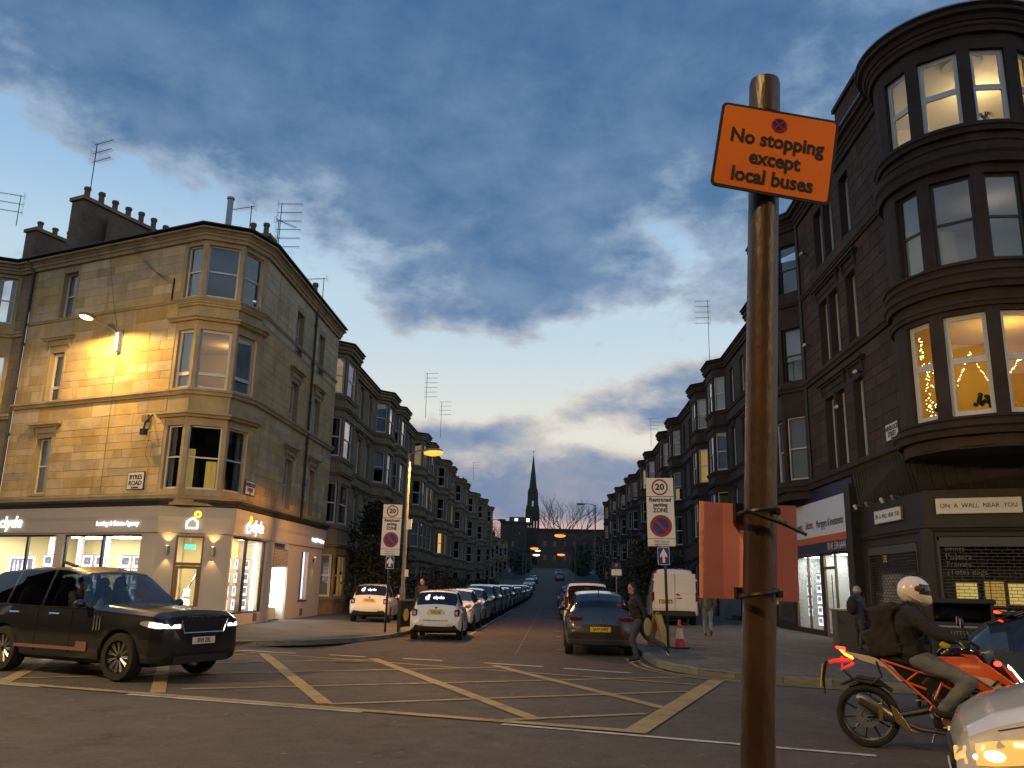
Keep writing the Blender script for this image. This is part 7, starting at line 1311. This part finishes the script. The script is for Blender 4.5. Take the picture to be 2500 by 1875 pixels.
bk(MB().tube([(-.10, -.12, .36), (-.09, -.24, .36)], .014, 6).tube([(-.10, .12, .36), (-.09, .24, .36)], .014, 6), 'foot_peg', 'pale_metal'); bk(MB().tube([(-.02, .16, .3), (-.1, .2, .06)], .012, 6), 'side_stand', 'pale_metal'); bk(MB().tube([(.0, -.18, .26), (.10, -.20, .27)], .009, 6), 'brake_pedal', 'pale_metal')
J = dict(pelvis=(-.20, 0, .93), chest=(-.23, 0, 1.20), neck=(-.20, 0, 1.39), head=(-.15, 0, 1.53), shL=(-.22, .18, 1.32), shR=(-.22, -.18, 1.32), elL=(.0, .34, 1.15), elR=(.0, -.34, 1.15), wrL=(.17, .37, 1.09), wrR=(.17, -.37, 1.09), palmL=(.3, 0, -1), palmR=(.3, 0, -1), hipL=(-.16, .10, .88), hipR=(-.16, -.10, .88), knL=(.26, .22, .70), knR=(.26, -.22, .70), anL=(.0, .20, .42), anR=(.0, -.20, .42), toL=(.13, .22, .37), toR=(.13, -.22, .37))
rd, Mh = person('rider in white helmet, black jacket and grey jeans with a dark backpack', MBK, J, 'black_cloth', 'grey_jeans', 'black_cloth', (1, 0, -.12), hair=None, topr=1.2, grip=1.25, hs=.95)
def helmet():
    sh, vi, rm_ = MB(), MB(), MB(); nu, nv = 48, 30
    def P(i, j, k=1.):
        az = 2*pi*i/nu; el = radians(-62+152*j/nv); ca = cos(az)*cos(el); r = .140 + .012*max(0, -ca)
        ch = max(0, cos(az))**1.5*max(0, min(1, (radians(-8)-el)/radians(30))); x = r*1.10*cos(az)*cos(el)+.045*ch; y = r*.90*sin(az)*cos(el)*(1-.12*ch); z = r*1.06*sin(el)+.02-.012*ch
        if el < radians(-48): x *= .93; y *= .9
        return Mh @ Vector((x*k, y*k, z*k))
    for j in range(nv):
        el = -62+152*(j+.5)/nv
        for i in range(nu):
            a = (360*(i+.5)/nu+180) % 360-180; v = abs(a) < 72 and -9 < el < 27; k = .975 if v else 1.
            (vi if v else sh).add([P(i, j, k), P(i+1, j, k), P(i+1, j+1, k), P(i, j+1, k)], [(0, 1, 2, 3)])
    return sh, vi
sh, vi = helmet(); hm = sh.build('helmet', 'helmet_white', rd, MBK, smooth=50); vi.build('visor', 'visor', hm, MBK, smooth=50)
for s in (-1, 1): MB().ell((.028, s*.128, .045), (.034, .012, .030), 12, 8, Mh).build('visor_hinge', 'maroon_print', hm, MBK, smooth=True); MB().tube([Mh @ Vector((-.11, s*.095, -.02)), Mh @ Vector((-.02, s*.122, -.05)), Mh @ Vector((.07, s*.112, -.085))], [.004, .014, .004], 6).build('helmet_vent', 'decal', hm, MBK, smooth=True)
MB().tube([Mh @ Vector((.154*cos(a), -.028, .025+.150*sin(a))) for a in (.62, .8, 1.0, 1.2, 1.4, 1.6, 1.8)], .009, 6).tube([Mh @ Vector((.154*cos(a), .028, .025+.150*sin(a))) for a in (.62, .8, 1.0, 1.2, 1.4, 1.6, 1.8)], .009, 6).build('helmet_stripe', 'black_print', hm, MBK, smooth=True)
F = Fig(); F.b.box(-.11, .11, -.155, .155, -.25, .24, T(-.45, 0, 1.15) @ RY(-14)); F.b.box(-.06, .06, -.13, .13, -.15, .10, T(-.60, 0, 1.04) @ RY(-16)); F.b.ell((-.40, 0, 1.36), (.10, .13, .07), 12, 8); F.b.ell((-.54, 0, .93), (.12, .14, .08), 12, 8); bpk = F.done('backpack', 'brown_cloth', rd, MBK, .018, 14); MB().tube([(-.60, -.145, 1.22), (-.66, -.08, 1.235), (-.67, .08, 1.235), (-.60, .145, 1.22)], .006, 5).build('zip', 'black_cloth', bpk, MBK)
for s in (-1, 1): MB().tube([(-.38, s*.12, 1.36), (-.22, s*.14, 1.44), (-.06, s*.14, 1.28), (-.12, s*.16, 1.08), (-.36, s*.14, 1.0)], .018, 6).build('strap', 'black_cloth', bpk, MBK, smooth=True)
for s in (-1, 1):
    F = Fig(); hand(F, (.18, s*.37, 1.085), (1, 0, -.25), s, (.2, 0, -1), 1.25, 1.25); F.done('glove', 'black_cloth', rd, MBK, .009, 1)
# ------------------------------------------------------------------ street furniture
def zone_sign(label, p, x0, x1, zt, zb, zmid, lean, ax, top):
    w = x1-x0; xc = (x0+x1)/2; t = thing('zone_sign', label, 'road sign', T(p) @ RY(lean)); M = T(p)
    k = Matrix.Translation((0, 0, 0)); h1 = (zt-zmid); z2 = zb+.205; M2 = T(xc, p[1]-.05, 0) @ RZ(0)
    Mx = M @ RY(lean) @ T(xc-p[0], -.05, -p[2])
    MB().tube([(0, 0, 0), (0, 0, top-p[2])], .038, 12).build('pole', 'black_metal', t, M @ RY(lean), smooth=True)
    for z in (zt-.3, (zmid+zb)/2): MB().box(p[0]-xc-.06, p[0]-xc+.06, .012, .1, z-.03, z+.03).build('bracket', 'black_metal', t, Mx)
    a = MB().box(-w/2, w/2, 0, .012, zmid+.008, zt).build('speed_plate', 'sign_plate', t, Mx); cz = (zmid+zt)/2; R = h1*.44
    MB().ring(R*.80, R, -.003, 0, 40, (0, cz)).build('red_ring', 'red_print', a, Mx); text('20', R*1.05, 'black_print', a, Mx @ T(0, -.004, cz), ext=.001, bold=.008, sx=1.05)
    b = MB().box(-w/2, w/2, 0, .012, z2+.006, zmid-.008).build('zone_plate', 'sign_plate', t, Mx); hh = zmid-z2
    for s, fz, sz in (('Restricted', .08, .138), ('parking', .20, .125), ('ZONE', .335, .142)): text(s, sz*w/.66, 'black_print', b, Mx @ T(0, -.004, zmid-fz*hh), ext=.001, bold=.005, sx=.92)
    c2 = z2+hh*.30; R2 = w*.40; n = 40
    MB().ring(R2*.74, R2, -.004, 0, 40, (0, c2)).build('red_ring', 'red_print', b, Mx); MB().add([(0, -.002, c2)] + [(R2*.75*cos(2*pi*j/n), -.002, c2+R2*.75*sin(2*pi*j/n)) for j in range(n)], [(0, 1+j, 1+(j+1) % n) for j in range(n)]).build('blue_disc', 'blue_print', b, Mx); MB().box(-R2*.78, R2*.78, -.006, -.003, -R2*.12, R2*.12, T(0, 0, c2) @ RY(45)).build('red_bar', 'red_print', b, Mx)
    MB().box(-w/2, w/2, -.001, .001, zmid-.008, zmid+.008).box(-w/2, w/2, -.001, .001, z2-.006, z2+.006).build('joint_line', 'black_print', b, Mx)
    c = MB().box(-w/2, w/2, 0, .012, zb, z2-.006).build('bays_plate', 'sign_plate', t, Mx)
    text('Park only in', .075*w/.66, 'black_print', c, Mx @ T(0, -.004, zb+.13), ext=.001); text('signed bays', .075*w/.66, 'black_print', c, Mx @ T(0, -.004, zb+.055), ext=.001)
    aw = w*.43; za, zb2 = zb-.03, zb-.03-aw*1.45; Ma = Mx @ T(ax-xc, .01, 0); d = MB().box(-aw/2, aw/2, 0, .012, zb2, za).build('one_way_plate', 'sign_plate', t, Ma); MB().box(-aw/2+.012, aw/2-.012, -.002, 0, zb2+.012, za-.012).build('blue_face', 'blue_print', d, Ma)
    m = (za+zb2)/2; MB().prismy([(-.035, zb2+.06), (.035, zb2+.06), (.035, m), (.095, m-.05), (.095, m+.04), (0, za-.03), (-.095, m+.04), (-.095, m-.05), (-.035, m)], -.004, -.002).build('arrow', 'sign_plate', d, Ma)
    return t
zone_sign('20 zone and restricted parking sign on the left pavement beside the white cars', (-5.39, 27.94, .12), -5.70, -5.07, 4.21, 2.545, 3.765, .6, -5.37, 4.1)
zone_sign('20 zone and restricted parking sign on the right pavement before the panel van', (3.13, 23.86, .12), 2.67, 3.43, 4.72, 2.83, 4.2, -1.1, 3.09, 4.6)
# lamp posts
def lamp_post(label, p, head_, m, power=None, col=(1, .45, .06), spot=165, dark=False, rot=None):
    t = thing('street_lamp', label, 'street lamp', T(p)); x, y, z = p; hx, hy, hz_ = head_; top = hz_-.02
    MB().lathe([(.10, 0), (.10, 1.3), (.085, 1.35), (.075, 1.5), (.06, top-z)], 14, T(p)).build('post', 'lamp_post', t, smooth=40); MB().tube([(x, y, top-.05), (x+(hx-x)*.35, y+(hy-y)*.35, top+.1), (hx, hy, hz_+.06)], .03, 8).build('arm', 'lamp_post', t, smooth=True)
    k_ = 2.1 if y > 90 else 1.15; Mh = T(hx, hy, hz_) @ Matrix.Rotation(atan2(hy-y, hx-x), 4, 'Z') @ SC(k_, k_, k_); MB().ell((0, 0, .05), (.36, .15, .09), 14, 8).build('lantern', 'lamp_metal', t, Mh, smooth=True)
    if not dark: MB().ell((.03, 0, -.01), (.34, .17, .11), 14, 8).build('bowl', m, t, Mh, smooth=True)
    if power: lamp_light('lamp_light', (hx, hy, hz_-.14), power, col, spot, .1, t, .3, rot)
    return t
lp = lamp_post('lit sodium street lamp on the left pavement by the terrace', (-5.45, 31.2, .12), (-4.55, 31.0, 6.45), 'sodium', 4300, (1, .46, .10)); MB().box(-5.40, -5.22, 31.0, 31.1, 3.6, 3.95).box(-5.38, -5.26, 31.02, 31.12, 1.9, 2.15).build('control_box', 'sign_white', lp)
lamp_post('lit orange street lamp hanging over the middle of the street', (2.75, 108, .2), (.9, 108, 7.9), 'sodium_far', 5000, (1, .38, .04)); lamp_post('lit orange street lamp at the left of the hill', (-5.3, 150, hz(150)), (-3.4, 150, 8.0), 'sodium_far', 2600, (1, .38, .04)); lamp_post('lit orange street lamp at the right of the hill', (3.0, 158, hz(158)), (1.5, 158, 7.3), 'sodium_far', 2600, (1, .38, .04)); lamp_post('white-lit lamp under the left hill lamp', (-5.3, 168, hz(168)), (-3.4, 168, 7.5), 'white_lamp'); lamp_post('unlit tall lamp post on the right past the parked cars', (3.9, 80, .2), (2.5, 80, 9.2), 'bulb', dark=True); lamp_post('unlit lamp post on the left past the hedge', (-5.6, 75, .2), (-4.6, 75, 7.2), 'bulb', dark=True); lamp_post('white-lit lamp by the villas on the left hill', (-5.3, 205, hz(205)), (-3.8, 205, 9.8), 'white_lamp')
# unseen lamp, reflected in the corner bay opposite; two more added for their light
lamp_post('street lamp on the near pavement, left of the viewer', (-17.0, 6.0, .12), (-16.4, 8.0, 9.2), 'bulb', 14000, (1, .66, .27), 140, rot=RZ(-22) @ RX(38)); lamp_post('added unseen street lamp on the near pavement behind the viewer', (13.0, -8.0, .12), (13.4, -6.2, 9.2), 'bulb', 8000, (1, .66, .27), 140, rot=RZ(-22) @ RX(38))
lamp_post('added unseen street lamp on the near pavement close behind the viewer', (-3.4, -1.6, .12), (-3.0, -.5, 8.8), 'bulb', 3000, (1, .66, .27), 150, rot=RZ(-22) @ RX(25))
# the tenement row the viewer stands in front of: it shades the junction and shows in the panes opposite
NB = thing('near_tenement', 'tenement row on the near side of the main road, at the viewer\'s back', 'building', T(BN*-2.5)); FNr = frame(BD*-38 + BN*-2.5, BD*48 + BN*-2.5)
nops = [(2+i*4.2, 3.2+i*4.2, z, z+2) for i in range(19) for z in (4.6, 8, 11.3)]; wall(NB, FNr, 0, 86, -.1, 14, nops, 'red_far', dep=.25)
for o in nops[::2]: win(NB, FNr, *o, pane='dark_pane')
b = MB(); b.quad((0, 0, 14), (86, 0, 14), (86, 6, 17), (0, 6, 17)); b.quad((0, 12, 14), (86, 12, 14), (86, 6, 17), (0, 6, 17)); b.build('roof', 'slate', NB, FNr); MB().quad((0, 12, 0), (86, 12, 0), (86, 12, 14), (0, 12, 14)).build('rear_wall', 'red_far', NB, FNr)
# near sign post with the orange plate and the coral board
p0, p1 = Vector((.742, 3.30, 0)), Vector((.742, 3.30, 0)); b0, b1 = Vector((.633, 3.06, .12)), Vector((.8346, 3.06, 3.70))
PT = thing('sign_post', 'rust-brown round sign post standing close at the right', 'post', look(b0, (1, 0, -.056), b1-b0)); Mp = WM[PT]; Lp = (b1-b0).length
MB().lathe([(.0573, 0), (.0573, Lp-.16), (.0600, Lp-.158), (.0600, Lp-.02), (.056, Lp), (.001, Lp+.004)], 40, ID, False).build('pole', 'post_paint', PT, Mp, smooth=40)
Mo = look(Vector((.839, 2.985, 3.342)), (.45, .02, -.0785), (0, 0, 1)); OS = thing('bus_stop_plate', 'orange plate reading No stopping except local buses on the near post', 'sign', Mo)
W_, H_ = .457, .362; MB().box(-.06, .06, .012, .05, -.02, .02).build('clamp', 'plastic_black', OS, Mo)
o, rr = flat_sign(OS, Mo, W_, H_, 'black_print', .006, 'plate', r=.022); MB().prismy(rr(W_-.022, H_-.022, .014), -.0012, 0).build('orange_face', 'orange_plate', OS, Mo)
MB().add([(0, -.0022, .118)] + [(.030*cos(2*pi*j/32), -.0022, .118+.030*sin(2*pi*j/32)) for j in range(32)], [(0, 1+j, 1+(j+1) % 32) for j in range(32)]).build('clearway_disc', 'blue_print', OS, Mo); MB().ring(.0235, .0305, -.0034, -.0026, 32, (0, .118)).box(-.025, .025, -.0034, -.0026, -.003, .003, T(0, 0, .118) @ RY(45)).box(-.025, .025, -.0040, -.0034, -.003, .003, T(0, 0, .118) @ RY(-45)).build('clearway_ring', 'red_print', OS, Mo)
for s, z, x in (('No stopping', .045, .0), ('except', -.036, .0), ('local buses', -.117, .0)): text(s, .082, 'black_print', OS, Mo @ T(x, -.0024, z), ext=.0006, sx=.88, bold=.0022)
MB().tube([(.055, -.001, -.162), (.055, .0, -.162)], .004, 6).build('rivet', 'black_print', OS, Mo)
Mb = look(Vector((.708, 3.165, 1.838)), (.36, .03, -.008), (0, 0, 1)); CBd = thing('coral_notice_board', 'folded coral notice board cable-tied behind the near post', 'sign', Mb)
MB().add([(-.175, -.02, -.172), (-.09, .006, -.172), (-.02, .012, -.172), (.06, .01, -.172), (.18, -.015, -.172)] + [(-.175, -.02, .172), (-.09, .006, .172), (-.02, .012, .172), (.06, .01, .172), (.18, -.015, .172)], [(i, i+1, 6+i, 5+i) for i in range(4)]).build('sheet', 'coral_board', CBd, Mb); CBd.children[0].modifiers.new('t', 'SOLIDIFY').thickness = .006
MB().box(-.181, -.174, -.024, -.016, -.172, .172).build('edge_strip', 'coral_edge', CBd, Mb); MB().box(-.05, .05, -.03, .01, .10, .17).box(-.05, .05, -.03, .01, -.17, -.13).build('backing_clamp', 'plastic_black', CBd, Mb)
ct = thing('cable_tie', 'black cable ties with a long tail round the near post', 'cable tie', Mb)
for z, r in ((.135, .063), (-.148, .062)): MB().tube([(-.005+r*cos(a), -.138+r*sin(a), z+.012*cos(a)) for a in [2*pi*k/24 for k in range(25)]], .008, 6).build('loop', 'plastic_black', ct, Mb, smooth=True); MB().box(.045, .068, -.175, -.155, z-.012, z+.012).build('tie_head', 'plastic_black', ct, Mb, bev=.003)
MB().tube([(-.06, -.19, .13), (.0, -.20, .11), (.06, -.20, .092), (.145, -.20, .055)], [.006, .007, .0075, .006], 7).tube([(.055, -.165, .13), (.07, -.19, .095)], .004, 6).ell((.07, -.2, .09), (.012, .008, .010)).build('tail', 'plastic_black', ct, Mb, smooth=True)
# cone, yellow A-board, bins, small parking sign
cn = thing('traffic_cone', 'red and white traffic cone beside the right sign pole', 'cone', T(3.46, 24.0, .12)); Mc_ = WM[cn]
MB().box(-.23, .23, -.23, .23, 0, .05).build('base', 'plastic_black', cn, Mc_, bev=.02); MB().lathe([(.155, .05), (.115, .26)], 24, ID, False).build('lower_cone', 'cone_red', cn, Mc_, smooth=True); MB().lathe([(.1155, .262), (.07, .53)], 24, ID, False).build('reflective_sleeve', 'cone_white', cn, Mc_, smooth=True); MB().lathe([(.0695, .532), (.032, .75), (.022, .755), (.02, .70)], 24, ID, False).build('upper_cone', 'cone_red', cn, Mc_, smooth=True)
ab = thing('yellow_floor_board', 'folding yellow floor board beside the running pedestrian', 'board', T(2.98, 24.95, .12) @ RZ(58)); b = MB().prismx([(-.28, 0), (-.24, 0), (0, .78), (0, .84), (-.04, .84)], -.2, .2); b.build('front_leaf', 'yellow_plastic', ab, WM[ab]); MB().prismx([(.28, 0), (.24, 0), (0, .78), (0, .84), (.04, .84)], -.2, .2).build('rear_leaf', 'yellow_plastic', ab, WM[ab]); MB().tube([(-.1, 0, .84), (-.08, 0, .9), (.08, 0, .9), (.1, 0, .84)], .015, 6).build('handle', 'yellow_plastic', ab, WM[ab])
lbn = thing('pavement_board', 'black framed pavement board by the kerb in front of the white car', 'board', T(-4.98, 28.1, .12)); Ml = WM[lbn]
MB().box(-.05, .05, -.05, .05, 0, 1.0).box(.37, .47, .31, .41, 0, 1.08).build('leg', 'bin_black', lbn, Ml)
Fb = frame((-4.98, 28.1), (-4.56, 28.46), .12); MB().box(0, .55, -.02, .02, .18, .98).build('panel', 'bin_black', lbn, Fb); MB().box(.0, .55, -.04, .04, .98, 1.05).build('top_rail', 'lamp_metal', lbn, Fb); MB().ell((.24, -.025, .55), (.1, .01, .2)).build('motif', 'yellow_sticker', lbn, Fb)
gb = thing('litter_bin', 'large black litter bin with pale lettering behind the rider', 'bin', frame((8.6, 20.35), (9.9, 19.8), .12)); Mg = WM[gb]
MB().box(0, 1.35, 0, .75, .05, .98).build('body', 'bin_black', gb, Mg, bev=.04); MB().box(.03, .1, .03, .72, .98, 1.38).box(1.25, 1.32, .03, .72, .98, 1.38).box(.1, 1.25, .66, .72, .98, 1.38).build('hood_post', 'bin_black', gb, Mg); MB().box(-.02, 1.37, -.03, .78, 1.38, 1.5).build('lid', 'bin_black', gb, Mg, bev=.03); MB().box(0, 1.35, -.015, 0, .86, .9).build('trim', 'bin_text', gb, Mg); MB().box(.12, 1.23, .4, .42, 1.05, 1.3).build('rear_pane', 'dark_pane', gb, Mg)
text('LITTER &', .12, 'bin_text', gb, Mg @ T(.65, -.012, .74), ext=.001); text('DOG WASTE', .12, 'bin_text', gb, Mg @ T(.65, -.012, .56), ext=.001)
sb = thing('utility_cabinet', 'grey box against the agency corner behind the rucksack', 'cabinet', T(8.75, 26.6, .12)); MB().box(-.3, .3, -.25, .25, 0, 1.05).build('body', 'shutter', sb, WM[sb], bev=.02); MB().box(-.34, .34, -.29, .29, 1.05, 1.1).build('lid', 'pale_metal', sb, WM[sb])
ps_ = thing('parking_sign', 'small dark-topped parking sign on a thin pole before the right shrub', 'road sign', T(3.0, 41.0, .12)); MB().tube([(0, 0, 0), (0, 0, 2.7)], .03, 8).build('pole', 'lamp_post', ps_, WM[ps_]); MB().box(-.22, .22, -.05, -.035, 2.42, 2.72).build('top_plate', 'navy', ps_, WM[ps_]); MB().box(-.24, .24, -.05, -.035, 2.12, 2.4).build('plate', 'sign_plate', ps_, WM[ps_]); text('P', .2, 'sign_plate', ps_, WM[ps_] @ T(0, -.055, 2.57), ext=.001)
bi = thing('cable_reel_cover', 'round iron cover in the junction asphalt', 'manhole cover', T(-4.4, 18.8, .012)); MB().lathe([(.32, 0), (.32, .006), (.27, .007), (.27, .004), (.001, .005)], 28, ID, False).build('lid', 'black_metal', bi, WM[bi])
bpy.data.scenes.remove(TS)
